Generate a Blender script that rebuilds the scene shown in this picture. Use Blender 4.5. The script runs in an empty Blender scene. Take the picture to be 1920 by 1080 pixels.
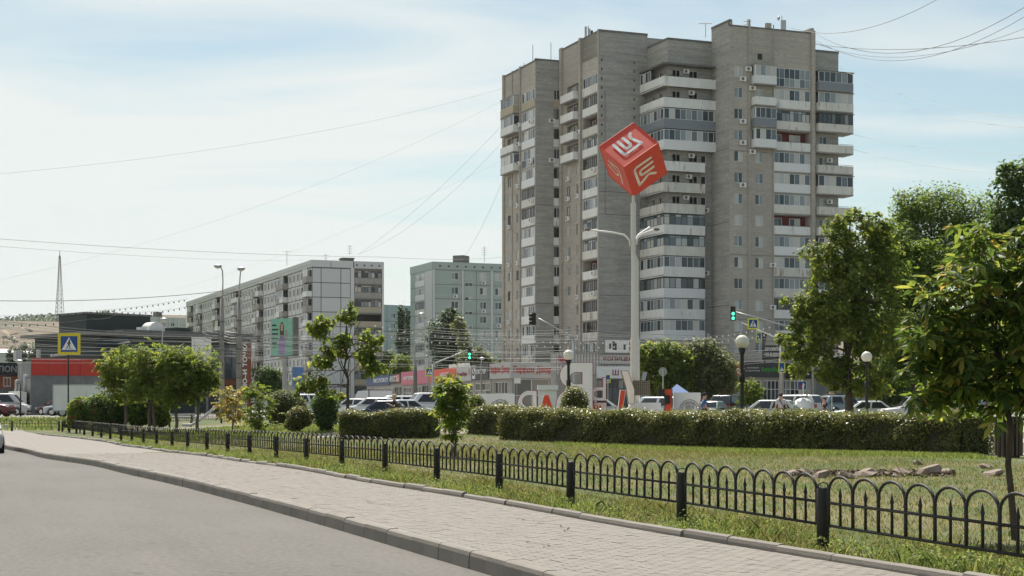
import bpy, bmesh, math, random
import numpy as np
from mathutils import Vector, Matrix
random.seed(7); RNG = np.random.default_rng(7)
SC = bpy.context.scene
COL = SC.collection
R = math.radians

# ------------------------------------------------------------------ camera, sky, sun, exposure
F = 3000.0          # focal length in pixels of a 1920 wide picture
CZ = 1.5            # camera height above the lawn
HY = 757.0          # horizon row of the photograph
cam = bpy.data.cameras.new('camera'); camo = bpy.data.objects.new('camera', cam); COL.objects.link(camo)
cam.sensor_width = 36.0; cam.lens = 36.0 * F / 1920.0
cam.shift_y = (HY - 540.0) / 1920.0
cam.clip_start = 0.5; cam.clip_end = 12000
camo.location = (0, 0, CZ); camo.rotation_euler = (R(90), 0, 0)
SC.camera = camo

SUN_AZ, SUN_EL = R(12), R(54)          # azimuth to the left of the view direction
S_DIR = Vector((-math.sin(SUN_AZ) * math.cos(SUN_EL), math.cos(SUN_AZ) * math.cos(SUN_EL), math.sin(SUN_EL)))
W = bpy.data.worlds.new('World'); SC.world = W; W.use_nodes = True
nt = W.node_tree; N = nt.nodes; LK = nt.links
bg = N['Background']; bg.inputs['Strength'].default_value = 0.10
sky = N.new('ShaderNodeTexSky'); sky.sky_type = 'NISHITA'; sky.sun_disc = False
sky.sun_elevation = SUN_EL; sky.sun_rotation = -SUN_AZ
sky.air_density = 1.0; sky.dust_density = 0.8; sky.ozone_density = 1.0
tc = N.new('ShaderNodeTexCoord')
sep = N.new('ShaderNodeSeparateXYZ'); LK.new(tc.outputs['Generated'], sep.inputs[0])
# flat cloud deck: direction divided by height
zc = N.new('ShaderNodeMath'); zc.operation = 'MAXIMUM'; zc.inputs[1].default_value = 0.0; LK.new(sep.outputs['Z'], zc.inputs[0])
za = N.new('ShaderNodeMath'); za.operation = 'ADD'; za.inputs[1].default_value = 0.13; LK.new(zc.outputs[0], za.inputs[0])
vd = N.new('ShaderNodeVectorMath'); vd.operation = 'DIVIDE'
cz = N.new('ShaderNodeCombineXYZ')
for i in range(3): LK.new(za.outputs[0], cz.inputs[i])
LK.new(tc.outputs['Generated'], vd.inputs[0]); LK.new(cz.outputs[0], vd.inputs[1])
mp = N.new('ShaderNodeMapping'); mp.inputs['Scale'].default_value = (0.75, 1.9, 0.0); mp.inputs['Rotation'].default_value = (0, 0, R(14)); mp.inputs['Location'].default_value = (3.1, 1.2, 0)
LK.new(vd.outputs[0], mp.inputs['Vector'])
n1 = N.new('ShaderNodeTexNoise'); n1.inputs['Scale'].default_value = 1.25; n1.inputs['Detail'].default_value = 9; n1.inputs['Roughness'].default_value = 0.52; n1.inputs['Distortion'].default_value = 0.6
LK.new(mp.outputs[0], n1.inputs['Vector'])
# thicker veil towards the sun side, thinner away from it
sd = N.new('ShaderNodeVectorMath'); sd.operation = 'DOT_PRODUCT'; LK.new(tc.outputs['Generated'], sd.inputs[0]); sd.inputs[1].default_value = (-0.62, 0.0, -0.85)
ad = N.new('ShaderNodeMath'); ad.operation = 'MULTIPLY_ADD'; ad.inputs[1].default_value = 0.8; LK.new(sd.outputs['Value'], ad.inputs[0]); LK.new(n1.outputs['Fac'], ad.inputs[2])
cr = N.new('ShaderNodeValToRGB'); cr.color_ramp.elements[0].position = 0.22; cr.color_ramp.elements[0].color = (0.16, 0.16, 0.16, 1)
cr.color_ramp.elements[1].position = 0.50; cr.color_ramp.elements[1].color = (0.96, 0.96, 0.96, 1)
LK.new(ad.outputs[0], cr.inputs['Fac'])
tint = N.new('ShaderNodeMixRGB'); tint.blend_type = 'MULTIPLY'; tint.inputs['Fac'].default_value = 1.0; tint.inputs['Color2'].default_value = (0.57, 0.63, 0.57, 1)
LK.new(sky.outputs[0], tint.inputs['Color1'])
mx = N.new('ShaderNodeMixRGB'); mx.inputs['Color2'].default_value = (4.85, 5.1, 5.0, 1)
LK.new(cr.outputs[0], mx.inputs['Fac']); LK.new(tint.outputs[0], mx.inputs['Color1'])
# veil of haze along the horizon
hz = N.new('ShaderNodeMapRange'); hz.inputs['From Min'].default_value = 0.0; hz.inputs['From Max'].default_value = 0.13; hz.inputs['To Min'].default_value = 0.85; hz.inputs['To Max'].default_value = 0.0
LK.new(zc.outputs[0], hz.inputs['Value'])
mx2 = N.new('ShaderNodeMixRGB'); mx2.inputs['Color2'].default_value = (4.55, 4.82, 4.76, 1)
LK.new(hz.outputs[0], mx2.inputs['Fac']); LK.new(mx.outputs[0], mx2.inputs['Color1']); LK.new(mx2.outputs[0], bg.inputs['Color'])

sun = bpy.data.lights.new('sun', 'SUN'); sun.energy = 4.5; sun.angle = R(0.6); sun.color = (1.0, 0.94, 0.85)
suno = bpy.data.objects.new('sun', sun); COL.objects.link(suno); suno.location = (-60, 60, 90)
suno.rotation_euler = (-S_DIR).to_track_quat('-Z', 'Y').to_euler()
vs = SC.view_settings; vs.view_transform = 'Standard'; vs.look = 'None'; vs.exposure = 0.80; vs.gamma = 1.0; vs.use_curve_mapping = False
try:
    SC.cycles.use_denoising = True; SC.cycles.max_bounces = 6; SC.cycles.diffuse_bounces = 3; SC.cycles.volume_bounces = 0; SC.cycles.caustics_reflective = False
except Exception: pass

# ------------------------------------------------------------------ materials
def newmat(name):
    m = bpy.data.materials.new(name); m.use_nodes = True
    return m, m.node_tree.nodes, m.node_tree.links, m.node_tree.nodes['Principled BSDF']
def mat(name, col, rough=0.7, metal=0.0, var=0.12, scale=3.0, stretch=(1, 1, 1), bump=0.0, bscale=40.0, coord='Object', col2=None, spots=None, emit=0.0, spec=0.35):
    m, n, l, b = newmat(name)
    b.inputs['Roughness'].default_value = rough; b.inputs['Metallic'].default_value = metal
    b.inputs['Specular IOR Level'].default_value = spec
    t = n.new('ShaderNodeTexCoord'); mp = n.new('ShaderNodeMapping'); mp.inputs['Scale'].default_value = stretch
    l.new(t.outputs[coord], mp.inputs['Vector'])
    tx = n.new('ShaderNodeTexNoise'); tx.inputs['Scale'].default_value = scale; tx.inputs['Detail'].default_value = 6; tx.inputs['Roughness'].default_value = 0.6
    l.new(mp.outputs[0], tx.inputs['Vector'])
    rp = n.new('ShaderNodeValToRGB'); rp.color_ramp.elements[0].position = 0.3; rp.color_ramp.elements[1].position = 0.7
    c2 = col2 if col2 else tuple(min(1, c * (1 + var)) for c in col)
    c1 = col if col2 else tuple(c * (1 - var) for c in col)
    rp.color_ramp.elements[0].color = (*c1, 1); rp.color_ramp.elements[1].color = (*c2, 1)
    l.new(tx.outputs['Fac'], rp.inputs['Fac'])
    out = rp.outputs[0]
    if spots:
        t2 = n.new('ShaderNodeTexNoise'); t2.inputs['Scale'].default_value = spots[0]; t2.inputs['Detail'].default_value = 5
        mp2 = n.new('ShaderNodeMapping'); mp2.inputs['Scale'].default_value = spots[3] if len(spots) > 3 else (1, 1, 1)
        l.new(t.outputs[coord], mp2.inputs['Vector']); l.new(mp2.outputs[0], t2.inputs['Vector'])
        r2 = n.new('ShaderNodeValToRGB'); r2.color_ramp.elements[0].position = spots[2]; r2.color_ramp.elements[1].position = min(1, spots[2] + 0.12)
        l.new(t2.outputs['Fac'], r2.inputs['Fac'])
        mm = n.new('ShaderNodeMixRGB'); mm.inputs['Color2'].default_value = (*spots[1], 1); l.new(r2.outputs[0], mm.inputs['Fac']); l.new(out, mm.inputs['Color1']); out = mm.outputs[0]
    l.new(out, b.inputs['Base Color'])
    if bump:
        t3 = n.new('ShaderNodeTexNoise'); t3.inputs['Scale'].default_value = bscale; t3.inputs['Detail'].default_value = 4
        l.new(t.outputs[coord], t3.inputs['Vector'])
        bp = n.new('ShaderNodeBump'); bp.inputs['Strength'].default_value = bump; bp.inputs['Distance'].default_value = 0.02
        l.new(t3.outputs['Fac'], bp.inputs['Height']); l.new(bp.outputs[0], b.inputs['Normal'])
    if emit:
        b.inputs['Emission Color'].default_value = (*col, 1); b.inputs['Emission Strength'].default_value = emit
    return m
def rnd(n, l):
    """random value that differs per mesh island and per object"""
    g = n.new('ShaderNodeNewGeometry'); o = n.new('ShaderNodeObjectInfo')
    a = n.new('ShaderNodeMath'); a.operation = 'ADD'; l.new(g.outputs['Random Per Island'], a.inputs[0]); l.new(o.outputs['Random'], a.inputs[1])
    f = n.new('ShaderNodeMath'); f.operation = 'FRACT'; l.new(a.outputs[0], f.inputs[0]); return f.outputs[0]
def ramp(n, l, src, stops, const=False):
    r = n.new('ShaderNodeValToRGB'); e = r.color_ramp.elements
    if const: r.color_ramp.interpolation = 'CONSTANT'
    while len(e) < len(stops): e.new(0.5)
    for x, (p, c) in zip(e, stops): x.position = p; x.color = (*c, 1)
    l.new(src, r.inputs['Fac']); return r.outputs[0]
def leafmat(name, stops, transl=0.5, rough=0.52):
    m, n, l, b = newmat(name); c = ramp(n, l, rnd(n, l), stops)
    l.new(c, b.inputs['Base Color']); b.inputs['Roughness'].default_value = rough; b.inputs['Specular IOR Level'].default_value = 0.3
    t = n.new('ShaderNodeBsdfTranslucent')
    hs = n.new('ShaderNodeHueSaturation'); hs.inputs['Hue'].default_value = 0.482; hs.inputs['Value'].default_value = 2.6; l.new(c, hs.inputs['Color']); l.new(hs.outputs[0], t.inputs['Color'])
    ms = n.new('ShaderNodeMixShader'); ms.inputs[0].default_value = transl
    l.new(b.outputs[0], ms.inputs[1]); l.new(t.outputs[0], ms.inputs[2]); l.new(ms.outputs[0], n['Material Output'].inputs['Surface'])
    return m
def islandmat(name, stops, rough=0.8, const=False, spec=0.35, bump=0.0, bscale=60, grain=0.25):
    m, n, l, b = newmat(name); c = ramp(n, l, rnd(n, l), stops, const)
    t = n.new('ShaderNodeTexCoord'); x = n.new('ShaderNodeTexNoise'); x.inputs['Scale'].default_value = 5; x.inputs['Detail'].default_value = 8
    l.new(t.outputs['Object'], x.inputs['Vector'])
    v = n.new('ShaderNodeMapRange'); v.inputs['To Min'].default_value = 1 - grain; v.inputs['To Max'].default_value = 1 + grain; l.new(x.outputs['Fac'], v.inputs['Value'])
    mm = n.new('ShaderNodeVectorMath'); mm.operation = 'SCALE'; l.new(c, mm.inputs[0]); l.new(v.outputs[0], mm.inputs['Scale'])
    l.new(mm.outputs[0], b.inputs['Base Color']); b.inputs['Roughness'].default_value = rough; b.inputs['Specular IOR Level'].default_value = spec
    if bump:
        x2 = n.new('ShaderNodeTexNoise'); x2.inputs['Scale'].default_value = bscale; l.new(t.outputs['Object'], x2.inputs['Vector'])
        bp = n.new('ShaderNodeBump'); bp.inputs['Strength'].default_value = bump; bp.inputs['Distance'].default_value = 0.02; l.new(x2.outputs['Fac'], bp.inputs['Height']); l.new(bp.outputs[0], b.inputs['Normal'])
    return m
def brickmat(name, c1, c2, stain, mortar, tone=0.5):
    """silicate brick: fine courses from UV metres, blotches and rain streaks"""
    m, n, l, b = newmat(name); t = n.new('ShaderNodeTexCoord')
    br = n.new('ShaderNodeTexBrick'); br.inputs['Scale'].default_value = 1.0
    br.inputs['Brick Width'].default_value = 0.52; br.inputs['Row Height'].default_value = 0.26; br.inputs['Mortar Size'].default_value = 0.022; br.inputs['Bias'].default_value = 0.0
    br.inputs['Color1'].default_value = (*c1, 1); br.inputs['Color2'].default_value = (*c2, 1); br.inputs['Mortar'].default_value = (*mortar, 1)
    l.new(t.outputs['UV'], br.inputs['Vector'])
    mp = n.new('ShaderNodeMapping'); mp.inputs['Scale'].default_value = (0.18, 2.2, 1); l.new(t.outputs['UV'], mp.inputs['Vector'])
    x = n.new('ShaderNodeTexNoise'); x.inputs['Scale'].default_value = 1.0; x.inputs['Detail'].default_value = 8; x.inputs['Roughness'].default_value = 0.7; l.new(mp.outputs[0], x.inputs['Vector'])
    r1 = n.new('ShaderNodeValToRGB'); r1.color_ramp.elements[0].position = 0.42; r1.color_ramp.elements[1].position = 0.62; l.new(x.outputs['Fac'], r1.inputs['Fac'])
    a1 = n.new('ShaderNodeMath'); a1.operation = 'MULTIPLY'; a1.inputs[1].default_value = tone; l.new(r1.outputs[0], a1.inputs[0])
    m1 = n.new('ShaderNodeMixRGB'); l.new(a1.outputs[0], m1.inputs['Fac']); l.new(br.outputs['Color'], m1.inputs['Color1']); m1.inputs['Color2'].default_value = (*stain, 1)
    mp2 = n.new('ShaderNodeMapping'); mp2.inputs['Scale'].default_value = (0.12, 0.07, 1); l.new(t.outputs['UV'], mp2.inputs['Vector'])
    y = n.new('ShaderNodeTexNoise'); y.inputs['Scale'].default_value = 1.0; y.inputs['Detail'].default_value = 6; l.new(mp2.outputs[0], y.inputs['Vector'])
    v = n.new('ShaderNodeMapRange'); v.inputs['From Min'].default_value = 0.3; v.inputs['From Max'].default_value = 0.7; v.inputs['To Min'].default_value = 0.82; v.inputs['To Max'].default_value = 1.14; l.new(y.outputs['Fac'], v.inputs['Value'])
    sc = n.new('ShaderNodeVectorMath'); sc.operation = 'SCALE'; l.new(m1.outputs[0], sc.inputs[0]); l.new(v.outputs[0], sc.inputs['Scale'])
    l.new(sc.outputs[0], b.inputs['Base Color']); b.inputs['Roughness'].default_value = 0.9; b.inputs['Specular IOR Level'].default_value = 0.2
    return m
def panemat(name, stops, rough=0.06):
    m, n, l, b = newmat(name); l.new(ramp(n, l, rnd(n, l), stops, True), b.inputs['Base Color'])
    b.inputs['Roughness'].default_value = rough; b.inputs['Specular IOR Level'].default_value = 0.5
    return m

M = {}
M['brick'] = brickmat('silicate_brick', (0.50, 0.48, 0.44), (0.405, 0.388, 0.355), (0.275, 0.27, 0.255), (0.34, 0.33, 0.31), 0.7)
M['brick2'] = brickmat('buff_brick', (0.53, 0.485, 0.425), (0.435, 0.395, 0.345), (0.345, 0.318, 0.28), (0.36, 0.335, 0.30), 0.55)
M['redbrick'] = mat('red_painted_brick', (0.16, 0.035, 0.03), 0.85)
M['white'] = mat('white_paint', (0.80, 0.80, 0.78), 0.6, var=0.04)
M['panelwhite'] = mat('weathered_white_panel', (0.76, 0.755, 0.73), 0.75, var=0.08, scale=1.2, stretch=(1, 1, 0.25), spots=(1.6, (0.33, 0.28, 0.23), 0.62, (1.5, 1.5, 0.3)))
M['panelw2'] = mat('dull_white_panel', (0.62, 0.60, 0.55), 0.8, var=0.12, scale=1.2, stretch=(1, 1, 0.25), spots=(1.4, (0.33, 0.27, 0.21), 0.56, (1.5, 1.5, 0.3)))
M['panelw3'] = mat('cream_white_panel', (0.68, 0.66, 0.61), 0.8, var=0.10, scale=1.2, stretch=(1, 1, 0.25), spots=(1.8, (0.36, 0.32, 0.27), 0.6, (1.5, 1.5, 0.3)))
M['panelgrey'] = mat('blue_grey_siding', (0.22, 0.245, 0.275), 0.6, var=0.06)
M['panelbeige'] = mat('beige_siding', (0.45, 0.39, 0.29), 0.7, var=0.06)
M['sidwhite'] = mat('white_siding', (0.74, 0.75, 0.75), 0.5, var=0.04)
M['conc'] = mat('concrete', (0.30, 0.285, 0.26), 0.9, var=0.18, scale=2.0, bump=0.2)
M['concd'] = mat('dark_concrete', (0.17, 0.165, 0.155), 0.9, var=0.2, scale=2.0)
M['dark'] = mat('dark_void', (0.03, 0.03, 0.032), 0.8)
M['wood'] = mat('brown_frame', (0.10, 0.075, 0.055), 0.7)
M['greenframe'] = mat('green_grey_frame', (0.09, 0.11, 0.105), 0.7)
M['metal'] = mat('galvanised_metal', (0.42, 0.43, 0.43), 0.45, 0.6, var=0.1)
M['pole'] = mat('grey_painted_pole', (0.33, 0.33, 0.31), 0.6, var=0.15, stretch=(1, 1, 0.2))
M['polew'] = mat('off_white_painted_mast', (0.62, 0.60, 0.55), 0.55, var=0.05, scale=1.0, stretch=(3, 3, 0.3), spots=(2.2, (0.34, 0.30, 0.25), 0.66, (2.5, 2.5, 0.35)))
M['black'] = mat('black_enamel', (0.026, 0.0255, 0.022), 0.6, var=0.3, spec=0.25)
M['rubber'] = mat('tyre_rubber', (0.02, 0.02, 0.02), 0.9)
M['chrome'] = mat('alloy', (0.5, 0.5, 0.5), 0.3, 0.9)
M['glass'] = panemat('car_glass', [(0.0, (0.02, 0.025, 0.03)), (0.6, (0.04, 0.05, 0.055))], 0.04)
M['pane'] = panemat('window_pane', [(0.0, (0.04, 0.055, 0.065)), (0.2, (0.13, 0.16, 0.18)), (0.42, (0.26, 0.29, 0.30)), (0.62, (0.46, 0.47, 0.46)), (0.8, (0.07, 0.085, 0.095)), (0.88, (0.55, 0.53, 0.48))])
M['paned'] = panemat('dark_window_pane', [(0.0, (0.02, 0.025, 0.03)), (0.4, (0.06, 0.07, 0.08)), (0.7, (0.14, 0.15, 0.15)), (0.9, (0.28, 0.27, 0.25))])
M['shopglass'] = panemat('shop_pane', [(0.0, (0.06, 0.075, 0.08)), (0.35, (0.14, 0.15, 0.15)), (0.6, (0.28, 0.27, 0.24)), (0.85, (0.05, 0.05, 0.055))], 0.08)
M['sunlitpane'] = panemat('sunlit_amber_pane', [(0.0, (0.62, 0.40, 0.20)), (0.5, (0.50, 0.33, 0.18)), (0.85, (0.3, 0.18, 0.10))], 0.3)  # sunlight on the glass put into the amber base colour
M['red'] = mat('red_sign_paint', (0.50, 0.035, 0.022), 0.42, var=0.08)
M['redd'] = mat('maroon_paint', (0.24, 0.03, 0.03), 0.5)
M['orange'] = mat('orange_red_paint', (0.72, 0.085, 0.03), 0.45, var=0.05)
M['yellow'] = mat('fluorescent_yellow', (0.68, 0.72, 0.06), 0.5, var=0.04)
M['yellow2'] = mat('amber_yellow', (0.72, 0.58, 0.03), 0.5, var=0.04)
M['blue'] = mat('sign_blue', (0.015, 0.07, 0.26), 0.45, var=0.05)
M['signwhite'] = mat('sign_white', (0.78, 0.78, 0.76), 0.45, var=0.03)
M['cream'] = mat('cream_plastic', (0.84, 0.75, 0.63), 0.45, var=0.04)
M['bark'] = mat('bark', (0.075, 0.058, 0.043), 0.95, var=0.35, scale=6, stretch=(4, 4, 0.6), bump=0.6, bscale=25)
M['barkg'] = mat('grey_bark', (0.14, 0.115, 0.09), 0.95, var=0.3, scale=6, stretch=(4, 4, 0.6), bump=0.6, bscale=25)
M['soil'] = mat('soil', (0.12, 0.09, 0.06), 0.95, var=0.3)
M['cable'] = mat('cable_sheath', (0.16, 0.16, 0.165), 0.7)
M['cablel'] = mat('pale_cable_sheath', (0.36, 0.36, 0.35), 0.6)
M['skin'] = mat('skin', (0.50, 0.30, 0.21), 0.6, var=0.05)

# ------------------------------------------------------------------ mesh helpers
BASE = {}
class Fr:
    """vertical frame on the plan: origin, direction u to the viewer's right, n outwards to the viewer"""
    def __init__(s, a, b):
        s.o = Vector((a[0], a[1])); v = Vector((b[0], b[1])) - s.o; s.L = v.length; s.u = v.normalized(); s.n = Vector((s.u.y, -s.u.x)); s.ang = math.atan2(s.u.y, s.u.x)
    def p(s, u, z, d=0.0):
        q = s.o + s.u * u + s.n * d; return (q.x, q.y, z)
class MB:
    def __init__(s): s.v = []; s.f = []; s.m = []; s.uv = []
    def quad(s, a, b, c, d, m=0, uv=None):
        i = len(s.v); s.v += [a, b, c, d]; s.f.append((i, i + 1, i + 2, i + 3)); s.m.append(m); s.uv.append(uv)
    def poly(s, pts, m=0):
        i = len(s.v); s.v += list(pts); s.f.append(tuple(range(i, i + len(pts)))); s.m.append(m); s.uv.append(None)
    def mesh(s, vs, fs, m=0):
        i = len(s.v); s.v += [tuple(v) for v in vs]
        for f in fs: s.f.append(tuple(i + k for k in f)); s.m.append(m); s.uv.append(None)
    def box(s, x0, x1, y0, y1, z0, z1, m=0):
        s.mesh([(x, y, z) for z in (z0, z1) for y in (y0, y1) for x in (x0, x1)], [(0, 2, 3, 1), (4, 5, 7, 6), (0, 1, 5, 4), (2, 6, 7, 3), (0, 4, 6, 2), (1, 3, 7, 5)], m)
    def fbox(s, fr, u0, u1, z0, z1, d0, d1, m=0):
        P = fr.p; d0, d1 = min(d0, d1), max(d0, d1)
        c = [P(u0, z0, d1), P(u1, z0, d1), P(u1, z1, d1), P(u0, z1, d1), P(u0, z0, d0), P(u1, z0, d0), P(u1, z1, d0), P(u0, z1, d0)]
        s.quad(c[0], c[1], c[2], c[3], m, ((u0, z0), (u1, z0), (u1, z1), (u0, z1)))
        s.quad(c[5], c[4], c[7], c[6], m, ((u1, z0), (u0, z0), (u0, z1), (u1, z1)))
        s.quad(c[4], c[0], c[3], c[7], m, ((d0, z0), (d1, z0), (d1, z1), (d0, z1)))
        s.quad(c[1], c[5], c[6], c[2], m, ((d1, z0), (d0, z0), (d0, z1), (d1, z1)))
        s.quad(c[3], c[2], c[6], c[7], m, ((u0, d1), (u1, d1), (u1, d0), (u0, d0)))
        s.quad(c[4], c[5], c[1], c[0], m, ((u0, d0), (u1, d0), (u1, d1), (u0, d1)))
    def fquad(s, fr, u0, u1, z0, z1, d, m=0):
        s.quad(fr.p(u0, z0, d), fr.p(u1, z0, d), fr.p(u1, z1, d), fr.p(u0, z1, d), m, ((u0, z0), (u1, z0), (u1, z1), (u0, z1)))
    def tube(s, pts, r, n=6, m=0, caps=True):
        pts = [Vector(p) for p in pts]; rs = r if isinstance(r, (list, tuple)) else [r] * len(pts)
        i0 = len(s.v); up = Vector((0, 0, 1)); pa = None
        for k, p in enumerate(pts):
            t = (pts[min(k + 1, len(pts) - 1)] - pts[max(k - 1, 0)]).normalized()
            if pa is None: pa = t.cross(up) if abs(t.z) < 0.95 else t.cross(Vector((0, 1, 0)))
            a = (pa - t * pa.dot(t)).normalized(); pa = a; b = t.cross(a)
            for j in range(n):
                q = p + (a * math.cos(2 * math.pi * j / n) + b * math.sin(2 * math.pi * j / n)) * rs[k]; s.v.append(tuple(q))
        for k in range(len(pts) - 1):
            for j in range(n):
                a = i0 + k * n + j; b = i0 + k * n + (j + 1) % n
                s.f.append((a, b, b + n, a + n)); s.m.append(m); s.uv.append(None)
        if caps:
            s.f.append(tuple(i0 + j for j in range(n))[::-1]); s.m.append(m); s.uv.append(None)
            e = i0 + (len(pts) - 1) * n; s.f.append(tuple(e + j for j in range(n))); s.m.append(m); s.uv.append(None)
    def cyl(s, x, y, z0, z1, r0, r1=None, n=12, m=0): s.tube([(x, y, z0), (x, y, z1)], [r0, r0 if r1 is None else r1], n, m)
    def ball(s, c, r, n=12, k=8, m=0, sq=(1, 1, 1)):
        i0 = len(s.v)
        for a in range(k + 1):
            th = math.pi * a / k
            for b in range(n):
                ph = 2 * math.pi * b / n
                s.v.append((c[0] + r * sq[0] * math.sin(th) * math.cos(ph), c[1] + r * sq[1] * math.sin(th) * math.sin(ph), c[2] + r * sq[2] * math.cos(th)))
        for a in range(k):
            for b in range(n):
                p = i0 + a * n + b; q = i0 + a * n + (b + 1) % n; s.f.append((p, p + n, q + n, q)); s.m.append(m); s.uv.append(None)
    def build(s, name, mats, parent=None, base=None, smooth=False):
        base = Vector(base) if base is not None else (BASE[parent] if parent is not None else Vector((0, 0, 0)))
        me = bpy.data.meshes.new(name)
        b = tuple(base)
        me.from_pydata([(v[0] - b[0], v[1] - b[1], v[2] - b[2]) for v in s.v], [], s.f)
        for mm in (mats if isinstance(mats, (list, tuple)) else [mats]): me.materials.append(mm)
        me.polygons.foreach_set('material_index', s.m)
        if any(u is not None for u in s.uv):
            l = me.uv_layers.new(name='UV'); a = []
            for f, u in zip(s.f, s.uv):
                if u is None: a += [0.0] * (2 * len(f))
                else:
                    for q in u: a += [q[0], q[1]]
            l.data.foreach_set('uv', a)
        if smooth: me.polygons.foreach_set('use_smooth', [True] * len(s.f))
        me.update()
        o = bpy.data.objects.new(name, me); COL.objects.link(o)
        if parent is not None: o.parent = parent
        else: o.location = base
        BASE[o] = base
        return o
def tag(o, label=None, cat=None, group=None, kind=None):
    if label: o['label'] = label
    if cat: o['category'] = cat
    if group: o['group'] = group
    if kind: o['kind'] = kind
    return o
def thing(name, label, cat, loc=(0, 0, 0), group=None):
    o = bpy.data.objects.new(name, None); COL.objects.link(o); o.location = loc; o.empty_display_size = 0.2
    BASE[o] = Vector(loc); return tag(o, label, cat, group)
def inst(name, me, parent, loc, rz=0.0, rot=None):
    """an object sharing mesh data, placed in world coordinates under a thing whose base is known"""
    o = bpy.data.objects.new(name, me); COL.objects.link(o)
    if parent is not None: o.parent = parent; o.location = Vector(loc) - BASE[parent]
    else: o.location = loc
    o.rotation_euler = rot if rot else (0, 0, rz); return o
def dup(root, loc, rz=0.0, label=None, group=None):
    def cp(o, par):
        c = o.copy(); COL.objects.link(c)
        if par is not None: c.parent = par
        for k in list(o.children): cp(k, c)
        return c
    r = cp(root, None); r.location = loc; r.rotation_euler = (0, 0, rz)
    if label: r['label'] = label
    if group: r['group'] = group
    return r
def rawmesh(name, verts, faces_flat, nper, mats, parent=None, base=(0, 0, 0), uv=None):
    """numpy meshes with equal sided faces"""
    base = np.array(BASE[parent] if parent is not None else base, dtype=np.float64)
    v = (np.asarray(verts, dtype=np.float64) - base).astype(np.float32)
    me = bpy.data.meshes.new(name); me.vertices.add(len(v)); me.vertices.foreach_set('co', v.ravel())
    ff = np.asarray(faces_flat, dtype=np.int32).ravel(); nf = len(ff) // nper
    me.loops.add(len(ff)); me.loops.foreach_set('vertex_index', ff)
    me.polygons.add(nf); me.polygons.foreach_set('loop_start', np.arange(0, nf * nper, nper, dtype=np.int32))
    try: me.polygons.foreach_set('loop_total', np.full(nf, nper, dtype=np.int32))
    except Exception: pass
    for mm in (mats if isinstance(mats, (list, tuple)) else [mats]): me.materials.append(mm)
    me.update(calc_edges=True); me.validate()
    o = bpy.data.objects.new(name, me); COL.objects.link(o)
    if parent is not None: o.parent = parent
    else: o.location = Vector(base)
    BASE[o] = Vector(base); return o
def shape2d(polys, depth, res=0):
    """filled 2D outline(s) with holes -> (verts, faces), extruded +-depth/2 along local z"""
    cu = bpy.data.curves.new('tmp', 'CURVE'); cu.dimensions = '2D'; cu.fill_mode = 'BOTH'; cu.extrude = depth / 2
    for p in polys:
        sp = cu.splines.new('POLY'); sp.points.add(len(p) - 1); sp.use_cyclic_u = True
        for a, q in zip(sp.points, p): a.co = (q[0], q[1], 0, 1)
    o = bpy.data.objects.new('tmp', cu); COL.objects.link(o)
    dg = bpy.context.evaluated_depsgraph_get(); me = bpy.data.meshes.new_from_object(o.evaluated_get(dg))
    r = ([tuple(v.co) for v in me.vertices], [tuple(f.vertices) for f in me.polygons])
    bpy.data.objects.remove(o); bpy.data.curves.remove(cu); bpy.data.meshes.remove(me); return r
_txt = {}
def text2d(s, bold=0.0, depth=0.02):
    k = (s, bold, depth)
    if k in _txt: return _txt[k]
    cu = bpy.data.curves.new('tmp', 'FONT'); cu.body = s; cu.size = 1.0; cu.resolution_u = 2; cu.extrude = depth / 2; cu.offset = bold; cu.align_x = 'LEFT'
    o = bpy.data.objects.new('tmp', cu); COL.objects.link(o)
    dg = bpy.context.evaluated_depsgraph_get(); me = bpy.data.meshes.new_from_object(o.evaluated_get(dg))
    v = np.array([tuple(q.co) for q in me.vertices]); f = [tuple(q.vertices) for q in me.polygons]
    bpy.data.objects.remove(o); bpy.data.curves.remove(cu); bpy.data.meshes.remove(me)
    v[:, 0] -= v[:, 0].min(); v[:, 1] -= v[:, 1].min(); _txt[k] = (v, f); return _txt[k]
def ftext(mb, fr, s, u0, u1, z0, z1, d, m=0, bold=0.012, vertical=False):
    """lettering fitted in the box u0..u1, z0..z1 on a frame, standing d proud; vertical reads upwards"""
    v, f = text2d(s, bold); w, h = v[:, 0].max(), v[:, 1].max(); out = []
    for q in v:
        a, b = q[0] / w, q[1] / h
        if vertical: u, z = u1 - b * (u1 - u0), z0 + a * (z1 - z0)
        else: u, z = u0 + a * (u1 - u0), z0 + b * (z1 - z0)
        out.append(fr.p(u, z, d + q[2] * 1.0))
    mb.mesh(out, f, m)
def strokes(pts, w):
    """2D thick polyline as list of quads/discs -> (verts2d, faces)"""
    V = []; Fc = []
    for a, b in zip(pts[:-1], pts[1:]):
        a = Vector(a); b = Vector(b); t = (b - a).normalized(); n = Vector((-t.y, t.x)) * w / 2; i = len(V); V += [a + n, a - n, b - n, b + n]; Fc.append((i, i + 1, i + 2, i + 3))
    for p in pts:
        i = len(V); V += [Vector(p) + Vector((math.cos(k * math.pi / 5), math.sin(k * math.pi / 5))) * w / 2 for k in range(10)]; Fc.append(tuple(range(i, i + 10)))
    return V, Fc

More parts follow.
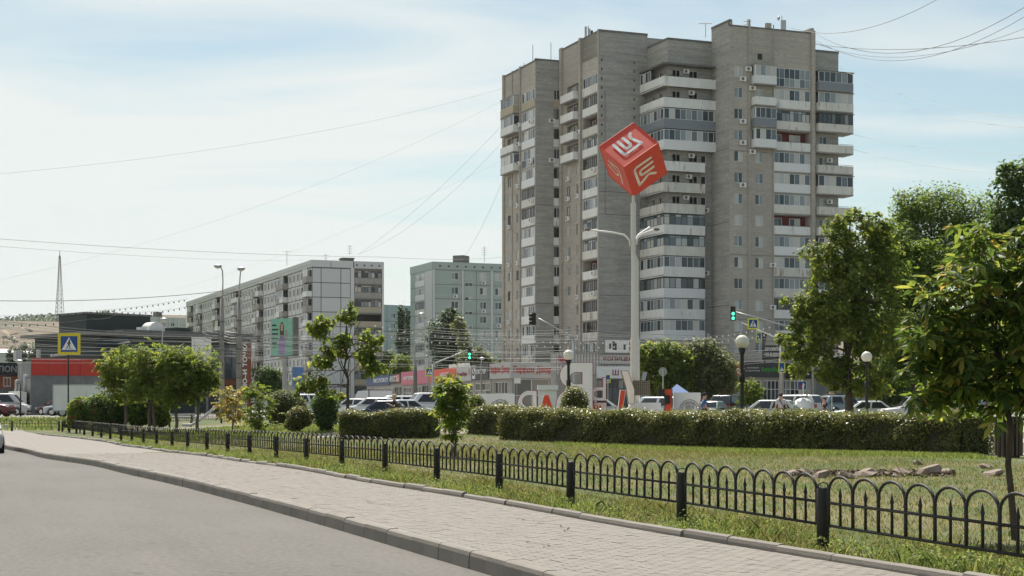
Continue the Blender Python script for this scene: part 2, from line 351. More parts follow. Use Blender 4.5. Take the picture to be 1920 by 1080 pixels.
# ------------------------------------------------------------------ ground shape
F0 = Vector((3.2, 16.3)); FD = Vector((-0.349, 0.937)).normalized(); FN = Vector((-FD.y, FD.x))   # FN points to the road
def ss(x, a, b):
    t = min(1.0, max(0.0, (x - a) / (b - a))); return t * t * (3 - 2 * t)
def sw(x, y):
    v = Vector((x, y)) - F0; return v.dot(FD), v.dot(FN)
def wk(s): return 3.5 + 1.6 * ss(s, 5, 62) + 0.10 * math.sin(s * 0.35) * ss(s, 15, 30) + 22 * ss(s, 66, 100)
def ground(x, y):
    s, w = sw(x, y)
    z = -0.27 * ss(s, 18, 60) + 0.5 * ss(y, 52, 80) * ss(-w, 1, 14)
    z = z + (0.45 - z) * ss(y, 104, 121)
    return z
def pw(s, w): q = F0 + FD * s + FN * w; return q.x, q.y
def at(px, d): x = (px - 960.0) / F * d; return x, d, ground(x, d)
def zpx(py, d): return CZ - (py - HY) / F * d
def spx(n, d): return n * d / F
# ================================================================== SETTING: terrain, road, pavement
M['lawn'] = mat('dry_lawn_soil', (0.12, 0.108, 0.045), 0.95, var=0.25, scale=0.55, coord='Object', spots=(0.3, (0.062, 0.088, 0.022), 0.43), bump=0.5, bscale=9)
M['asphalt_old'] = mat('dusty_asphalt', (0.165, 0.157, 0.145), 0.85, var=0.08, scale=0.35, stretch=(1, 1, 1), spots=(0.22, (0.148, 0.140, 0.130), 0.5), bump=0.35, bscale=90, spec=0.25)
m, n, l, b = newmat('dusty_asphalt'); t = n.new('ShaderNodeTexCoord'); mp = n.new('ShaderNodeMapping'); mp.inputs['Rotation'].default_value = (0, 0, -math.atan2(FD.y, FD.x)); l.new(t.outputs['Object'], mp.inputs['Vector'])
def _nz(sc, st, det=6):
    q = n.new('ShaderNodeMapping'); q.inputs['Scale'].default_value = st; l.new(mp.outputs[0], q.inputs['Vector']); x = n.new('ShaderNodeTexNoise'); x.inputs['Scale'].default_value = sc; x.inputs['Detail'].default_value = det; x.inputs['Roughness'].default_value = 0.65; l.new(q.outputs[0], x.inputs['Vector']); return x.outputs['Fac']
c_ = ramp(n, l, _nz(0.55, (0.12, 1.0, 1)), [(0.3, (0.102, 0.096, 0.087)), (0.5, (0.116, 0.109, 0.099)), (0.7, (0.131, 0.122, 0.109))])
def _mul(c, f, lo, hi, a=0.3, e=0.7):
    v = n.new('ShaderNodeMapRange'); v.inputs['From Min'].default_value = a; v.inputs['From Max'].default_value = e; v.inputs['To Min'].default_value = lo; v.inputs['To Max'].default_value = hi; l.new(f, v.inputs['Value']); s_ = n.new('ShaderNodeVectorMath'); s_.operation = 'SCALE'; l.new(c, s_.inputs[0]); l.new(v.outputs[0], s_.inputs['Scale']); return s_.outputs[0]
c_ = _mul(c_, _nz(0.25, (1, 1, 1)), 0.90, 1.08); c_ = _mul(c_, _nz(26.0, (0.5, 0.5, 1), 3), 0.80, 1.2); c_ = _mul(c_, _nz(9.0, (0.4, 0.4, 1), 2), 1.0, 0.72, 0.66, 0.74)
l.new(c_, b.inputs['Base Color']); b.inputs['Roughness'].default_value = 0.88; b.inputs['Specular IOR Level'].default_value = 0.25
M['asphalt'] = m
M['asphalt2'] = mat('square_asphalt', (0.20, 0.19, 0.175), 0.85, var=0.12, scale=0.3, bump=0.2, bscale=40)
M['plaza'] = mat('pale_paving', (0.27, 0.25, 0.225), 0.85, var=0.12, scale=0.8)
M['kerb'] = islandmat('kerb_concrete', [(0.0, (0.185, 0.168, 0.146)), (0.5, (0.205, 0.187, 0.163)), (1.0, (0.225, 0.205, 0.178))], 0.9, bump=0.3, grain=0.10)
M['paver'] = islandmat('paver_brick', [(0.0, (0.185, 0.165, 0.144)), (0.35, (0.202, 0.182, 0.161)), (0.7, (0.215, 0.194, 0.172)), (1.0, (0.196, 0.174, 0.155))], 0.9, bump=0.2, grain=0.12)
m, n, l, b = newmat('distant_paving'); t = n.new('ShaderNodeTexCoord'); br = n.new('ShaderNodeTexBrick')
for k, v in (('Scale', 1.0), ('Brick Width', 0.2), ('Row Height', 0.1), ('Mortar Size', 0.006)): br.inputs[k].default_value = v
br.inputs['Color1'].default_value = (0.208, 0.188, 0.167, 1); br.inputs['Color2'].default_value = (0.192, 0.173, 0.153, 1); br.inputs['Mortar'].default_value = (0.14, 0.122, 0.105, 1)
l.new(t.outputs['UV'], br.inputs['Vector']); l.new(br.outputs['Color'], b.inputs['Base Color']); b.inputs['Roughness'].default_value = 0.9
M['paving_far'] = m

qs = [-1500, -700, -350, -200, -130, -95, -75] + [-60 + 3 * k for k in range(14)] + [-18.5 + 1.2 * k for k in range(12)] + [-3.9, -3.3, -3.0, -2, -1, -0.17, -0.02, 0, 2, 5, 9, 15, 25, 45, 90, 200, 500, 1500]
sv = [-300, -120, -50, -25] + [-14 + 2 * k for k in range(80)] + [152, 165, 180, 200, 230, 270, 330, 420, 600, 900, 1400, 2200]
V = []
for s in sv:
    for q in qs:
        x, y = pw(s, q + wk(s)); V.append((x, y, ground(x, y) - (0.16 if q > -0.03 else (0.05 if -3.1 < q < -0.1 else 0))))
nq = len(qs); Fc = [(i * nq + j, (i + 1) * nq + j, (i + 1) * nq + j + 1, i * nq + j + 1) for i in range(len(sv) - 1) for j in range(nq - 1)]
g = MB(); g.mesh(V, [f[::-1] for f in Fc]); gr = g.build('ground', M['lawn'], smooth=True); tag(gr, kind='structure')

def sheet(name, m, rows, cols, fn, uvf=None):
    """grid sheet: fn(r, c) -> (x, y, z)"""
    mb = MB()
    for a, b_ in zip(rows[:-1], rows[1:]):
        for c, d in zip(cols[:-1], cols[1:]):
            mb.quad(fn(a, c), fn(a, d), fn(b_, d), fn(b_, c), 0, ((a, c), (a, d), (b_, d), (b_, c)))
    o = mb.build(name, m); tag(o, kind='structure'); return o
def on(x, y, dz): return (x, y, ground(x, y) + dz)
road = sheet('road', M['asphalt'], [-60 + 3 * k for k in range(56)], [0.0, 2, 5, 9, 15, 25, 45], lambda s, q: on(*pw(s, q + wk(s)), -0.152))
square = sheet('square', M['asphalt2'], [119 + 8 * k for k in range(30)], [-120 + 12 * k for k in range(22)], lambda y, x: (x, y, 0.458))
plaza = sheet('plaza', M['plaza'], [72 + 2.5 * k for k in range(13)], [-9 + 2.5 * k for k in range(16)], lambda y, x: on(x, y, 0.006))
pathr = sheet('path', M['plaza'], [47.0 + 0.5 * k for k in range(5)], [11 + 1.2 * k for k in range(14)], lambda y, x: on(x, y + (x - 13) * 0.1, 0.012))
pathr2 = sheet('path', M['plaza'], [60.0 + 0.8 * k for k in range(6)], [13 + 1.2 * k for k in range(14)], lambda y, x: on(x, y + (x - 13) * 0.1, 0.012))
pathl = sheet('path', M['plaza'], [99.0 + 1.0 * k for k in range(4)], [-25 + 1.5 * k for k in range(14)], lambda y, x: on(x, y, 0.012))

# sidewalk slab with pavers, kerb stones and edging stones as its parts
SPAV = 40.0
def edge_w(s): return 0.50 + 0.06 * math.sin(s * 0.5) + 1.5 * ss(s, 62, 85)
sidewalk = sheet('sidewalk', M['paving_far'], [-8 + 2.0 * k for k in range(57)], [0, 0.33, 0.66, 1.0], lambda s, c: on(*pw(s, edge_w(s) + 0.1 + c * (wk(s) - 0.16 - edge_w(s) - 0.1)), 0.004 if s > SPAV + 1 else -0.02))
BASE[sidewalk] = Vector((0, 0, 0))
def paver_mb(mb, s, w, ls, lw, dz, tilt):
    c = 0.0055; z = []
    P = []
    for (a, b_) in ((0.0025, 0.0025), (ls - 0.0025, 0.0025), (ls - 0.0025, lw - 0.0025), (0.0025, lw - 0.0025)):
        x, y = pw(s + a, w + b_); P.append((x, y, ground(x, y) + dz + (a - ls / 2) * tilt))
    Q = []
    for (a, b_) in ((c, c), (ls - c, c), (ls - c, lw - c), (c, lw - c)):
        x, y = pw(s + a, w + b_); Q.append((x, y, ground(x, y) + dz + 0.0025 + (a - ls / 2) * tilt))
    B = [(p[0], p[1], p[2] - 0.03) for p in P]
    mb.quad(Q[0], Q[3], Q[2], Q[1])
    for i in range(4):
        j = (i + 1) % 4; mb.quad(P[i], Q[i], Q[j], P[j]); mb.quad(B[i], P[i], P[j], B[j])
near = 0; stuff = MB(); r = 0
for s in np.arange(-5.0, SPAV, 0.2):
    w0, w1 = edge_w(s) + 0.1, wk(s) - 0.155; k = 0
    off = 0.1 * (r % 2); r += 1
    w = w0
    while w < w1 - 0.03:
        lw = min(0.1, w1 - w); dz = 0.004 + random.gauss(0, 0.0011) - 0.004 * (random.random() < 0.004)
        so = s + (0.1 if k % 2 else 0.0)
        if s < 6.2 and s > 0.0 and near < 300 and k % 3 == 0 and 0.6 < w:
            mb = MB(); paver_mb(mb, so, w, 0.2, lw, dz, random.gauss(0, 0.0025)); o = mb.build('paver', M['paver'], sidewalk); near += 1
        else: paver_mb(stuff, so, w, 0.2, lw, dz, random.gauss(0, 0.0025))
        w += 0.1; k += 1
tag(stuff.build('paver', M['paver'], sidewalk), kind='stuff')
def stone(name, s, ls, wa, wb, z0, z1, jit):
    mb = MB(); c = 0.03; n = 2; rows = []
    dzj = random.gauss(0, jit); dw = random.gauss(0, jit)
    for k in range(n + 1):
        ss_ = s + 0.007 + (ls - 0.014) * k / n; a, b_ = wa(ss_) + dw, wb(ss_) + dw; g_ = None; row = []
        for (w, z) in ((a, z0), (a, z1 - 0.01), (a + 0.015, z1), (b_ - c * 1.5, z1), (b_ - 0.012, z1 - 0.014), (b_, z1 - c * 1.7), (b_ + 0.012, z0)):
            x, y = pw(ss_, w); row.append((x, y, ground(x, y) + z + dzj))
        rows.append(row)
    for k in range(n):
        for j in range(6): mb.quad(rows[k][j], rows[k][j + 1], rows[k + 1][j + 1], rows[k + 1][j])
    mb.poly(rows[0][::-1]); mb.poly(rows[-1])
    return mb.build(name, M['kerb'], sidewalk)
s = -6.0
while s < 74: stone('kerb_stone', s, 1.0, lambda a: wk(a) - 0.15, lambda a: wk(a), -0.2, 0.028, 0.003); s += 1.0
s = -6.0
while s < 84:
    L_ = 1.0; stone('edging_stone', s, L_, lambda a: edge_w(a), lambda a: edge_w(a) + 0.095, -0.1, 0.085, 0.011); s += L_

M['crack'] = mat('crack_shadow_soil', (0.045, 0.038, 0.03), 0.95)
for i, (s0, w0, n_) in enumerate(((3.0, 1.5, 14), (4.6, 1.15, 9), (8.5, 2.2, 12), (1.2, 2.5, 10))):
    mb = MB(); p = []; s_, w_ = s0, w0
    for k in range(n_): p.append((s_, w_)); s_ += random.uniform(0.04, 0.16); w_ += random.choice((-1, 1)) * random.uniform(0, 0.09)
    for (a, c), (d, e) in zip(p[:-1], p[1:]):
        q = [pw(a, c), pw(d, e), pw(d, e + 0.014), pw(a, c + 0.014)]; mb.quad(*[(x, y, ground(x, y) + 0.0135) for x, y in q])
    mb.build('crack', M['crack'], sidewalk)
# hills far behind, with a belt of trees along the ridge and pale tracks
M['hill'] = mat('dry_steppe', (0.125, 0.092, 0.056), 0.95, var=0.18, scale=0.008, spots=(0.006, (0.055, 0.06, 0.03), 0.52))
def hill_z(x, y):
    t = ss(y, 900, 2450); f = 1 - 0.25 * ss(x, -200, 1500)
    return 0.2 + (132 * f + 9 * math.sin(x * 0.004 + 1.0) + 5 * math.sin(x * 0.013)) * (0.15 * ss(y, 700, 1300) + 0.85 * t) - 60 * ss(y, 2500, 3600) + 6 * math.sin(x * 0.02 + y * 0.011) * ss(y, 1000, 1500)
hl = MB(); hx = [-3200 + 130 * k for k in range(50)]; hy = [700 + 75 * k for k in range(44)]
for y in hy:
    for x in hx: hl.v.append((x, y, hill_z(x, y)))
nx = len(hx)
for i in range(len(hy) - 1):
    for j in range(nx - 1): hl.f.append((i * nx + j, i * nx + j + 1, (i + 1) * nx + j + 1, (i + 1) * nx + j)); hl.m.append(0); hl.uv.append(None)
tag(hl.build('hills', M['hill'], smooth=True), kind='structure')
M['track'] = mat('pale_track', (0.24, 0.185, 0.125), 0.95)
for pts in ([(-0.31, 1500), (-0.318, 1700), (-0.30, 1800), (-0.315, 2000)], [(-0.268, 1450), (-0.285, 1720)], [(-0.325, 1640), (-0.30, 1560), (-0.27, 1530)]):
    mb = MB(); q = []
    for (k, y), (k2, y2) in zip(pts[:-1], pts[1:]):
        for i in range(6):
            t = i / 6; yy = y + (y2 - y) * t; q.append(((k + (k2 - k) * t) * yy, yy))
    q.append((pts[-1][0] * pts[-1][1], pts[-1][1]))
    for (x, y), (x2, y2) in zip(q[:-1], q[1:]):
        mb.quad((x - 1.8, y - 2, hill_z(x, y) + 1.5), (x + 1.8, y + 2, hill_z(x, y) + 1.5), (x2 + 1.8, y2 + 2, hill_z(x2, y2) + 1.5), (x2 - 1.8, y2 - 2, hill_z(x2, y2) + 1.5))
    tag(mb.build('track', M['track']), kind='structure')
# ================================================================== VEGETATION
G = lambda *s: [(p, c) for p, c in s]
M['leaf_mid'] = leafmat('leaf_mid_green', G((0, (0.037, 0.077, 0.010)), (0.5, (0.069, 0.122, 0.016)), (0.85, (0.119, 0.175, 0.025)), (1, (0.163, 0.188, 0.033))))
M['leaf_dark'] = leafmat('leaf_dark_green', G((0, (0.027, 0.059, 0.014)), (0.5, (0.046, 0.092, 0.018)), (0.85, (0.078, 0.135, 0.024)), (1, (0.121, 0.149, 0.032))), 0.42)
M['leaf_light'] = leafmat('leaf_light_green', G((0, (0.055, 0.092, 0.012)), (0.5, (0.09, 0.14, 0.018)), (0.8, (0.145, 0.185, 0.028)), (1, (0.21, 0.20, 0.040))))
M['leaf_yellow'] = leafmat('leaf_yellowing', G((0, (0.065, 0.092, 0.016)), (0.3, (0.13, 0.15, 0.026)), (0.6, (0.25, 0.23, 0.05)), (0.85, (0.36, 0.28, 0.09)), (1, (0.32, 0.18, 0.06))))
M['leaf_chest'] = leafmat('leaf_chestnut', G((0, (0.029, 0.058, 0.011)), (0.45, (0.055, 0.094, 0.015)), (0.75, (0.100, 0.142, 0.021)), (0.94, (0.199, 0.210, 0.037)), (1, (0.315, 0.231, 0.052))), 0.5)
M['leaf_grey'] = leafmat('leaf_grey_green', G((0, (0.055, 0.075, 0.028)), (0.5, (0.095, 0.12, 0.042)), (1, (0.17, 0.18, 0.075))), 0.4)
M['leaf_hedge'] = leafmat('leaf_hedge', G((0, (0.039, 0.055, 0.011)), (0.5, (0.076, 0.097, 0.018)), (0.8, (0.138, 0.149, 0.032)), (1, (0.218, 0.184, 0.057))), 0.35, 0.4)
M['leaf_blue'] = leafmat('leaf_blue_green', G((0, (0.026, 0.048, 0.026)), (0.6, (0.045, 0.075, 0.036)), (1, (0.075, 0.105, 0.045))), 0.35)
M['leaf_far'] = leafmat('leaf_far', G((0, (0.040, 0.060, 0.030)), (0.6, (0.06, 0.085, 0.042)), (1, (0.10, 0.115, 0.055))), 0.3)
M['rose'] = mat('rose_petals', (0.5, 0.05, 0.05), 0.6, var=0.3)
M['inner'] = mat('shaded_core', (0.035, 0.034, 0.02), 0.95)  # dark solid filling, shade between the leaves put into its colour

def leaf_quads(C, L, Wd, nrm_up=0.55, droop=0.0, out=None):
    """diamond leaves at centres C (N,3); L,Wd arrays; folded along the rib -> verts"""
    n = len(C); nr = RNG.normal(size=(n, 3)); nr[:, 2] = np.abs(nr[:, 2]) * 0.9 + nrm_up
    if out is not None: nr += out * 1.1
    nr /= np.linalg.norm(nr, axis=1)[:, None]
    t = RNG.normal(size=(n, 3)); t[:, 2] -= droop; t -= nr * (t * nr).sum(1)[:, None]; t /= np.linalg.norm(t, axis=1)[:, None] + 1e-9
    b = np.cross(nr, t); L = L[:, None]; Wd = Wd[:, None]
    v = np.stack([C - t * L * 0.5, C + b * Wd * 0.5 + nr * Wd * 0.12 - t * L * 0.06, C + t * L * 0.5 - nr * L * 0.10, C - b * Wd * 0.5 + nr * Wd * 0.12 - t * L * 0.06], 1)
    return v.reshape(-1, 3)
def crown_pts(lobes, n, shell=0.55, per=22, spread=0.16, cl_scale=None):
    """lobes (centre, radii) -> clustered leaf centres and outward directions"""
    vol = np.array([r[0] * r[1] * r[2] for c, r in lobes]) ** (2 / 3.); vol /= vol.sum()
    nc = max(4, n // per); idx = RNG.choice(len(lobes), nc, p=vol)
    d = RNG.normal(size=(nc, 3)); d /= np.linalg.norm(d, axis=1)[:, None]
    rad = shell + (1 - shell) * RNG.random(nc) ** 0.6; rad *= 1 + 0.13 * RNG.normal(size=nc)
    Cc = np.array([lobes[i][0] for i in idx]); Rr = np.array([lobes[i][1] for i in idx])
    cc = Cc + d * rad[:, None] * Rr; k = RNG.integers(0, nc, n)
    sp = (Rr.min(axis=1) * spread)[k][:, None] if cl_scale is None else cl_scale
    P = cc[k] + RNG.normal(size=(n, 3)) * sp
    return P, d[k]
def limb(mb, a, b, r0, r1, n=6, sag=0.0, wob=0.05, m=0):
    a, b = Vector(a), Vector(b); L = (b - a).length; pts = []; rs = []
    for i in range(n + 1):
        t = i / n; p = a.lerp(b, t) + Vector((random.gauss(0, wob), random.gauss(0, wob), random.gauss(0, wob * 0.5))) * L * 0.25 * (0 < i < n)
        p.z += sag * L * math.sin(math.pi * t); pts.append(p); rs.append(r0 + (r1 - r0) * t ** 0.8)
    mb.tube(pts, rs, 6, m); return pts
def px_lobes(lob, d, zdep=0.85):
    return [(np.array(((px - 960) / F * (d + dy), d + dy, zpx(py, d + dy))), np.array((rx * d / F, max(rx, ry) * d / F * zdep, ry * d / F))) for px, py, rx, ry, dy in [(q + (0,))[:5] for q in lob]]
def tree(name, label, cat, px, d, lob, n, lsize, m, trunk_r, bark='bark', group=None, fork=0.35, shell=0.5, spread=0.2, per=22, droop=0.2, lean=0.0, aspect=0.62, trunks=1, core=False, rel=None):
    x, y, z = at(px, d); t = thing(name, label, cat, (x, y, z), group)
    lb = px_lobes(lob, d) if rel is None else rel
    top = max(lb, key=lambda q: q[0][2]); cen = sum((q[0] for q in lb)) / len(lb); low = min(q[0][2] - q[1][2] for q in lb)
    mb = MB(); br = MB()
    for ti in range(trunks):
        b0 = Vector((x + ti * trunk_r * 3.2, y + 0.1 * ti, z - 0.15)); fk = Vector((x + (cen[0] - x) * 0.25 + lean + ti * trunk_r * 2, y, z + (max(low, z + 0.4) - z) + (cen[2] - low) * fork * 0.5))
        end = Vector((cen[0] * 0.6 + top[0][0] * 0.4, cen[1], top[0][2] + top[1][2] * 0.2))
        p1 = limb(mb, b0, fk, trunk_r * 1.25, trunk_r * 0.85, 5, 0, 0.05); limb(mb, p1[-1], end, trunk_r * 0.85, trunk_r * 0.15, 7, 0, 0.09)
        for c, r in lb:
            for _ in range(2):
                e = Vector(c) + Vector((random.gauss(0, r[0] * 0.45), random.gauss(0, r[1] * 0.45), random.gauss(0, r[2] * 0.45)))
                st = Vector(fk).lerp(end, random.uniform(0.0, 0.65))
                q = limb(br, st, e, trunk_r * 0.38, trunk_r * 0.07, 5, 0.08, 0.10)
                for __ in range(2):
                    e2 = e + Vector((random.gauss(0, r[0] * 0.5), random.gauss(0, r[1] * 0.5), random.gauss(0, r[2] * 0.4))); limb(br, q[3], e2, trunk_r * 0.12, trunk_r * 0.03, 3, 0.05, 0.1)
    mb.build('trunk', M[bark], t, smooth=True); br.build('branches_or_core', M[bark], t, smooth=True)
    P, o = crown_pts(lb, n, shell, per, spread)
    L = lsize * (0.7 + 0.6 * RNG.random(n)); v = leaf_quads(P, L, L * aspect, 0.5, droop, o)
    ob = rawmesh('crown', v, np.arange(4 * n), 4, M[m], t)
    return t
PAL = {}
def palmate(k, n=6, L=0.2):
    """one compound chestnut leaf: long drooping leaflets fanned from one point"""
    mb = MB(); rr = random.Random(k)
    for i in range(n):
        a = (i - (n - 1) / 2) * 2 * math.pi / (n + 1.2) + rr.gauss(0, 0.08); l = L * (1.05 - 0.10 * abs(i - (n - 1) / 2)) * rr.uniform(0.9, 1.1); w = l * 0.34; dr = rr.uniform(0.10, 0.55)
        ca, sa = math.cos(a), math.sin(a)
        def q(r, s, z): return (ca * r - sa * s, sa * r + ca * s, z)
        mb.mesh([q(0.01, 0, 0), q(l * 0.35, w * 0.36, -dr * l * 0.10 + 0.01), q(l * 0.68, w * 0.5, -dr * l * 0.42), q(l, 0, -dr * l), q(l * 0.68, -w * 0.5, -dr * l * 0.42), q(l * 0.35, -w * 0.36, -dr * l * 0.10 + 0.01), q(l * 0.38, 0, -dr * l * 0.10 - 0.012), q(l * 0.68, 0, -dr * l * 0.36 - 0.015)],
                [(0, 6, 1), (1, 6, 7, 2), (2, 7, 3), (0, 5, 6), (6, 5, 4, 7), (7, 4, 3)])
    return mb
def chestnut(name, label, cat, px, d, lob, n, L, m, trunk_r, nobj=0, group=None, bark='barkg', spread=0.2, trunks=1, seed=1, shell=0.35, fork=0.35):
    t = tree(name, label, cat, px, d, lob, 1, 0.01, m, trunk_r, bark, group, trunks=trunks, fork=fork)
    bpy.data.objects.remove([c for c in t.children if c.name.startswith('crown')][0])
    lb = px_lobes(lob, d, 0.9); P, o = crown_pts(lb, n, shell, 3, spread)
    var = [palmate(seed * 10 + k, random.choice((5, 6, 7)), L) for k in range(5)]
    order = np.argsort(P[:, 1]); mes = []
    AV, AF = [], []
    for r_, i in enumerate(order):
        vb = var[i % 5]; out = o[i]; yaw = math.atan2(out[1], out[0]) + random.gauss(0, 0.7); pitch = random.gauss(0.25, 0.35); roll = random.gauss(0, 0.35); sc = random.uniform(0.75, 1.2)
        Mx = Matrix.Rotation(yaw, 3, 'Z') @ Matrix.Rotation(pitch, 3, 'Y') @ Matrix.Rotation(roll, 3, 'X')
        if r_ < nobj:
            while len(mes) < 5:
                k = len(mes); ob = var[k].build('leaf', M[m]); mes.append(ob.data); bpy.data.objects.remove(ob)
            ob = inst('leaf', mes[i % 5], t, P[i], rot=Mx.to_euler()); ob.scale = (sc, sc, sc)
        else:
            A = np.array(vb.v) @ np.array(Mx).T * sc + P[i]; b0 = sum(len(a) for a in AV) if False else None
            AV.append(A); AF.append(vb)
    mb = MB(); 
    for A, vb in zip(AV, AF): mb.mesh(A, vb.f)
    if AV: tag(mb.build('leaf', M[m], t), kind='stuff')
    return t

def surf_leaves(P, Nn, size, m, parent, name='foliage', aspect=0.6):
    n = len(P); L = size * (0.7 + 0.6 * RNG.random(n)); v = leaf_quads(P, L, L * aspect, 0.25, 0.0, Nn); return rawmesh(name, v, np.arange(4 * n), 4, M[m], parent)
def hedge(label, a, b, depth, h, n, size, m='leaf_hedge', group=None):
    """clipped hedge from plan point a to b (front base line), `depth` behind it"""
    a, b = Vector(a), Vector(b); L = (b - a).length; u = (b - a).normalized(); back = Vector((-u.y, u.x)); back = back if back.y > 0 else -back
    base = (a.x, a.y, ground(a.x, a.y)); t = thing('hedge', label, 'hedge', base, group)
    areas = np.array([L * h, L * depth, L * h * 0.35, depth * h, depth * h]); areas /= areas.sum()
    kind = RNG.choice(5, n, p=areas); r1, r2 = RNG.random(n), RNG.random(n); P = np.zeros((n, 3)); Nn = np.zeros((n, 3))
    U = np.array((u.x, u.y, 0)); B = np.array((back.x, back.y, 0)); Z = np.array((0, 0, 1.0))
    for k in range(5):
        s = kind == k
        if k == 0: uu, dd, zz, nn = r1 * L, 0 * r1, r2 * h, -B
        elif k == 1: uu, dd, zz, nn = r1 * L, r2 * depth, 0 * r1 + h, Z
        elif k == 2: uu, dd, zz, nn = r1 * L, 0 * r1 + depth, h * (0.6 + 0.4 * r2), B
        elif k == 3: uu, dd, zz, nn = 0 * r1, r1 * depth, r2 * h, -U
        else: uu, dd, zz, nn = 0 * r1 + L, r1 * depth, r2 * h, U
        Q = np.stack([uu, dd, zz], 1)[s]
        w = 0.06 * np.sin(Q[:, 0] * 0.9 + 2 * np.sin(Q[:, 0] * 0.37)) + 0.05 * np.sin(Q[:, 0] * 3.3 + 1 + Q[:, 1]) + 0.05 * np.sin(Q[:, 2] * 5 + Q[:, 0] * 2.1)
        rr = RNG.normal(size=len(Q)) * 0.05 + w
        # rounded shoulders
        if k == 0: Q[:, 1] += 0.16 * np.clip((Q[:, 2] / h - 0.86) / 0.14, 0, 1) ** 2
        if k == 1: Q[:, 2] -= 0.12 * np.clip(1 - Q[:, 1] / 0.2, 0, 1) ** 2
        if k == 1: rr = rr + 0.16 * (RNG.random(len(Q)) < 0.05) * RNG.random(len(Q))
        if k == 0: rr = rr - 0.30 * np.clip(1 - Q[:, 2] / (h * 0.22), 0, 1) * (0.5 + 0.5 * np.sin(Q[:, 0] * 2.7 + np.sin(Q[:, 0] * 7.0))) - 0.12 * (np.sin(Q[:, 0] * 1.9) * np.sin(Q[:, 0] * 0.53 + Q[:, 2] * 3) > 0.55)
        P[s] = np.array((a.x, a.y, 0)) + Q[:, :1] * U + Q[:, 1:2] * B + Q[:, 2:] * Z + rr[:, None] * nn; Nn[s] = nn
    gz = np.array([ground(p[0], p[1]) for p in P[::max(1, n // 400)]]); xs = P[::max(1, n // 400), 1]
    od = np.argsort(xs); P[:, 2] += np.interp(P[:, 1], xs[od], gz[od])
    surf_leaves(P, Nn * 1.2, size, m, t)
    c = MB()  # dark core boxes behind the leaves, coloured as the shaded inside
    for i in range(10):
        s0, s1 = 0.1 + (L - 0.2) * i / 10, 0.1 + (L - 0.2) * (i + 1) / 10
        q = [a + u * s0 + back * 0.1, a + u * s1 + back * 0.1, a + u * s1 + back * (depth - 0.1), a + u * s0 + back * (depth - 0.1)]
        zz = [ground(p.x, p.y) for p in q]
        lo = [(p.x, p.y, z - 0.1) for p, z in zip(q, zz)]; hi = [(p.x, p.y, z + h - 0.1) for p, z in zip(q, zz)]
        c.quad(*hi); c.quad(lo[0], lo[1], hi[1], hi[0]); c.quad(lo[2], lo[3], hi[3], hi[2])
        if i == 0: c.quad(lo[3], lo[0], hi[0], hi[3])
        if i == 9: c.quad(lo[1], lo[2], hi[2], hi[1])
    c.build('branches_or_core', M['inner'], t); return t
def bush(name, label, px, d, lob, n, size, m, group=None, core=0.8, cat='bush', extra=None):
    x, y, z = at(px, d); t = thing(name, label, cat, (x, y, z), group); lb = px_lobes(lob, d, 1.0)
    P = []; Nn = []
    vol = np.array([r[0] * r[2] for c, r in lb]); vol /= vol.sum()
    for (c, r), f in zip(lb, vol):
        k = max(1, int(n * f)); dd = RNG.normal(size=(k, 3)); dd /= np.linalg.norm(dd, axis=1)[:, None]
        rad = 1 + 0.07 * RNG.normal(size=k) - 0.25 * (RNG.random(k) ** 3); P.append(c + dd * rad[:, None] * r); Nn.append(dd)
    P = np.concatenate(P); Nn = np.concatenate(Nn); P[:, 2] = np.maximum(P[:, 2], z + 0.03)
    surf_leaves(P, Nn * 0.9, size, m, t)
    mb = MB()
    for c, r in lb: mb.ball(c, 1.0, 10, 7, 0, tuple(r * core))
    mb.tube([(x, y, z - 0.1), (lb[0][0][0], lb[0][0][1], lb[0][0][2])], [0.05, 0.03], 6); mb.build('branches_or_core', M['inner'], t, smooth=True)  # dark core balls coloured as the shaded inside, plus a stem
    if extra:
        q = MB()
        for i in RNG.choice(len(P), extra): q.ball(P[i], 0.07, 5, 3)
        tag(q.build('flowers', M['rose'], t), kind='stuff')
    return t
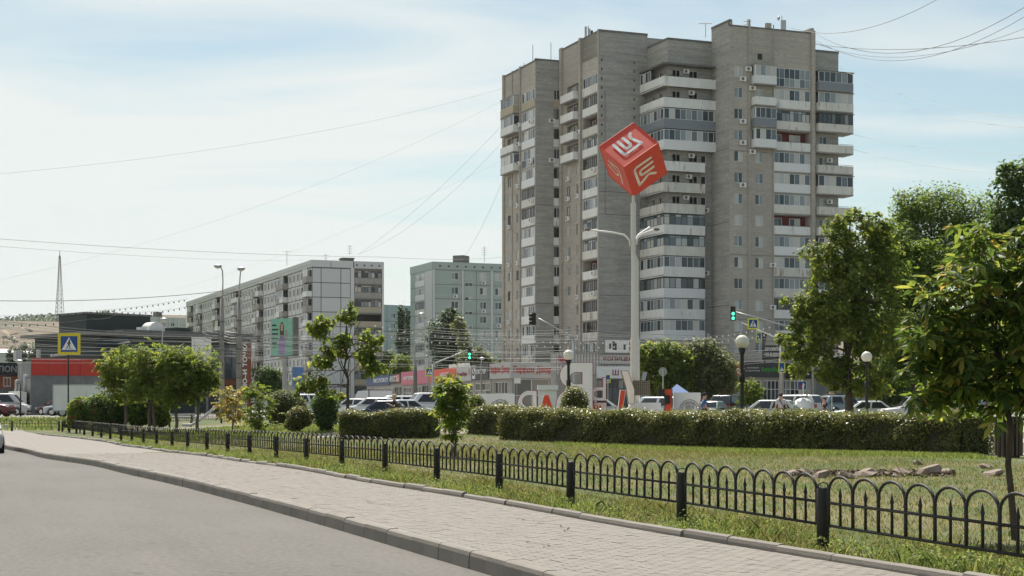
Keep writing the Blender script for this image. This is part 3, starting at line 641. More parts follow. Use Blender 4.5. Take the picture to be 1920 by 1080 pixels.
# ================================================================== BUILDINGS
GA = R(21.5); LD = Vector((-math.sin(GA), math.cos(GA))); FDR = Vector((math.cos(GA), math.sin(GA)))   # street grid of the town
def ray(p, px, D):
    k = (px - 960) / F; t = (k * p.y - p.x) / (D.x - k * D.y); return p + D * t
def upx(fr, px):
    k = (px - 960) / F; return (k * fr.o.y - fr.o.x) / (fr.u.x - k * fr.u.y)
def P2(px, d): return Vector(((px - 960) / F * d, d))
def FP(px0, d0, px1, d1): return Fr(P2(px0, d0), P2(px1, d1))
def wall_face(mb, fr, u0, u1, z0, z1, ops=(), m=0, d=0.0):
    us = sorted({u0, u1} | {min(max(o[0], u0), u1) for o in ops} | {min(max(o[1], u0), u1) for o in ops}); zs = sorted({z0, z1} | {o[2] for o in ops} | {o[3] for o in ops})
    for a, b in zip(us[:-1], us[1:]):
        run = None
        for c, e in zip(zs[:-1], zs[1:]):
            hole = any(o[0] - 1e-6 <= a and b <= o[1] + 1e-6 and o[2] - 1e-6 <= c and e <= o[3] + 1e-6 for o in ops)
            if not hole: mb.fquad(fr, a, b, c, e, d, m)
    for a, b, c, e, dep, mk in ops:
        q = lambda u, z, dd: fr.p(u, z, d + dd)
        mb.quad(q(a, c, 0), q(a, c, -dep), q(a, e, -dep), q(a, e, 0), m, ((0, c), (dep, c), (dep, e), (0, e)))
        mb.quad(q(b, c, -dep), q(b, c, 0), q(b, e, 0), q(b, e, -dep), m, ((0, c), (dep, c), (dep, e), (0, e)))
        mb.quad(q(a, e, 0), q(a, e, -dep), q(b, e, -dep), q(b, e, 0), m); mb.quad(q(a, c, -dep), q(a, c, 0), q(b, c, 0), q(b, c, -dep), m)
        mb.quad(q(a, c, -dep), q(b, c, -dep), q(b, e, -dep), q(a, e, -dep), mk, ((a, c), (b, c), (b, e), (a, e)))
_win = {}
def window(par, fr, u0, u1, z0, z1, d=-0.10, n=2, fm='white', pm='pane', tr=None, bar=0.06, name='window'):
    """frame with mullions (mesh shared between alike windows) and its panes as a sub-part"""
    w, h = round(u1 - u0, 2), round(z1 - z0, 2); k = (w, h, n, fm, pm, tr, bar)
    if k not in _win:
        a = MB(); a.box(0, bar, 0, 0.08, 0, h); a.box(w - bar, w, 0, 0.08, 0, h); a.box(bar, w - bar, 0, 0.08, 0, bar); a.box(bar, w - bar, 0, 0.08, h - bar, h)
        for i in range(1, n): x = w * i / n; a.box(x - bar * 0.45, x + bar * 0.45, 0.004, 0.076, bar, h - bar)
        if tr: a.box(bar, w - bar, 0.008, 0.072, h * tr - bar * 0.4, h * tr + bar * 0.4)
        b = MB()
        for i in range(n):
            x0, x1 = w * i / n + bar * 0.4, w * (i + 1) / n - bar * 0.4
            for (c, e) in (((bar, h * tr), (h * tr, h - bar)) if tr else ((bar, h - bar),)): b.quad((x0, 0.05, c), (x1, 0.05, c), (x1, 0.05, e), (x0, 0.05, e))
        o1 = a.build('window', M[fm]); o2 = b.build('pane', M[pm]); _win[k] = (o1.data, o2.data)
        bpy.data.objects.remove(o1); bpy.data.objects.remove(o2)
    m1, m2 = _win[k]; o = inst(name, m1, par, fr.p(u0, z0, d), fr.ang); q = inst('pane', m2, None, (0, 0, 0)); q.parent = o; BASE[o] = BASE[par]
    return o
_ac = []
def aircon(par, fr, u, z, d=0.0):
    if not _ac:
        a = MB(); a.box(-0.42, 0.42, -0.42, -0.08, 0, 0.58, 0); a.box(-0.36, -0.30, -0.1, 0, 0.05, 0.1, 2); a.box(0.30, 0.36, -0.1, 0, 0.05, 0.1, 2)
        i = len(a.v); a.poly([(-0.08 + 0.22 * math.cos(k * math.pi / 6), -0.425, 0.29 + 0.22 * math.sin(k * math.pi / 6)) for k in range(12)], 1)
        o = a.build('air_conditioner', [M['panelwhite'], M['concd'], M['metal']]); _ac.append(o.data); bpy.data.objects.remove(o)
    return inst('air_conditioner', _ac[0], par, fr.p(u, z, d), fr.ang)
WP = lambda: rt.choice(('panelwhite', 'panelwhite', 'panelw2', 'panelw3'))
rt = random.Random(11)
def loggia(par, fr, u0, u1, zf, kind, wallmb, d=0.0, panel=None):
    """parapet + glazing of one recessed loggia; wall opening is cut by the caller"""
    w = u1 - u0; n = max(3, int(round(w / 0.75)))
    pm = panel or {'grey': 'panelgrey', 'beige': 'panelbeige', 'sid': 'sidwhite'}.get(kind) or WP()
    if kind == 'tall':
        window(par, fr, u0, u1, zf - 0.05, zf + 2.45, d + 0.06, n, 'sidwhite', tr=0.46); return
    mb = MB(); mb.fbox(fr, u0 - 0.04, u1 + 0.04, zf - 0.12, zf + 1.0, d - 0.02, d + 0.10, 0); mb.fbox(fr, u0 - 0.06, u1 + 0.06, zf - 0.28, zf - 0.12, d - 0.02, d + 0.14, 1)
    if kind in ('open', 'red'):
        mb.fbox(fr, u0, u1, zf + 1.06, zf + 1.1, d + 0.02, d + 0.06, 2)
    mb.build('balcony', [M[pm], M['conc'], M['concd']], par)
    if kind in ('open', 'red'):
        window(par, fr, u0 + w * 0.12, u0 + w * 0.34, zf + 0.8, zf + 2.2, d - 1.12, 2); window(par, fr, u0 + w * 0.55, u0 + w * 0.85, zf + 0.8, zf + 2.2, d - 1.12, 2)
    else:
        fm = {'wood': 'wood', 'green': 'greenframe', 'woodw': 'greenframe'}.get(kind, 'sidwhite')
        window(par, fr, u0, u1, zf + 1.0, zf + 2.42, d + 0.02, n + (2 if kind in ('wood', 'woodw', 'green') else 0), fm, 'paned' if kind in ('wood',) else 'pane', 0.76 if kind in ('woodw', 'green') else None)

# ---- sixteen storey brick tower
twp = {1368: P2(1368, 2.8 * F / 39.9)}
q = twp[1368]
for px, D in ((1334, LD), (1252, -FDR), (1214, LD), (1124, -FDR), (1051, LD), (1004, -FDR), (944, LD)): q = ray(q, px, D); twp[px] = q
twp[1526] = ray(twp[1368], 1526, FDR); twp['e0'] = twp[1526] + LD * 0.5; twp['e1'] = ray(twp['e0'], 1572, FDR)
tb = (twp[1252].x, twp[1252].y + 8, 0.45)
TW = thing('apartment_tower', 'sixteen storey grey brick apartment tower with sawtooth front, white balconies and stepped parapets', 'apartment tower', tb)
zf = lambda n: 1.82 + 2.8 * n
fA, fW1, fB, fW2 = Fr(twp[944], twp[1004]), Fr(twp[1004], twp[1051]), Fr(twp[1051], twp[1124]), Fr(twp[1124], twp[1214])
fCl, fC, fDl, fD, fE = Fr(twp[1214], twp[1252]), Fr(twp[1252], twp[1334]), Fr(twp[1334], twp[1368]), Fr(twp[1368], twp[1526]), Fr(twp['e0'], twp['e1'])
rt = random.Random(11); Z0 = 0.3
def cols(fr, *pxs): return [upx(fr, p) for p in pxs]
def side_wing(fr, wpx, bay, log, top, kinds, bays, extra_ribs):
    mb = MB(); ops = []; l0, l1 = cols(fr, *log); wu = cols(fr, *wpx); b0, b1 = cols(fr, *bay)
    for n in range(0, 16):
        ops.append((l0, l1, zf(n) - 0.1, zf(n) + 2.45, 1.2, 1 if kinds[15 - n] == 'red' else 0))
        for u in wu:
            if n < 12: ops.append((u - 0.62, u + 0.62, zf(n) + 0.85, zf(n) + 2.25, 0.16, 0))
        if n >= 12: ops.append((b0 + 0.2, b1 - 0.2, zf(n), zf(n) + 2.3, 0.5, 0))
    wall_face(mb, fr, 0, fr.L, Z0, top, ops)
    for r0, r1, dd in extra_ribs: mb.fbox(fr, upx(fr, r0), upx(fr, r1), Z0, top + 0.35, 0.003, dd)
    mb.fbox(fr, 0, fr.L, top, top + 0.25, -0.3, 0.06, 2)
    mb.build('wall', [M['brick2'], M['redbrick'], M['concd']], TW)
    for n in range(0, 16):
        loggia(TW, fr, l0, l1, zf(n), kinds[15 - n], mb)
        if rt.random() < 0.25: aircon(TW, fr, l1 - 0.7, zf(n) + 0.3, 0.1)
        if n < 12:
            for u in wu:
                window(TW, fr, u - 0.62, u + 0.62, zf(n) + 0.85, zf(n) + 2.25, n=2, fm='white' if rt.random() < 0.7 else 'wood')
                if rt.random() < 0.35: aircon(TW, fr, u + 0.3, zf(n) + 0.2)
        else:
            bk = bays[15 - n]; p = MB(); dd = 1.0
            p.fbox(fr, b0, b1, zf(n) - 0.2, zf(n) - 0.05, 0.0, dd, 1); p.fbox(fr, b0, b1, zf(n) - 0.05, zf(n) + 1.0, dd - 0.08, dd, 0); p.fbox(fr, b0, b0 + 0.08, zf(n) - 0.05, zf(n) + 1.0, 0.0, dd - 0.08, 0); p.fbox(fr, b1 - 0.08, b1, zf(n) - 0.05, zf(n) + 1.0, 0.0, dd - 0.08, 0)
            p.build('balcony', [M[{'grey': 'panelgrey', 'beige': 'panelbeige'}.get(bk, 'panelwhite')], M['conc']], TW)
            if bk != 'open':
                window(TW, fr, b0, b1, zf(n) + 1.0, zf(n) + 2.4, dd - 0.06, 4, 'sidwhite'); s1 = Fr(fr.p(b0, 0, 0)[:2], fr.p(b0, 0, dd)[:2]); s2 = Fr(fr.p(b1, 0, dd)[:2], fr.p(b1, 0, 0)[:2])
                window(TW, s2, 0, dd, zf(n) + 1.0, zf(n) + 2.4, -0.05, 1, 'sidwhite'); p2 = MB(); p2.fbox(fr, b0, b1, zf(n) + 2.4, zf(n) + 2.52, 0, dd + 0.06); p2.build('balcony_roof', M['conc'], TW)
            else: window(TW, fr, (b0 + b1) / 2 - 0.6, (b0 + b1) / 2 + 0.6, zf(n) + 0.8, zf(n) + 2.2, -0.3, 2)
            if rt.random() < 0.7: aircon(TW, fr, b1 + 0.3, zf(n) + 0.6, 0.0)
side_wing(fA, (955, 971), (950, 974), (979, 1003), 50.0, ['beige', 'sid', 'sid', 'tall', 'sid', 'wood', 'wood', 'sid', 'sid', 'white', 'sid', 'white', 'sid', 'white', 'white', 'sid'], ['beige', 'white', 'open', 'sid'], [(944.2, 947, 0.25), (960.5, 961.4, 0.12), (975.5, 977, 0.22)])
side_wing(fB, (1066, 1084), (1062.5, 1087), (1093.5, 1121), 51.7, ['white', 'wood', 'red', 'woodw', 'wood', 'white', 'white', 'woodw', 'woodw', 'red', 'wood', 'wood', 'wood', 'white', 'white', 'white'], ['open', 'open', 'open', 'open'], [(1051.5, 1056, 0.3), (1088, 1091.5, 0.3), (1121.8, 1123.6, 0.15)])
mb = MB()
u0, u1 = cols(fW1, 1038.5, 1050); ops = [(u0, u1, zf(n) - 0.05, zf(n) + 2.4, 0.9, 1) for n in range(2, 16)]
wall_face(mb, fW1, 0, fW1.L, Z0, 50.2, ops); mb.fbox(fW1, -0.05, fW1.L, 50.2, 50.45, -0.3, 0.06, 2)
wall_face(mb, fW2, 0, fW2.L, Z0, 51.7); mb.fbox(fW2, -0.05, fW2.L + 0.02, 51.7, 52.0, -0.3, 0.06, 2)
for z in (zf(10) - 0.1, zf(5) - 0.1, zf(1) + 1.2):
    mb.fbox(fW1, 0.02, fW1.L - 0.9, z, z + 0.09, 0.002, 0.02, 3); mb.fbox(fW2, 0.02, fW2.L - 0.02, z + 0.4, z + 0.48, 0.002, 0.02, 3)
for zz in (zf(9) + 1.0,): # painted outline of an old mural field
    mb.fbox(fW2, 0.8, 0.88, zf(9), zf(15), 0.002, 0.016, 3); mb.fbox(fW2, 6.1, 6.18, zf(9), zf(14), 0.002, 0.016, 3); mb.fbox(fW2, 0.88, 6.1, zf(9), zf(9) + 0.09, 0.002, 0.016, 3)
for k in range(9):
    mb.fbox(fW2, 0.25, 0.42, zf(15) + 2.4 - k * 1.25 + 1.5, zf(15) + 2.75 - k * 1.25 + 1.5, 0.002, 0.03, 1); mb.fbox(fW2, 5.1, 5.25, zf(15) + 2.4 - k * 1.25 + 1.5, zf(15) + 2.75 - k * 1.25 + 1.5, 0.002, 0.03, 1)
mb.build('wall', [M['brick'], M['dark'], M['concd'], M['concd']], TW)
for n in range(2, 16):
    p = MB(); p.fbox(fW1, u0 - 0.02, u1, zf(n) - 0.15, zf(n) + 0.95, -0.05, 0.05); p.build('balcony', M['panelwhite' if n not in (15,) else 'panelbeige'], TW)
    window(TW, fW1, u0, u1, zf(n) + 0.95, zf(n) + 2.4, -0.05, 2, 'wood' if n % 3 else 'sidwhite', 'paned', None)
    if n in (14, 12): aircon(TW, fW1, u0 - 0.4, zf(n) + 0.4, 0.0)
# corner balcony block
mb = MB(); topC = 49.9
opsL = []; opsF = []
for n in range(0, 16):
    opsF += [(0.7, 1.9, zf(n) + 0.1, zf(n) + 2.2, 0.15, 1), (3.2, 4.5, zf(n) + 0.8, zf(n) + 2.2, 0.15, 1)]
    if n < 12: opsF.append((5.0, 5.75, zf(n) + 0.85, zf(n) + 2.2, 0.15, 1))
    opsL += [(1.2, 2.2, zf(n) + 0.1, zf(n) + 2.2, 0.15, 1), (3.4, 4.4, zf(n) + 0.8, zf(n) + 2.2, 0.15, 1)]
wall_face(mb, fCl, 0, fCl.L, Z0, topC, opsL); wall_face(mb, fC, 0, fC.L, Z0, topC, opsF)
wall_face(mb, fDl, 0, fDl.L, Z0, 51.8); mb.fbox(fCl, 0, fCl.L + 0.05, topC, topC + 0.3, -0.3, 0.06, 2); mb.fbox(fC, 0.06, fC.L, topC, topC + 0.3, -0.3, 0.06, 2); mb.fbox(fDl, 0, fDl.L + 0.06, 51.8, 52.1, -0.3, 0.06, 2)
for z in (zf(11) + 2.5, zf(8) + 1.2, zf(4) + 1.4, zf(2) + 1.8): mb.fbox(fDl, 0.1, fDl.L - 0.1, z, z + 0.10, 0.002, 0.02, 3); mb.fbox(fC, 5.95, fC.L - 0.02, z, z + 0.10, 0.002, 0.02, 3)
mb.build('wall', [M['brick'], M['dark'], M['concd'], M['concd']], TW)
ck = ['mix', 'open', 'sidgrey', 'sid', 'openw', 'open', 'open', 'woodw', 'woodw2', 'sid', 'wood', 'sid2', 'amber', 'amber', 'sid', 'sid']
for n in range(0, 16):
    k = ck[15 - n]; z = zf(n); far = upx(fC, 1341) if n >= 12 else upx(fC, 1314); pr = 1.2; gm = 'panelgrey' if k == 'sidgrey' else ('sidwhite' if n in (12, 1, 0, 3, 5) else WP())
    p = MB(); o_ = fC.p(-pr, 0, pr)
    A = [fCl.p(0.1, 0, 0), fCl.p(0.1, 0, pr), o_, fC.p(far, 0, pr), fC.p(far, 0, 0), fC.p(0, 0, 0)]
    for zz, rev in ((z - 0.22, 1), (z - 0.04, 0)): p.poly([(a[0], a[1], zz) for a in (A[::-1] if not rev else A)], 1)
    for i in range(5): a, b = A[i], A[i + 1]; p.quad((a[0], a[1], z - 0.22), (b[0], b[1], z - 0.22), (b[0], b[1], z - 0.04), (a[0], a[1], z - 0.04), 1)
    p.fbox(fCl, 0.1, fCl.L + pr - 0.07, z - 0.3, z + 0.98, pr - 0.07, pr, 0); p.fbox(fC, -pr, far, z - 0.3, z + 0.98, pr - 0.07, pr + 0.003, 0); p.fbox(fC, far - 0.07, far, z - 0.04, z + 0.98, 0, pr - 0.08, 0)
    if k.startswith('open') or k == 'mix': p.fbox(fC, -pr, far, z + 1.06, z + 1.10, pr - 0.05, pr - 0.01, 2); p.fbox(fCl, 0.1, fCl.L + pr - 0.1, z + 1.06, z + 1.10, pr - 0.05, pr - 0.01, 2)
    p.build('balcony', [M[gm], M['conc'], M['concd']], TW)
    if not k.startswith('open') and k != 'mix':
        fm = 'greenframe' if k.startswith('woodw') else ('wood' if k == 'wood' else 'sidwhite'); L1 = far + pr - 0.02
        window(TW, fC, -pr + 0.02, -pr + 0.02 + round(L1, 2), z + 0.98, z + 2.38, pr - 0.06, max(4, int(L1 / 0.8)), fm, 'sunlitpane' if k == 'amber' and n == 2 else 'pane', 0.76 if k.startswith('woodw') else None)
        window(TW, fCl, 0.1, fCl.L + pr - 0.1, z + 0.98, z + 2.38, pr - 0.06, 7, fm, 'pane', 0.76 if k.startswith('woodw') else None)
    else:
        window(TW, fC, 0.7, 1.9, z + 0.1, z + 2.2, -0.1, 2); window(TW, fC, 3.2, 4.5, z + 0.8, z + 2.2, -0.1, 2); window(TW, fCl, 3.4, 4.4, z + 0.8, z + 2.2, -0.1, 2); window(TW, fCl, 1.2, 2.2, z + 0.1, z + 2.2, -0.1, 2)
        if k == 'mix': window(TW, fCl, 0.1, 3.2, z + 0.98, z + 2.38, pr - 0.06, 4, 'sidwhite')
        aircon(TW, fC, 2.6 + (n % 3) * 0.4, z + 1.7, 0.0)
    if n < 12:
        window(TW, fC, 5.0, 5.75, z + 0.85, z + 2.2, -0.1, 1, 'white', 'paned')
        if n % 3 == 0: aircon(TW, fC, 5.6, z + 0.1, 0.0)
p = MB(); A = [fCl.p(0.1, 0, 0), fCl.p(0.1, 0, 1.3), fC.p(-1.3, 0, 1.3), fC.p(upx(fC, 1341), 0, 1.3), fC.p(upx(fC, 1341), 0, 0), fC.p(0, 0, 0)]; zt = zf(16) - 0.2
p.poly([(a[0], a[1], zt) for a in A]); p.poly([(a[0], a[1], zt + 0.2) for a in A[::-1]])
for i in range(5): a, b = A[i], A[i + 1]; p.quad((a[0], a[1], zt), (b[0], b[1], zt), (b[0], b[1], zt + 0.2), (a[0], a[1], zt + 0.2))
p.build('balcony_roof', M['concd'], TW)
# main front
mb = MB(); ops = []; dk = ['tall', 'white', 'woodw', 'red', 'sid', 'sid', 'white', 'red', 'sid', 'white', 'white', 'wood', 'white', 'white', 'sid', 'white']
w1, w2 = cols(fD, 1385, 1424); l0, l1 = cols(fD, 1451, 1518.5); b0, b1 = cols(fD, 1408.5, 1448.5)
for n in range(0, 16):
    ops += [(w1 - 0.65, w1 + 0.65, zf(n) + 0.85, zf(n) + 2.25, 0.16, 0), (l0, l1, zf(n) - 0.1, zf(n) + 2.45, 1.2, 1 if dk[15 - n] == 'red' else 0)]
    ops.append((w2 - 0.62, w2 + 0.62, zf(n) + 0.85, zf(n) + 2.25, 0.16, 0))
wall_face(mb, fD, 0, fD.L, Z0, 51.2, ops)
mb.fbox(fD, 0, fD.L, 51.2, 51.42, -0.3, 0.06, 2); mb.fbox(fD, fD.L - 0.5, fD.L, 51.42, 52.0, -2.5, 0.05); mb.fbox(fD, 0, 0.4, 51.42, 52.0, -0.4, 0.05)
for a, b_, dd, t in ((1402.5, 1406, 0.16, 52.3), (1449.2, 1450.4, 0.14, 51.9), (1519.6, 1526.4, 0.35, 51.6)): mb.fbox(fD, upx(fD, a), upx(fD, b_), Z0, t, 0.003, dd)
mb.fbox(fD, upx(fD, 1437), upx(fD, 1446), 51.42, 52.1, -0.4, 0.08)
mb.fbox(fD, upx(fD, 1420.5), upx(fD, 1429), zf(16) + 0.5, zf(16) + 1.3, 0.002, 0.03, 3)
for z in (zf(12) - 0.6, zf(7) - 0.3, zf(4) - 0.4): mb.fbox(fD, 0.1, l0 - 0.4, z, z + 0.07, 0.002, 0.016, 2)
mb.build('wall', [M['brick2'], M['redbrick'], M['concd'], M['dark']], TW)
for n in range(0, 16):
    window(TW, fD, w1 - 0.65, w1 + 0.65, zf(n) + 0.85, zf(n) + 2.25, n=2, fm='white'); loggia(TW, fD, l0, l1, zf(n), dk[15 - n], None)
    if n in (15, 13, 12, 10): aircon(TW, fD, w1 + 0.5, zf(n) + 0.22, 0.0)
    if n in (15, 14, 11): aircon(TW, fD, w2 - 1.2 + (n == 15) * -0.6, zf(n) + 1.9 - (n == 15) * 0.3, 0.0)
    if n in (6, 4): aircon(TW, fD, l0 - 0.3, zf(n) + 1.0, 0.0)
    window(TW, fD, w2 - 0.62, w2 + 0.62, zf(n) + 0.85, zf(n) + 2.25, n=2, fm='white')
    if n >= 12:
        bk = ('sid', 'white', 'grey', 'white')[n - 12]; z = zf(n); p = MB(); dd = 1.1
        p.fbox(fD, b0, b1, z - 0.2, z - 0.05, 0, dd, 1); p.fbox(fD, b0, b1, z - 0.05, z + 1.0, dd - 0.08, dd, 0); p.fbox(fD, b0, b0 + 0.08, z - 0.05, z + 1.0, 0, dd - 0.08, 0); p.fbox(fD, b1 - 0.08, b1, z - 0.05, z + 1.0, 0, dd - 0.08, 0)
        p.build('balcony', [M[{14: 'panelwhite', 13: 'panelgrey'}.get(n, 'sidwhite')], M['conc']], TW)
        if n != 14:
            window(TW, fD, b0, b1, z + 1.0, z + 2.4, dd - 0.06, 4, 'sidwhite'); s1 = Fr(fD.p(b0, 0, 0)[:2], fD.p(b0, 0, dd)[:2]); window(TW, s1, 0, dd, z + 1.0, z + 2.4, -0.05, 2, 'sidwhite')
            p2 = MB(); p2.fbox(fD, b0 - 0.05, b1 + 0.05, z + 2.4, z + 2.52, 0, dd + 0.06); p2.build('balcony_roof', M['conc'], TW)
# right end with projecting balconies
mb = MB(); wall_face(mb, fE, 0, fE.L, Z0, 49.0, [(1.2, 2.4, zf(n) + 0.1, zf(n) + 2.2, 0.2, 1) for n in range(0, 16)]); mb.fbox(fE, 0, fE.L + 0.05, 49.0, 49.3, -0.3, 0.06, 2)
fS = Fr(twp['e1'], twp['e1'] + LD * 22); wall_face(mb, fS, 0, 22, Z0, 49.0); fJ = Fr(twp[1526], twp['e0']); wall_face(mb, fJ, 0, fJ.L, Z0, 51.2)
mb.build('wall', [M['brick'], M['dark'], M['concd']], TW)
ek = ['grey', 'sid', 'dark', 'open', 'open', 'sidx', 'open', 'open', 'sid', 'open', 'white', 'open', 'sid', 'open', 'open', 'open']
e0 = 0.25; e1 = fE.L + 1.5
for n in range(1, 16):
    z = zf(n); k = ek[15 - n]; p = MB(); dd = 1.35
    p.fbox(fE, e0, e1, z - 0.25, z - 0.08, 0.0, dd, 1); p.fbox(fE, e0, e1, z - 0.08, z + 0.95, dd - 0.08, dd, 0); p.fbox(fE, e0, e0 + 0.08, z - 0.08, z + 0.95, 0, dd - 0.08, 0); p.fbox(fE, e1 - 0.08, e1, z - 0.08, z + 0.95, -1.2, dd - 0.08, 0)
    p.fbox(fE, fE.L + 0.06, e1, z - 0.25, z - 0.08, -1.2, -0.003, 1)
    if k == 'open': p.fbox(fE, e0 + 1.2, e1, z + 1.05, z + 1.1, dd - 0.06, dd - 0.02, 2)
    p.build('balcony', [M['panelgrey' if k == 'grey' else WP()], M['conc'], M['concd']], TW)
    if k != 'open':
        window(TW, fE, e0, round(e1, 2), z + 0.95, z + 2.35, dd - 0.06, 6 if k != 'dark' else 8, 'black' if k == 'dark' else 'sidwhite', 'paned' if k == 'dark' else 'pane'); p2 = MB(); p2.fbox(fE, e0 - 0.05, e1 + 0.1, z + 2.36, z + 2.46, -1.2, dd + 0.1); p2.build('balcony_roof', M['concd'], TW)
    else:
        window(TW, fE, 1.2, 2.4, z + 0.1, z + 2.2, -0.12, 2)
        if n % 2: aircon(TW, fE, 2.6, z + 1.5, 0)
# roof and rear walls close the volume
rp = [twp[944], twp[1004], twp[1051], twp[1124], twp[1214], twp[1252], twp[1334], twp[1368], twp[1526], twp['e0'], twp['e1'], twp['e1'] + LD * 22, twp[944] + FDR * 6 + LD * 6]
mb = MB(); mb.poly([(p.x, p.y, 48.9) for p in rp]); mb.build('roof', M['concd'], TW)
mb = MB()
for a, b_ in ((rp[11], rp[12]), (rp[12], rp[0])): fr = Fr(a, b_); wall_face(mb, fr, 0, fr.L, Z0, 49.5)
for px, D_, t in ((1124, LD, 6.0), (1214, LD, 5.0), (1334, FDR, 2.0)):
    fr = Fr(twp[px], twp[px] + D_ * t); wall_face(mb, fr, 0, fr.L, 48.5, 51.6)
mb.build('wall', M['brick'], TW)
mb = MB(); fr = Fr(twp[1252] + LD * 7, twp[1252] + LD * 7 + FDR * 7); mb.fbox(fr, 0, 7, 48.9, 51.7, -5, 0); mb.build('lift_house', M['brick'], TW)

# ---- nine storey white panel building at left
zp = lambda n: 24.4 - 2.75 * (8 - n)
K = P2(585, 300); far_ = P2(350, 425); u_ = (K - far_).normalized(); perp = Vector((-u_.y, u_.x)) if (-u_.y) > 0 else Vector((u_.y, -u_.x)); rgt = ray(K, 719.5, perp)
PB = thing('panel_building', 'long nine storey white panel apartment building with bare end wall facing the street', 'apartment building', (K.x, K.y, 0.45))
fL, fR = Fr(far_, K), Fr(K, rgt)
M['panelA'] = islandmat('panel_wall_pale', [(0, (0.56, 0.565, 0.555)), (0.5, (0.61, 0.62, 0.615)), (1, (0.65, 0.655, 0.65))], 0.85, grain=0.1)
M['panelB'] = islandmat('panel_wall_green', [(0, (0.37, 0.44, 0.40)), (0.5, (0.41, 0.48, 0.44)), (1, (0.34, 0.42, 0.38))], 0.85, grain=0.12)
M['panelC'] = islandmat('panel_wall_blue', [(0, (0.36, 0.46, 0.50)), (1, (0.42, 0.51, 0.54))], 0.85, grain=0.12)
M['parap'] = mat('ribbed_beige_parapet', (0.36, 0.34, 0.31), 0.85, var=0.15, scale=2)
mb = MB(); ncol = 42; pit = fL.L / ncol; ops = []; balc = {2, 6, 13, 14, 20, 21, 27, 28, 34, 35, 41}
for c in range(ncol):
    u = (c + 0.5) * pit
    for n in range(9):
        if c not in balc: ops.append((u - 0.75, u + 0.75, zp(n) + 0.85, zp(n) + 2.25, 0.15, 1))
        else: ops.append((u - 1.25, u + 1.25, zp(n) + 0.1, zp(n) + 2.3, 0.4, 1))
mbw = MB(); wall_face(mbw, fL, 0, fL.L, 0.2, 27.2, ops); mbw.fbox(fL, -0.2, fL.L, 27.2, 28.5, -0.4, 0.12, 0)
for n in range(0, 10): mbw.fbox(fL, 0.02, fL.L - 0.02, zp(n) - 0.20, zp(n) - 0.02, 0.004, 0.012, 2)
for c in range(1, ncol):
    mbw.fbox(fL, c * pit - 0.08, c * pit + 0.08, 0.5, 27.1, 0.014, 0.022, 2)
for c in range(ncol * 2): mbw.fbox(fL, (c + 0.5) * pit / 2 - 0.15, (c + 0.5) * pit / 2 + 0.15, 27.55, 27.85, 0.122, 0.13, 1)
mbw.build('wall', [M['panelA'], M['dark'], M['concd']], PB)
vis = lambda c, n: not (n < 5 and (far_ + u_ * ((c + 0.5) * pit)).x / (far_ + u_ * ((c + 0.5) * pit)).y * F + 960 < 468) and n > 0
for c in range(ncol):
    u = (c + 0.5) * pit
    for n in range(9):
        if not vis(c, n): continue
        if c in balc:
            p = MB(); p.fbox(fL, u - 1.5, u + 1.5, zp(n) - 0.18, zp(n) - 0.02, 0, 1.1, 1); p.fbox(fL, u - 1.5, u + 1.5, zp(n) - 0.02, zp(n) + 1.0, 1.02, 1.1, 0); p.fbox(fL, u + 1.42, u + 1.5, zp(n) - 0.02, zp(n) + 1.0, 0, 1.02, 0); p.fbox(fL, u - 1.5, u - 1.42, zp(n) - 0.02, zp(n) + 1.0, 0, 1.02, 0)
            if rt.random() < 0.6: p.fbox(fL, u - 1.55, u + 1.55, zp(n) + 2.4, zp(n) + 2.5, 0, 1.15, 1)
            p.build('balcony', [M['parap' if rt.random() < 0.6 else 'panelwhite'], M['conc']], PB)
            if rt.random() < 0.7: window(PB, fL, u - 1.5, u + 1.5, zp(n) + 1.0, zp(n) + 2.4, 1.04, 3, 'sidwhite' if rt.random() < 0.6 else 'wood', bar=0.09)
        else:
            window(PB, fL, u - 0.75, u + 0.75, zp(n) + 0.85, zp(n) + 2.25, -0.10, 2, 'white', 'paned', bar=0.07)
            if rt.random() < 0.2: aircon(PB, fL, u + 1.2, zp(n) + 0.5)
cu = cols(fR, 585.3, 602, 639, 657)
mb = MB(); wall_face(mb, fR, 0, fR.L, 0.2, 27.2, [(upx(fR, 664.5), upx(fR, 715.5), zp(n) - 0.1, zp(n) + 2.3, 1.3, 1) for n in range(9)], m=3, d=-0.03); mb.fbox(fR, upx(fR, 657.3), upx(fR, 664), 0.3, 27.2, -0.02, 0.1, 2); mb.fbox(fR, upx(fR, 716), fR.L, 0.3, 27.2, -0.02, 0.1, 2)
mb.fbox(fR, upx(fR, 664.2), fR.L, 27.15, 28.5, -0.4, 0.08, 2)
for k in range(4): mb.fbox(fR, upx(fR, 669 + 14 * k) - 0.15, upx(fR, 669 + 14 * k) + 0.15, 27.6, 27.9, 0.082, 0.09, 1)
back = [K, rgt, rgt + (far_ - K), far_]; mb.poly([(p.x, p.y, 28.3) for p in back], 3)
fr = Fr(rgt, rgt + (far_ - K)); wall_face(mb, fr, 0, fr.L, 0.2, 28.3); fr = Fr(rgt + (far_ - K), far_); wall_face(mb, fr, 0, fr.L, 0.2, 28.3)
mb.build('wall', [M['panelA'], M['dark'], M['panelA'], M['concd']], PB)
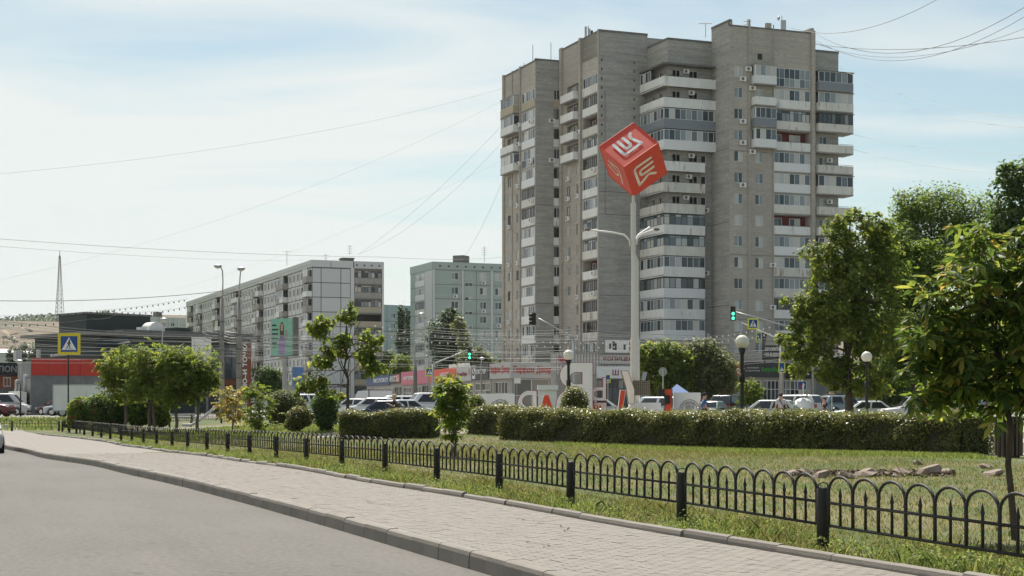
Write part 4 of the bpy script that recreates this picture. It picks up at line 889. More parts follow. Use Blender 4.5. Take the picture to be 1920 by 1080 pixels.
for n in range(9):
    for a, b_ in zip(cu[:-1], cu[1:]):
        p = MB(); p.fbox(fR, a + 0.08, b_ - 0.08, zp(n) - 0.05, zp(n) + 2.54, -0.028, 0.05); p.build('wall_panel', M['panelA'], PB)
    a, b_ = cols(fR, 664.8, 715.2); p = MB(); p.fbox(fR, a, b_, zp(n) - 0.05, zp(n) + 0.98, -0.06, 0.04, 0); p.fbox(fR, a - 0.05, b_ + 0.05, zp(n) - 0.22, zp(n) - 0.05, -0.1, 0.1, 1); p.build('balcony', [M['panelbeige' if n < 7 else 'parap'], M['conc']], PB)
    if n not in (5,): window(PB, fR, a, round(b_, 2), zp(n) + 0.98, zp(n) + 2.32, -0.03, 8, 'wood', 'pane', 0.75, bar=0.08)
for a, b_ in ((cu[0], cu[1] * 0.5 + cu[2] * 0.5), (cu[1] * 0.5 + cu[2] * 0.5, cu[3] + 0.6)):
    p = MB(); p.fbox(fR, a + 0.05, b_ - 0.05, 27.2, 28.5, -0.3, 0.07); p.build('wall_panel', M['panelA'], PB)
p = MB(); v0 = P2(643, 312); fr = Fr(v0, v0 + FDR * 2.2); p.fbox(fr, 0, 2.2, 28.3, 29.8, -2.5, 0); p.fbox(fr, -0.15, 2.35, 29.8, 30.0, -2.6, 0.15); p.build('vent_house', M['concd'], PB)

# ---- green grey panel building behind the shops
K3 = P2(812, 305); l3 = ray(K3, 769.5, LD); r3 = K3 + FDR * 22
GB = thing('panel_building', 'pale green nine storey panel building with small staircase windows, left of the brick tower', 'apartment building', (K3.x, K3.y, 0.45))
fl3, fr3 = Fr(l3, K3), Fr(K3, r3); ops = []; wins = []
for n in range(9):
    for px, w, kind in ((853, 0.75, 0), (879, 0.8, 1), (906, 0.7, 0), (934.5, 0.7, 0)):
        u = upx(fr3, px); z0 = zp(n) + (0.85 if not kind else -0.35); z1 = z0 + (1.4 if not kind else 0.75)
        ops.append((u - w, u + w, z0, z1, 0.14, 1)); wins.append((u - w, u + w, z0, z1, kind, px))
mb = MB(); wall_face(mb, fr3, 0, fr3.L, 0.2, 27.2, ops, d=0.0)
a, b_ = cols(fl3, 779, 796); wall_face(mb, fl3, 0, fl3.L, 0.2, 27.2, [(a, b_, zp(n) - 0.05, zp(n) + 2.35, 1.0, 1) for n in range(9)])
mb.fbox(fr3, 0, fr3.L, 27.2, 28.6, -0.3, 0.1, 0); mb.fbox(fl3, 0, fl3.L - 0.1, 27.2, 28.6, -0.3, 0.1, 0)
for n in range(1, 10): mb.fbox(fr3, 0.3, fr3.L, zp(n) - 0.14, zp(n) - 0.04, 0.003, 0.012, 2); mb.fbox(fl3, 0.02, a - 0.05, zp(n) - 0.14, zp(n) - 0.04, 0.003, 0.012, 2)
for px in (868.5, 893, 921): mb.fbox(fr3, upx(fr3, px) - 0.05, upx(fr3, px) + 0.05, 0.5, 27.1, 0.014, 0.022, 2)
for px, w in ((811.5, 0.35), (866, 0.3), (919.5, 0.5)): mb.fbox(fr3, max(0.0, upx(fr3, px)), upx(fr3, px) + w, 0.5, 27.1, 0.024, 0.2, 3)
mb.fbox(fl3, upx(fl3, 797), fl3.L - 0.6, 3, 27.0, 0.003, 0.02, 3)
for k in range(9): mb.fbox(fr3, 1.2 + k * 1.75, 1.55 + k * 1.75, 27.65, 27.95, 0.102, 0.11, 1)
q4 = [K3, r3, r3 + LD * 12.9, l3]; mb.poly([(p.x, p.y, 28.4) for p in q4], 2); fr = Fr(r3, r3 + LD * 12.9); wall_face(mb, fr, 0, fr.L, 0.2, 28.4); fr = Fr(r3 + LD * 12.9, l3); wall_face(mb, fr, 0, fr.L, 0.2, 28.4)
mb.build('wall', [M['panelB'], M['dark'], M['concd'], M['panelA']], GB)
for u0, u1, z0, z1, kind, px in wins:
    if z0 < 6: continue
    window(GB, fr3, u0, u1, z0, z1, -0.08, 2, 'white', bar=0.08)
    if rt.random() < 0.22 and not kind: aircon(GB, fr3, (u0 + u1) / 2, z0 - 0.75)
for n in range(2, 9):
    p = MB(); p.fbox(fl3, a, b_, zp(n) - 0.05, zp(n) + 1.0, -0.06, 0.06); p.build('balcony', M['panelwhite' if n != 7 else 'sidwhite'], GB); window(GB, fl3, a, b_, zp(n) + 1.0, zp(n) + 2.35, -0.03, 3, 'sidwhite' if n % 3 else 'wood', bar=0.1)
p = MB(); fr = FP(849, 310, 869, 309); p.fbox(fr, 0, fr.L, 28.4, 30.2, -2.5, 0); p.build('vent_house', M['concd'], GB)

# ---- more distant blocks
def far_block(label, px0, d0, px1, d1, top, m, rows, step, w, seam=True, depth=12, skip=0):
    fr = FP(px0, d0, px1, d1); b = thing('apartment_building', label, 'apartment building', (fr.o.x, fr.o.y, 0.4)); ops = []
    n = int(fr.L / step); zs = [top - 3.6 - 2.75 * r for r in range(rows)]
    for z in zs:
        for c in range(n): u = (c + 0.5) * fr.L / n; ops.append((u - w, u + w, z, z + 1.4, 0.2, 1))
    mb = MB(); wall_face(mb, fr, 0, fr.L, 0.2, top, ops)
    if seam:
        for z in zs: mb.fbox(fr, 0.02, fr.L - 0.02, z - 0.95, z - 0.83, 0.003, 0.012, 2)
        for c in range(1, n): mb.fbox(fr, c * fr.L / n - 0.06, c * fr.L / n + 0.06, 0.5, top - 0.1, 0.014, 0.022, 2)
    bk = [fr.o, fr.o + fr.u * fr.L, fr.o + fr.u * fr.L - fr.n * depth, fr.o - fr.n * depth]
    for i in range(1, 4): f2 = Fr(bk[i], bk[(i + 1) % 4]); wall_face(mb, f2, 0, f2.L, 0.2, top)
    mb.poly([(p.x, p.y, top - 0.1) for p in bk], 2); mb.build('wall', [m, M['dark'], M['concd']], b)
    for z in zs:
        for c in range(n): u = (c + 0.5) * fr.L / n; window(b, fr, u - w, u + w, z, z + 1.4, -0.1, 2, 'white', bar=0.1)
    return b, fr
far_block('pale blue panel building in the gap behind the poplars', 700, 432, 775, 440, 28.4, M['panelC'], 6, 3.6, 0.8)
b_, fr = far_block('pale distant block on the skyline above the dark restaurant roof', 264, 640, 349, 655, 36.5, M['panelA'], 3, 3.6, 0.9)
p = MB(); p.fbox(fr, 7.5, 10.2, 36.4, 38.6, -3, -0.5); p.build('vent_house', M['concd'], b_)
for i, (px, py, w, d) in enumerate(((12, 661, 26, 560), (52, 664, 18, 640), (150, 655, 24, 620), (172, 668, 22, 520))):
    fr = FP(px - w / 2, d, px + w / 2, d + 2); z = zpx(py, d); t = thing('house', ('low white roofed shed far off at the left edge', 'small pale house far off behind the red fascia roof', 'pale far house just right of the crossing sign', 'low pale house beside the restaurant wall far off')[i], 'house', (fr.o.x, fr.o.y, 0.4))
    p = MB(); p.fbox(fr, 0, fr.L, 0.3, z, -6, 0); p.build('wall', M['panelA'], t); p = MB(); r0 = [fr.p(-0.4, z, 0.4), fr.p(fr.L + 0.4, z, 0.4), fr.p(fr.L + 0.4, z + 1.3, -3), fr.p(-0.4, z + 1.3, -3), fr.p(-0.4, z, -6.4), fr.p(fr.L + 0.4, z, -6.4)]
    p.quad(r0[0], r0[1], r0[2], r0[3]); p.quad(r0[3], r0[2], r0[5], r0[4]); p.poly([r0[0], r0[3], r0[4]]); p.poly([r0[1], r0[5], r0[2]]); p.build('roof', M['sidwhite' if i != 3 else 'conc'], t)
    window(t, fr, fr.L * 0.3, fr.L * 0.3 + 1.6, z - 2.2, z - 0.8, 0.02, 2, 'white')
# ------------------------------------------------------------------ low shops along the street
M['corr'] = mat('corrugated_cladding', (0.42, 0.36, 0.36), 0.6, var=0.1)
M['fascia'] = mat('pale_fascia', (0.50, 0.49, 0.47), 0.6, var=0.06)
M['shopwall'] = mat('shop_wall', (0.36, 0.34, 0.31), 0.85, var=0.15, scale=1.5)
M['pink'] = mat('pink_fascia', (0.56, 0.16, 0.22), 0.55, var=0.08)
M['navy'] = mat('navy_fascia', (0.05, 0.085, 0.19), 0.55, var=0.1)
M['dgrey'] = mat('charcoal_fascia', (0.055, 0.055, 0.06), 0.55, var=0.1)
M['dgreen'] = mat('dark_green_cladding', (0.035, 0.048, 0.045), 0.7, var=0.15, scale=0.6)
M['brownsign'] = mat('brown_sign', (0.20, 0.065, 0.035), 0.6, var=0.1)
M['ltext'] = mat('bright_green_letters', (0.05, 0.38, 0.03), 0.5)
M['greybox'] = mat('grey_block_wall', (0.20, 0.205, 0.20), 0.85, var=0.15, scale=1.2)
def shopfront(par, fr, u0, u1, z0, z1, n, fm='sidwhite', pm='shopglass', tr=0.72): return window(par, fr, u0, u1, z0, z1, -0.08, n, fm, pm, tr, bar=0.08)
def sign(name, label, fr, u0, u1, z0, z1, bm, txt=(), d=0.06, th=0.22, cat='sign', group=None, trim=None):
    """fascia sign: board plus lettering parts; txt = (string, u0, u1, z0, z1 as fractions, material)"""
    b = fr.p((u0 + u1) / 2, z0, d); t = thing(name, label, cat, b, group)
    mb = MB(); mb.fbox(fr, u0, u1, z0, z1, d, d + th, 0)
    if trim: mb.fbox(fr, u0 - 0.06, u1 + 0.06, z0 - 0.08, z0 - 0.002, d, d + th + 0.04, 1); mb.fbox(fr, u0 - 0.06, u1 + 0.06, z1 + 0.002, z1 + 0.08, d, d + th + 0.04, 1)
    mb.build('board', [M[bm]] + ([M[trim]] if trim else []), t)
    w, h = u1 - u0, z1 - z0
    for s, a, b_, c, e, m_ in txt:
        q = MB(); ftext(q, fr, s, u0 + a * w, u0 + b_ * w, z0 + c * h, z0 + e * h, d + th + 0.03, 0, 0.015); q.build('lettering', M[m_], t)
    return t
def closed(mb, fr, z0, z1, depth, m=0, ops=()):
    wall_face(mb, fr, 0, fr.L, z0, z1, ops, m); a = fr.o - fr.n * 0; bk = [fr.o, fr.o + fr.u * fr.L, fr.o + fr.u * fr.L - fr.n * depth, fr.o - fr.n * depth]
    for i in range(1, 4): f2 = Fr(bk[i], bk[(i + 1) % 4]); wall_face(mb, f2, 0, f2.L, z0, z1, (), m)
    mb.poly([(p.x, p.y, z1 - 0.05) for p in bk], m)
# low row running away to the left
fr = FP(688, 262, 921, 180); t = thing('shop_row', 'low terrace of shops under coloured fascias running away to the left', 'shops', (fr.o.x, fr.o.y, 0.45)); mb = MB()
segs = [688, 704, 722, 738, 755, 772, 790, 806, 824, 842, 860, 888, 921]; us = cols(fr, *segs); us[0] = 0.0; us[-1] = fr.L
closed(mb, fr, 0.3, 5.75, 12, 0, [(a + 0.5, b_ - 0.5, 0.8, 3.9, 0.25, 1) for a, b_ in zip(us[:-1], us[1:])]); mb.build('wall', [M['shopwall'], M['dark']], t)
for i, (a, b_) in enumerate(zip(us[:-1], us[1:])):
    shopfront(t, fr, a + 0.5, b_ - 0.5, 0.8, 3.9, 3, 'sidwhite' if i % 3 else 'greenframe')
for px, w in ((822, 8), (838, 7), (846, 6)): p = MB(); u = upx(fr, px); p.fbox(fr, u, u + 0.9, 5.75, 6.6, -2.2, -1.4, 0); p.build('air_conditioner', M['panelwhite'], t)
E = lambda a, b_: cols(fr, a, b_)
sign('shop_sign', 'navy blue fascia with pale lettering at the far left end of the shops', fr, *E(690, 733), 4.35, 5.95, 'navy', [('МОЛОКО', 0.35, 0.95, 0.3, 0.68, 'signwhite')], group='fascia signs')
sign('shop_sign', 'white fascia with red square spiral emblem beside the navy one', fr, *E(734, 754.5), 4.5, 5.9, 'dgrey', [('МУКОС', 0.03, 0.56, 0.2, 0.8, 'signwhite')], group='fascia signs')
p = MB(); a, b_ = E(746, 753.5); o_ = [x for x in COL.objects if x.name.startswith('shop_sign')][-1]
p.fbox(fr, a, b_, 4.65, 5.75, 0.29, 0.33, 0); w = b_ - a
for (x0, x1, y0, y1) in ((0.18, 0.82, 0.76, 0.86), (0.18, 0.28, 0.14, 0.76), (0.28, 0.82, 0.14, 0.24), (0.72, 0.82, 0.24, 0.58), (0.45, 0.72, 0.48, 0.58), (0.45, 0.55, 0.36, 0.48)): p.fbox(fr, a + x0 * w, a + x1 * w, 4.65 + y0 * 1.1, 4.65 + y1 * 1.1, 0.332, 0.36, 1)
p.build('emblem', [M['red'], M['signwhite']], o_)
sign('shop_sign', 'pink fascia with white lettering behind the lamp pole', fr, *E(755.5, 806), 4.2, 6.05, 'pink', [('МИР КРОВАТИ', 0.10, 0.62, 0.34, 0.64, 'signwhite')], group='fascia signs')
sign('shop_sign', 'orange red fascia above the sapling top', fr, *E(807, 859), 4.3, 5.95, 'orange', [('МЕБЕЛЬ', 0.45, 0.80, 0.3, 0.7, 'signwhite')], group='fascia signs')
sign('shop_sign', 'cream fascia with dark red lettering left of the charcoal one', fr, *E(860, 887.5), 4.2, 6.0, 'fascia', [('КараОбувь', 0.08, 0.75, 0.28, 0.62, 'redd'), ('Т', 0.82, 0.95, 0.4, 0.8, 'red')], group='fascia signs')
o_ = sign('shop_sign', 'charcoal fascia with white S emblem and white lettering', fr, *E(888.5, 920.5), 4.3, 6.1, 'dgrey', [('EUROSTEP', 0.26, 0.86, 0.34, 0.62, 'signwhite')], group='fascia signs')
a, b_ = E(888.5, 920.5); p = MB(); w = b_ - a; p.fbox(fr, a + 0.06 * w, a + 0.23 * w, 4.4, 5.95, 0.29, 0.32, 0); ftext(p, fr, 'S', a + 0.08 * w, a + 0.21 * w, 4.75, 5.9, 0.34, 1, 0.02); p.build('emblem', [M['signwhite'], M['dgrey']], o_)
# perfume shop on the corner
c0 = P2(960, 173); l0 = ray(c0, 922.5, LD); r0 = c0 + FDR * 5.0; f1, f2 = Fr(l0, c0), Fr(c0, r0)
t = thing('shop_building', 'corner perfume shop with two pale fascias carrying red lettering', 'shop', (c0.x, c0.y, 0.45)); mb = MB()
wall_face(mb, f1, 0, f1.L, 0.3, 5.7, [(0.7, f1.L - 1.5, 0.7, 3.9, 0.2, 1)]); wall_face(mb, f2, 0, f2.L, 0.3, 5.7, [(0.3, 4.4, 0.6, 4.2, 0.3, 1)]); bk = [c0, r0, r0 + LD * 6, l0 + FDR * 0.2]
mb.poly([(p.x, p.y, 5.65) for p in bk]); f3 = Fr(r0, r0 + LD * 6); wall_face(mb, f3, 0, 6, 0.3, 5.7); mb.build('wall', [M['shopwall'], M['dark']], t)
window(t, f1, 0.7, f1.L - 1.5, 0.7, 3.9, -0.1, 4, 'sidwhite', 'shopglass', 0.6, bar=0.08); window(t, f2, 0.3, 4.4, 0.6, 4.2, -0.15, 2, 'sidwhite', 'shopglass', 0.5, bar=0.1)
sign('shop_sign', 'pale fascia with red perfume lettering squeezed by perspective, left face of the corner', f1, 0, f1.L + 0.28, 4.25, 5.95, 'fascia', [('Парфюм Декор', 0.03, 0.97, 0.28, 0.82, 'red')], d=0.0, th=0.3, group='fascia signs')
sign('shop_sign', 'pale fascia with red perfume lettering facing the square', f2, 0, 4.55, 4.25, 5.95, 'fascia', [('Парфюм', 0.01, 0.54, 0.24, 0.80, 'red'), ('Дēкор', 0.60, 0.98, 0.24, 0.80, 'red')], d=0.005, th=0.3, group='fascia signs')
sign('shop_sign', 'round green and yellow sign strip beside the perfume shop', Fr(r0, r0 + FDR * 3), 0.0, 2.0, 3.3, 4.4, 'ltext', [('24', 0.55, 0.9, 0.2, 0.8, 'yellow2')], d=0.1, th=0.1, group='fascia signs')
fr = Fr(r0 + LD * 0.4, r0 + LD * 0.4 + FDR * 2.6); t = thing('kiosk', 'narrow teal glazed stair kiosk between the perfume shop and the copy shop', 'kiosk', (fr.o.x, fr.o.y, 0.45)); mb = MB(); closed(mb, fr, 0.3, 6.6, 1.0, 0, [(0.15, 2.2, 0.8, 6.3, 0.15, 1)]); mb.build('wall', [M['greenframe'], M['dark']], t); window(t, fr, 0.15, 2.2, 0.8, 6.3, -0.1, 2, 'greenframe', 'paned', 0.5, bar=0.06)
# copy centre: corrugated upper storey
fr = FP(1042, 168, 1200, 171); t = thing('shop_building', 'copy shop with striped corrugated upper wall and white lower fascia behind the mast', 'shop', (fr.o.x, fr.o.y, 0.45)); mb = MB(); closed(mb, fr, 0.3, 6.75, 1.5, 0, [(upx(fr, 1120), upx(fr, 1180), 0.6, 4.1, 0.4, 1)]); mb.build('wall', [M['shopwall'], M['dark']], t)
mb = MB(); k = 0; u = 0.0
while u < fr.L - 0.1: mb.fbox(fr, u, u + 0.10, 4.6, 6.8, 0.003, 0.07, k % 2); u += 0.17; k += 1
mb.fbox(fr, -0.05, fr.L + 0.05, 6.8, 6.95, -0.1, 0.15, 2); mb.build('cladding', [M['corr'], M['panelwhite'], M['concd']], t)
shopfront(t, fr, *cols(fr, 1120, 1180), 0.6, 4.1, 6, 'greenframe', 'paned')
sign('shop_sign', 'grey framed board with maroon copy centre lettering, left of the mast', fr, *cols(fr, 1126, 1206), 5.72, 6.7, 'fascia', [('КОПИЦЕНТР', 0.05, 0.92, 0.26, 0.80, 'redd')], d=0.08, th=0.12, trim='concd', group='fascia signs')
sign('shop_sign', 'broad white fascia with a single red letter under the copy centre board', fr, *cols(fr, 1117, 1190), 4.2, 5.45, 'sidwhite', [('Ш', 0.38, 0.54, 0.25, 0.72, 'redd')], d=0.1, th=0.4, group='fascia signs')
sign('shop_sign', 'small red lettering sign hidden behind the globe lamp', fr, *cols(fr, 1046, 1071), 5.6, 6.6, 'corr', [('Парфюм', 0.02, 0.98, 0.15, 0.85, 'red')], d=0.08, th=0.05, group='fascia signs')
# torn rooftop hoarding
fr = FP(1132, 178, 1292, 181); t = thing('rooftop_hoarding', 'torn white rooftop hoarding with faded purple print above the copy shop', 'hoarding', fr.p(0, 6.8)); mb = MB()
for k in range(10): mb.fbox(fr, k * fr.L / 9.5, k * fr.L / 9.5 + 0.08, 6.6, 8.7, -0.3, -0.22)
mb.fbox(fr, 0, fr.L, 8.55, 8.65, -0.21, -0.15); mb.build('frame', M['concd'], t); mb = MB(); mb.fbox(fr, 0.2, 3.9, 7.0, 8.6, -0.05, 0.0, 0); mb.fbox(fr, 5.2, 9.2, 6.9, 8.55, -0.05, 0.0, 1); mb.build('board', [M['panelwhite'], M['corr']], t)
mb = MB(); rr = random.Random(3)
for k in range(6): u = 0.6 + rr.random() * 2.9; mb.fbox(fr, u, u + 0.25, 7.2 + rr.random() * 0.5, 8.1 + rr.random() * 0.4, 0.003, 0.01)
mb.build('torn_print', M['dgrey'], t)
# right hand shops
fr = FP(1366, 168, 1520, 174); t = thing('shop_building', 'low shop block with red, charcoal and black fascias right of the globe lamp', 'shop', (fr.o.x, fr.o.y, 0.45)); mb = MB(); ops = [(upx(fr, a), upx(fr, b_), 0.6, 4.0, 0.25, 1) for a, b_ in ((1394, 1428), (1432, 1462), (1466, 1500))]; closed(mb, fr, 0.3, 5.8, 10, 0, ops); mb.build('wall', [M['shopwall'], M['dark']], t)
for o_ in ops: shopfront(t, fr, *o_[:4], 4, 'sidwhite')
sign('shop_sign', 'red square sign at the left end of the right hand shops', fr, *cols(fr, 1366.5, 1389.5), 4.25, 5.95, 'red', [('PRICE', 0.2, 0.8, 0.55, 0.78, 'dgrey'), ('ФИКС', 0.2, 0.85, 0.22, 0.5, 'signwhite')], group='fascia signs')
sign('shop_sign', 'charcoal fascia with green lettering and a line of small white print', fr, *cols(fr, 1390, 1471), 4.3, 5.9, 'dgrey', [('ВкусВилл', 0.42, 0.95, 0.32, 0.68, 'ltext'), ('магазин продуктов', 0.08, 0.36, 0.55, 0.68, 'fascia'), ('для здорового питания', 0.05, 0.38, 0.36, 0.49, 'fascia')], group='fascia signs')
sign('shop_sign', 'black fascia with white block lettering under the tree', fr, *cols(fr, 1472, 1518), 4.2, 5.75, 'black', [('TELE2', 0.18, 0.9, 0.28, 0.80, 'signwhite')], group='fascia signs')
p = MB(); p.fbox(fr, upx(fr, 1366), upx(fr, 1371), 0.5, 4.2, 0.05, 0.3, 0); p.build('red_column', M['red'], t)
fr = FP(1431, 165, 1484, 167); t = thing('billboard', 'black billboard with white slogan and grey figure, half behind the leafy tree', 'billboard', fr.p(0, 5.9)); mb = MB(); mb.fbox(fr, 0, fr.L, 6.0, 8.85, -0.2, 0, 0); mb.fbox(fr, 0.2, 0.35, 5.2, 6.0, -0.15, -0.05, 0); mb.fbox(fr, 2.6, 2.75, 5.2, 6.0, -0.15, -0.05, 0); mb.build('board', M['black'], t)
mb = MB(); ftext(mb, fr, 'ДРУЖИТЬ', 0.2, 2.3, 6.95, 7.35, 0.02); ftext(mb, fr, 'ПО-RUSSКИ', 0.2, 2.3, 6.4, 6.78, 0.02); mb.build('lettering', M['signwhite'], t)
v, f_ = shape2d([[(0, 0), (1.7, 0), (1.75, 0.6), (1.45, 1.1), (1.3, 1.75), (1.0, 1.95), (0.72, 1.8), (0.62, 1.35), (0.2, 1.0)]], 0.02); mb = MB(); mb.mesh([fr.p(0.25 + q[0], 7.55 + q[1] * 1.05, 0.02 + q[2]) for q in v], f_); mb.build('printed_figure', M['conc'], t)

# ------------------------------------------------------------------ restaurant and its signs
fr = FP(188, 165, 470, 178); t = thing('restaurant_building', 'dark green flat roofed restaurant with stepped roof and dark glazed front', 'restaurant', (fr.o.x, fr.o.y, 0.45)); mb = MB()
U = lambda px: upx(fr, px)
closed(mb, fr, 0.3, 8.6, 14, 0, [(U(399), U(449), 4.3, 7.6, 0.3, 1), (U(424), U(452), 0.6, 3.4, 0.4, 1), (U(216), U(224), 5.0, 6.4, 0.2, 1)])
mb.fbox(fr, U(160), fr.L + 0.4, 8.6, 8.9, -14, 1.0, 2); mb.fbox(fr, U(228), fr.L + 0.3, 8.9, 9.25, -13, 0.2, 2)
mb.fbox(fr, 0.2, U(312), 8.9, 10.9, -9, -3.2, 0); mb.fbox(fr, 0.05, U(314), 10.9, 11.1, -9.3, -3.0, 2); mb.fbox(fr, U(345), U(372), 9.25, 9.75, -4, -1.5, 0)
mb.build('wall', [M['dgreen'], M['dark'], M['concd']], t)
mb = MB(); mb.quad(fr.p(U(160), 7.35, 1.8), fr.p(U(228), 7.8, 1.8), fr.p(U(228), 8.6, 0.9), fr.p(U(160), 7.75, 0.9)); mb.quad(fr.p(U(160), 7.3, 1.8), fr.p(U(160), 7.3, -1.0), fr.p(U(228), 7.75, -1.0), fr.p(U(228), 7.75, 1.8)); mb.build('canopy', M['dgreen'], t)
mb = MB(); mb.fbox(fr, U(398), fr.L, 3.55, 4.2, 0.003, 0.25, 0); mb.fbox(fr, U(398), fr.L, 4.2, 4.28, 0.003, 0.3, 1); mb.build('brown_band', [M['brownsign'], M['dgreen']], t)
window(t, fr, U(399), U(449), 4.3, 7.6, -0.12, 4, 'greenframe', 'paned', bar=0.1); window(t, fr, U(424), U(452), 0.6, 3.4, -0.15, 3, 'greenframe', 'paned', bar=0.08); window(t, fr, U(216), U(224), 5.0, 6.4, -0.1, 1, 'greenframe', 'paned')
mb = MB(); a = U(300)
pr = [(a - 1.0 + 2.0 * k / 14, 9.26 + 0.95 * math.sqrt(max(0, 1 - ((k - 7) / 7.0) ** 2))) for k in range(15)]
for (u0, z0), (u1, z1) in zip(pr[:-1], pr[1:]): mb.quad(fr.p(u0, z0, -0.6), fr.p(u1, z1, -0.6), fr.p(u1, z1, -2.2), fr.p(u0, z0, -2.2))
mb.poly([fr.p(u, z, -0.6) for u, z in pr]); mb.fbox(fr, a - 2.0, a - 1.3, 9.26, 9.6, -1.4, -0.4); mb.build('roof_vent', M['panelwhite'], t, smooth=False)
# white pylon with bars emblem
fr = FP(360, 158, 396, 158.5); t = thing('pylon_sign', 'tall white sign pylon with orange bars and faint script in front of the dark restaurant', 'sign', fr.p(0.9, 0.45)); mb = MB(); mb.fbox(fr, 0, fr.L, 3.3, 8.0, -0.5, 0, 0); mb.fbox(fr, 0.3, 0.5, 0.3, 3.3, -0.35, -0.15, 1); mb.fbox(fr, 1.4, 1.6, 0.3, 3.3, -0.35, -0.15, 1); mb.fbox(fr, -0.03, fr.L + 0.03, 8.0, 8.08, -0.53, 0.03, 0); mb.build('board', [M['panelwhite'], M['concd']], t)
mb = MB()
for (a, b_) in (((1.02, 4.55), (1.30, 5.2)), ((1.30, 4.45), (1.58, 5.1)), ((0.74, 4.65), (1.02, 5.15))):
    V, Q = strokes([a, b_], 0.2); mb.mesh([fr.p(v.x, v.y, 0.012) for v in V], Q)
mb.build('emblem', M['orange'], t); mb = MB()
for pts in ([(0.62, 6.5), (0.66, 6.95), (0.78, 7.05), (0.72, 6.6)], [(1.45, 6.6), (1.5, 7.2), (1.62, 7.35), (1.54, 6.75)]): mb = MB(); V, Q = strokes(pts, 0.05); mb.mesh([fr.p(v.x, v.y, 0.012) for v in V], Q); mb.build('script_stroke', M['navy'], t)
fr = FP(453.5, 156, 471, 157); t = thing('blade_sign', 'upright brown sign with white letters reading upwards beside the concrete pole', 'sign', fr.p(0.5, 0.45)); mb = MB(); mb.fbox(fr, 0, fr.L, 1.2, 7.7, -0.35, 0, 0); mb.fbox(fr, fr.L - 0.16, fr.L, 1.2, 7.7, 0.002, 0.03, 1); mb.fbox(fr, 0.1, 0.3, 0.2, 1.2, -0.3, -0.1, 0); mb.build('board', [M['brownsign'], mat('rust_brown', (0.27, 0.085, 0.04), 0.6)], t)
mb = MB(); ftext(mb, fr, 'ВКУСНО–И ТОЧКА', 0.06, 0.66, 1.0, 7.6, 0.03, 0, 0.03, True); mb.build('lettering', M['signwhite'], t)
# ------------------------------------------------------------------ red fascia store and the dark sign building at far left
fr = FP(58, 148, 192, 152); sd = Fr(fr.o + LD * 9 + Vector((1.4, 0)), fr.o); t = thing('store_building', 'grey block store with bright red fascia and silver ducts on its side wall', 'store', (fr.o.x, fr.o.y, 0.45)); mb = MB()
wall_face(mb, fr, 0, fr.L, 0.2, 5.6, [(2.2, 3.2, 0.4, 2.6, 0.15, 1)]); sd = Fr(P2(33, 158), fr.o); wall_face(mb, sd, 0, sd.L, 0.2, 5.5); bk = [fr.o, fr.o + fr.u * fr.L, fr.o + fr.u * fr.L - fr.n * 10, P2(33, 158)]
mb.poly([(p.x, p.y, 5.5) for p in bk]); f2 = Fr(bk[1], bk[2]); wall_face(mb, f2, 0, f2.L, 0.2, 5.5); f2 = Fr(bk[2], bk[3]); wall_face(mb, f2, 0, f2.L, 0.2, 5.5); mb.build('wall', [M['greybox'], M['dark']], t)
k = 0; u = 0.05
while u < fr.L - 0.2:
    w = min(1.55, fr.L - u); p = MB(); p.fbox(fr, u + 0.012, u + w - 0.012, 4.15, 5.75, 0.0, 0.12); p.build('fascia_panel', M['red'], t); u += w
for z in (0.9, 1.9, 2.9):
    for c in range(5): p = MB(); p.fbox(fr, 0.1 + c * 1.32, 1.38 + c * 1.32, z + 0.02, z + 0.97, 0.0, 0.03); p.build('wall_panel', M['greybox'], t)
p = MB(); p.fbox(fr, 2.2, 3.2, 0.4, 2.6, -0.1, -0.04); p.build('door', M['panelgrey'], t)
p = MB()
for a, z in ((0.35, 3.6), (1.0, 4.0)): p.tube([sd.p(sd.L * a, z, 0.05), sd.p(sd.L * a, z, 0.45), sd.p(sd.L * a, z + 0.2, 0.5), sd.p(sd.L * a, z + 0.2, 0.5), sd.p(sd.L * a, 2.6, 0.55)], 0.16, 8)
p.build('duct', M['metal'], t, smooth=True); p = MB(); p.fbox(sd, 0.3, sd.L - 0.8, 0.3, 2.7, 0.3, 0.9); p.build('side_shed', M['panelwhite'], t)
p = MB(); p.fbox(fr, -0.8, -0.2, 5.5, 6.5, -2.5, -1.9, 0); p.fbox(fr, 1.2, 1.5, 5.5, 6.6, -2, -1.7, 0); p.tube([fr.p(2.4, 6.0, -1.5), fr.p(4.6, 6.25, -2.5)], 0.12, 6); p.build('roof_vent', M['metal'], t)
fr = FP(-30, 172, 36, 176); t = thing('store_building', 'low orange fronted store with charcoal fascia at the left edge', 'store', (fr.o.x, fr.o.y, 0.45)); mb = MB(); closed(mb, fr, 0.3, 5.4, 9); mb.fbox(fr, 0, fr.L, 3.2, 4.55, 0.003, 0.1, 1); mb.fbox(fr, 0, fr.L, 1.9, 2.1, 0.003, 0.2, 2); mb.build('wall', [M['greybox'], mat('orange_cladding', (0.36, 0.13, 0.06), 0.7), M['concd']], t); window(t, fr, upx(fr, 5), upx(fr, 19), 3.35, 4.4, 0.11, 2, 'sidwhite', 'paned', bar=0.12)
sign('shop_sign', 'charcoal fascia with wide pale capital letters at the left edge', fr, 0, fr.L, 4.6, 5.95, 'dgrey', [('OPTIONS', 0.0, 0.98, 0.25, 0.78, 'fascia')], d=0.1, group='fascia signs')
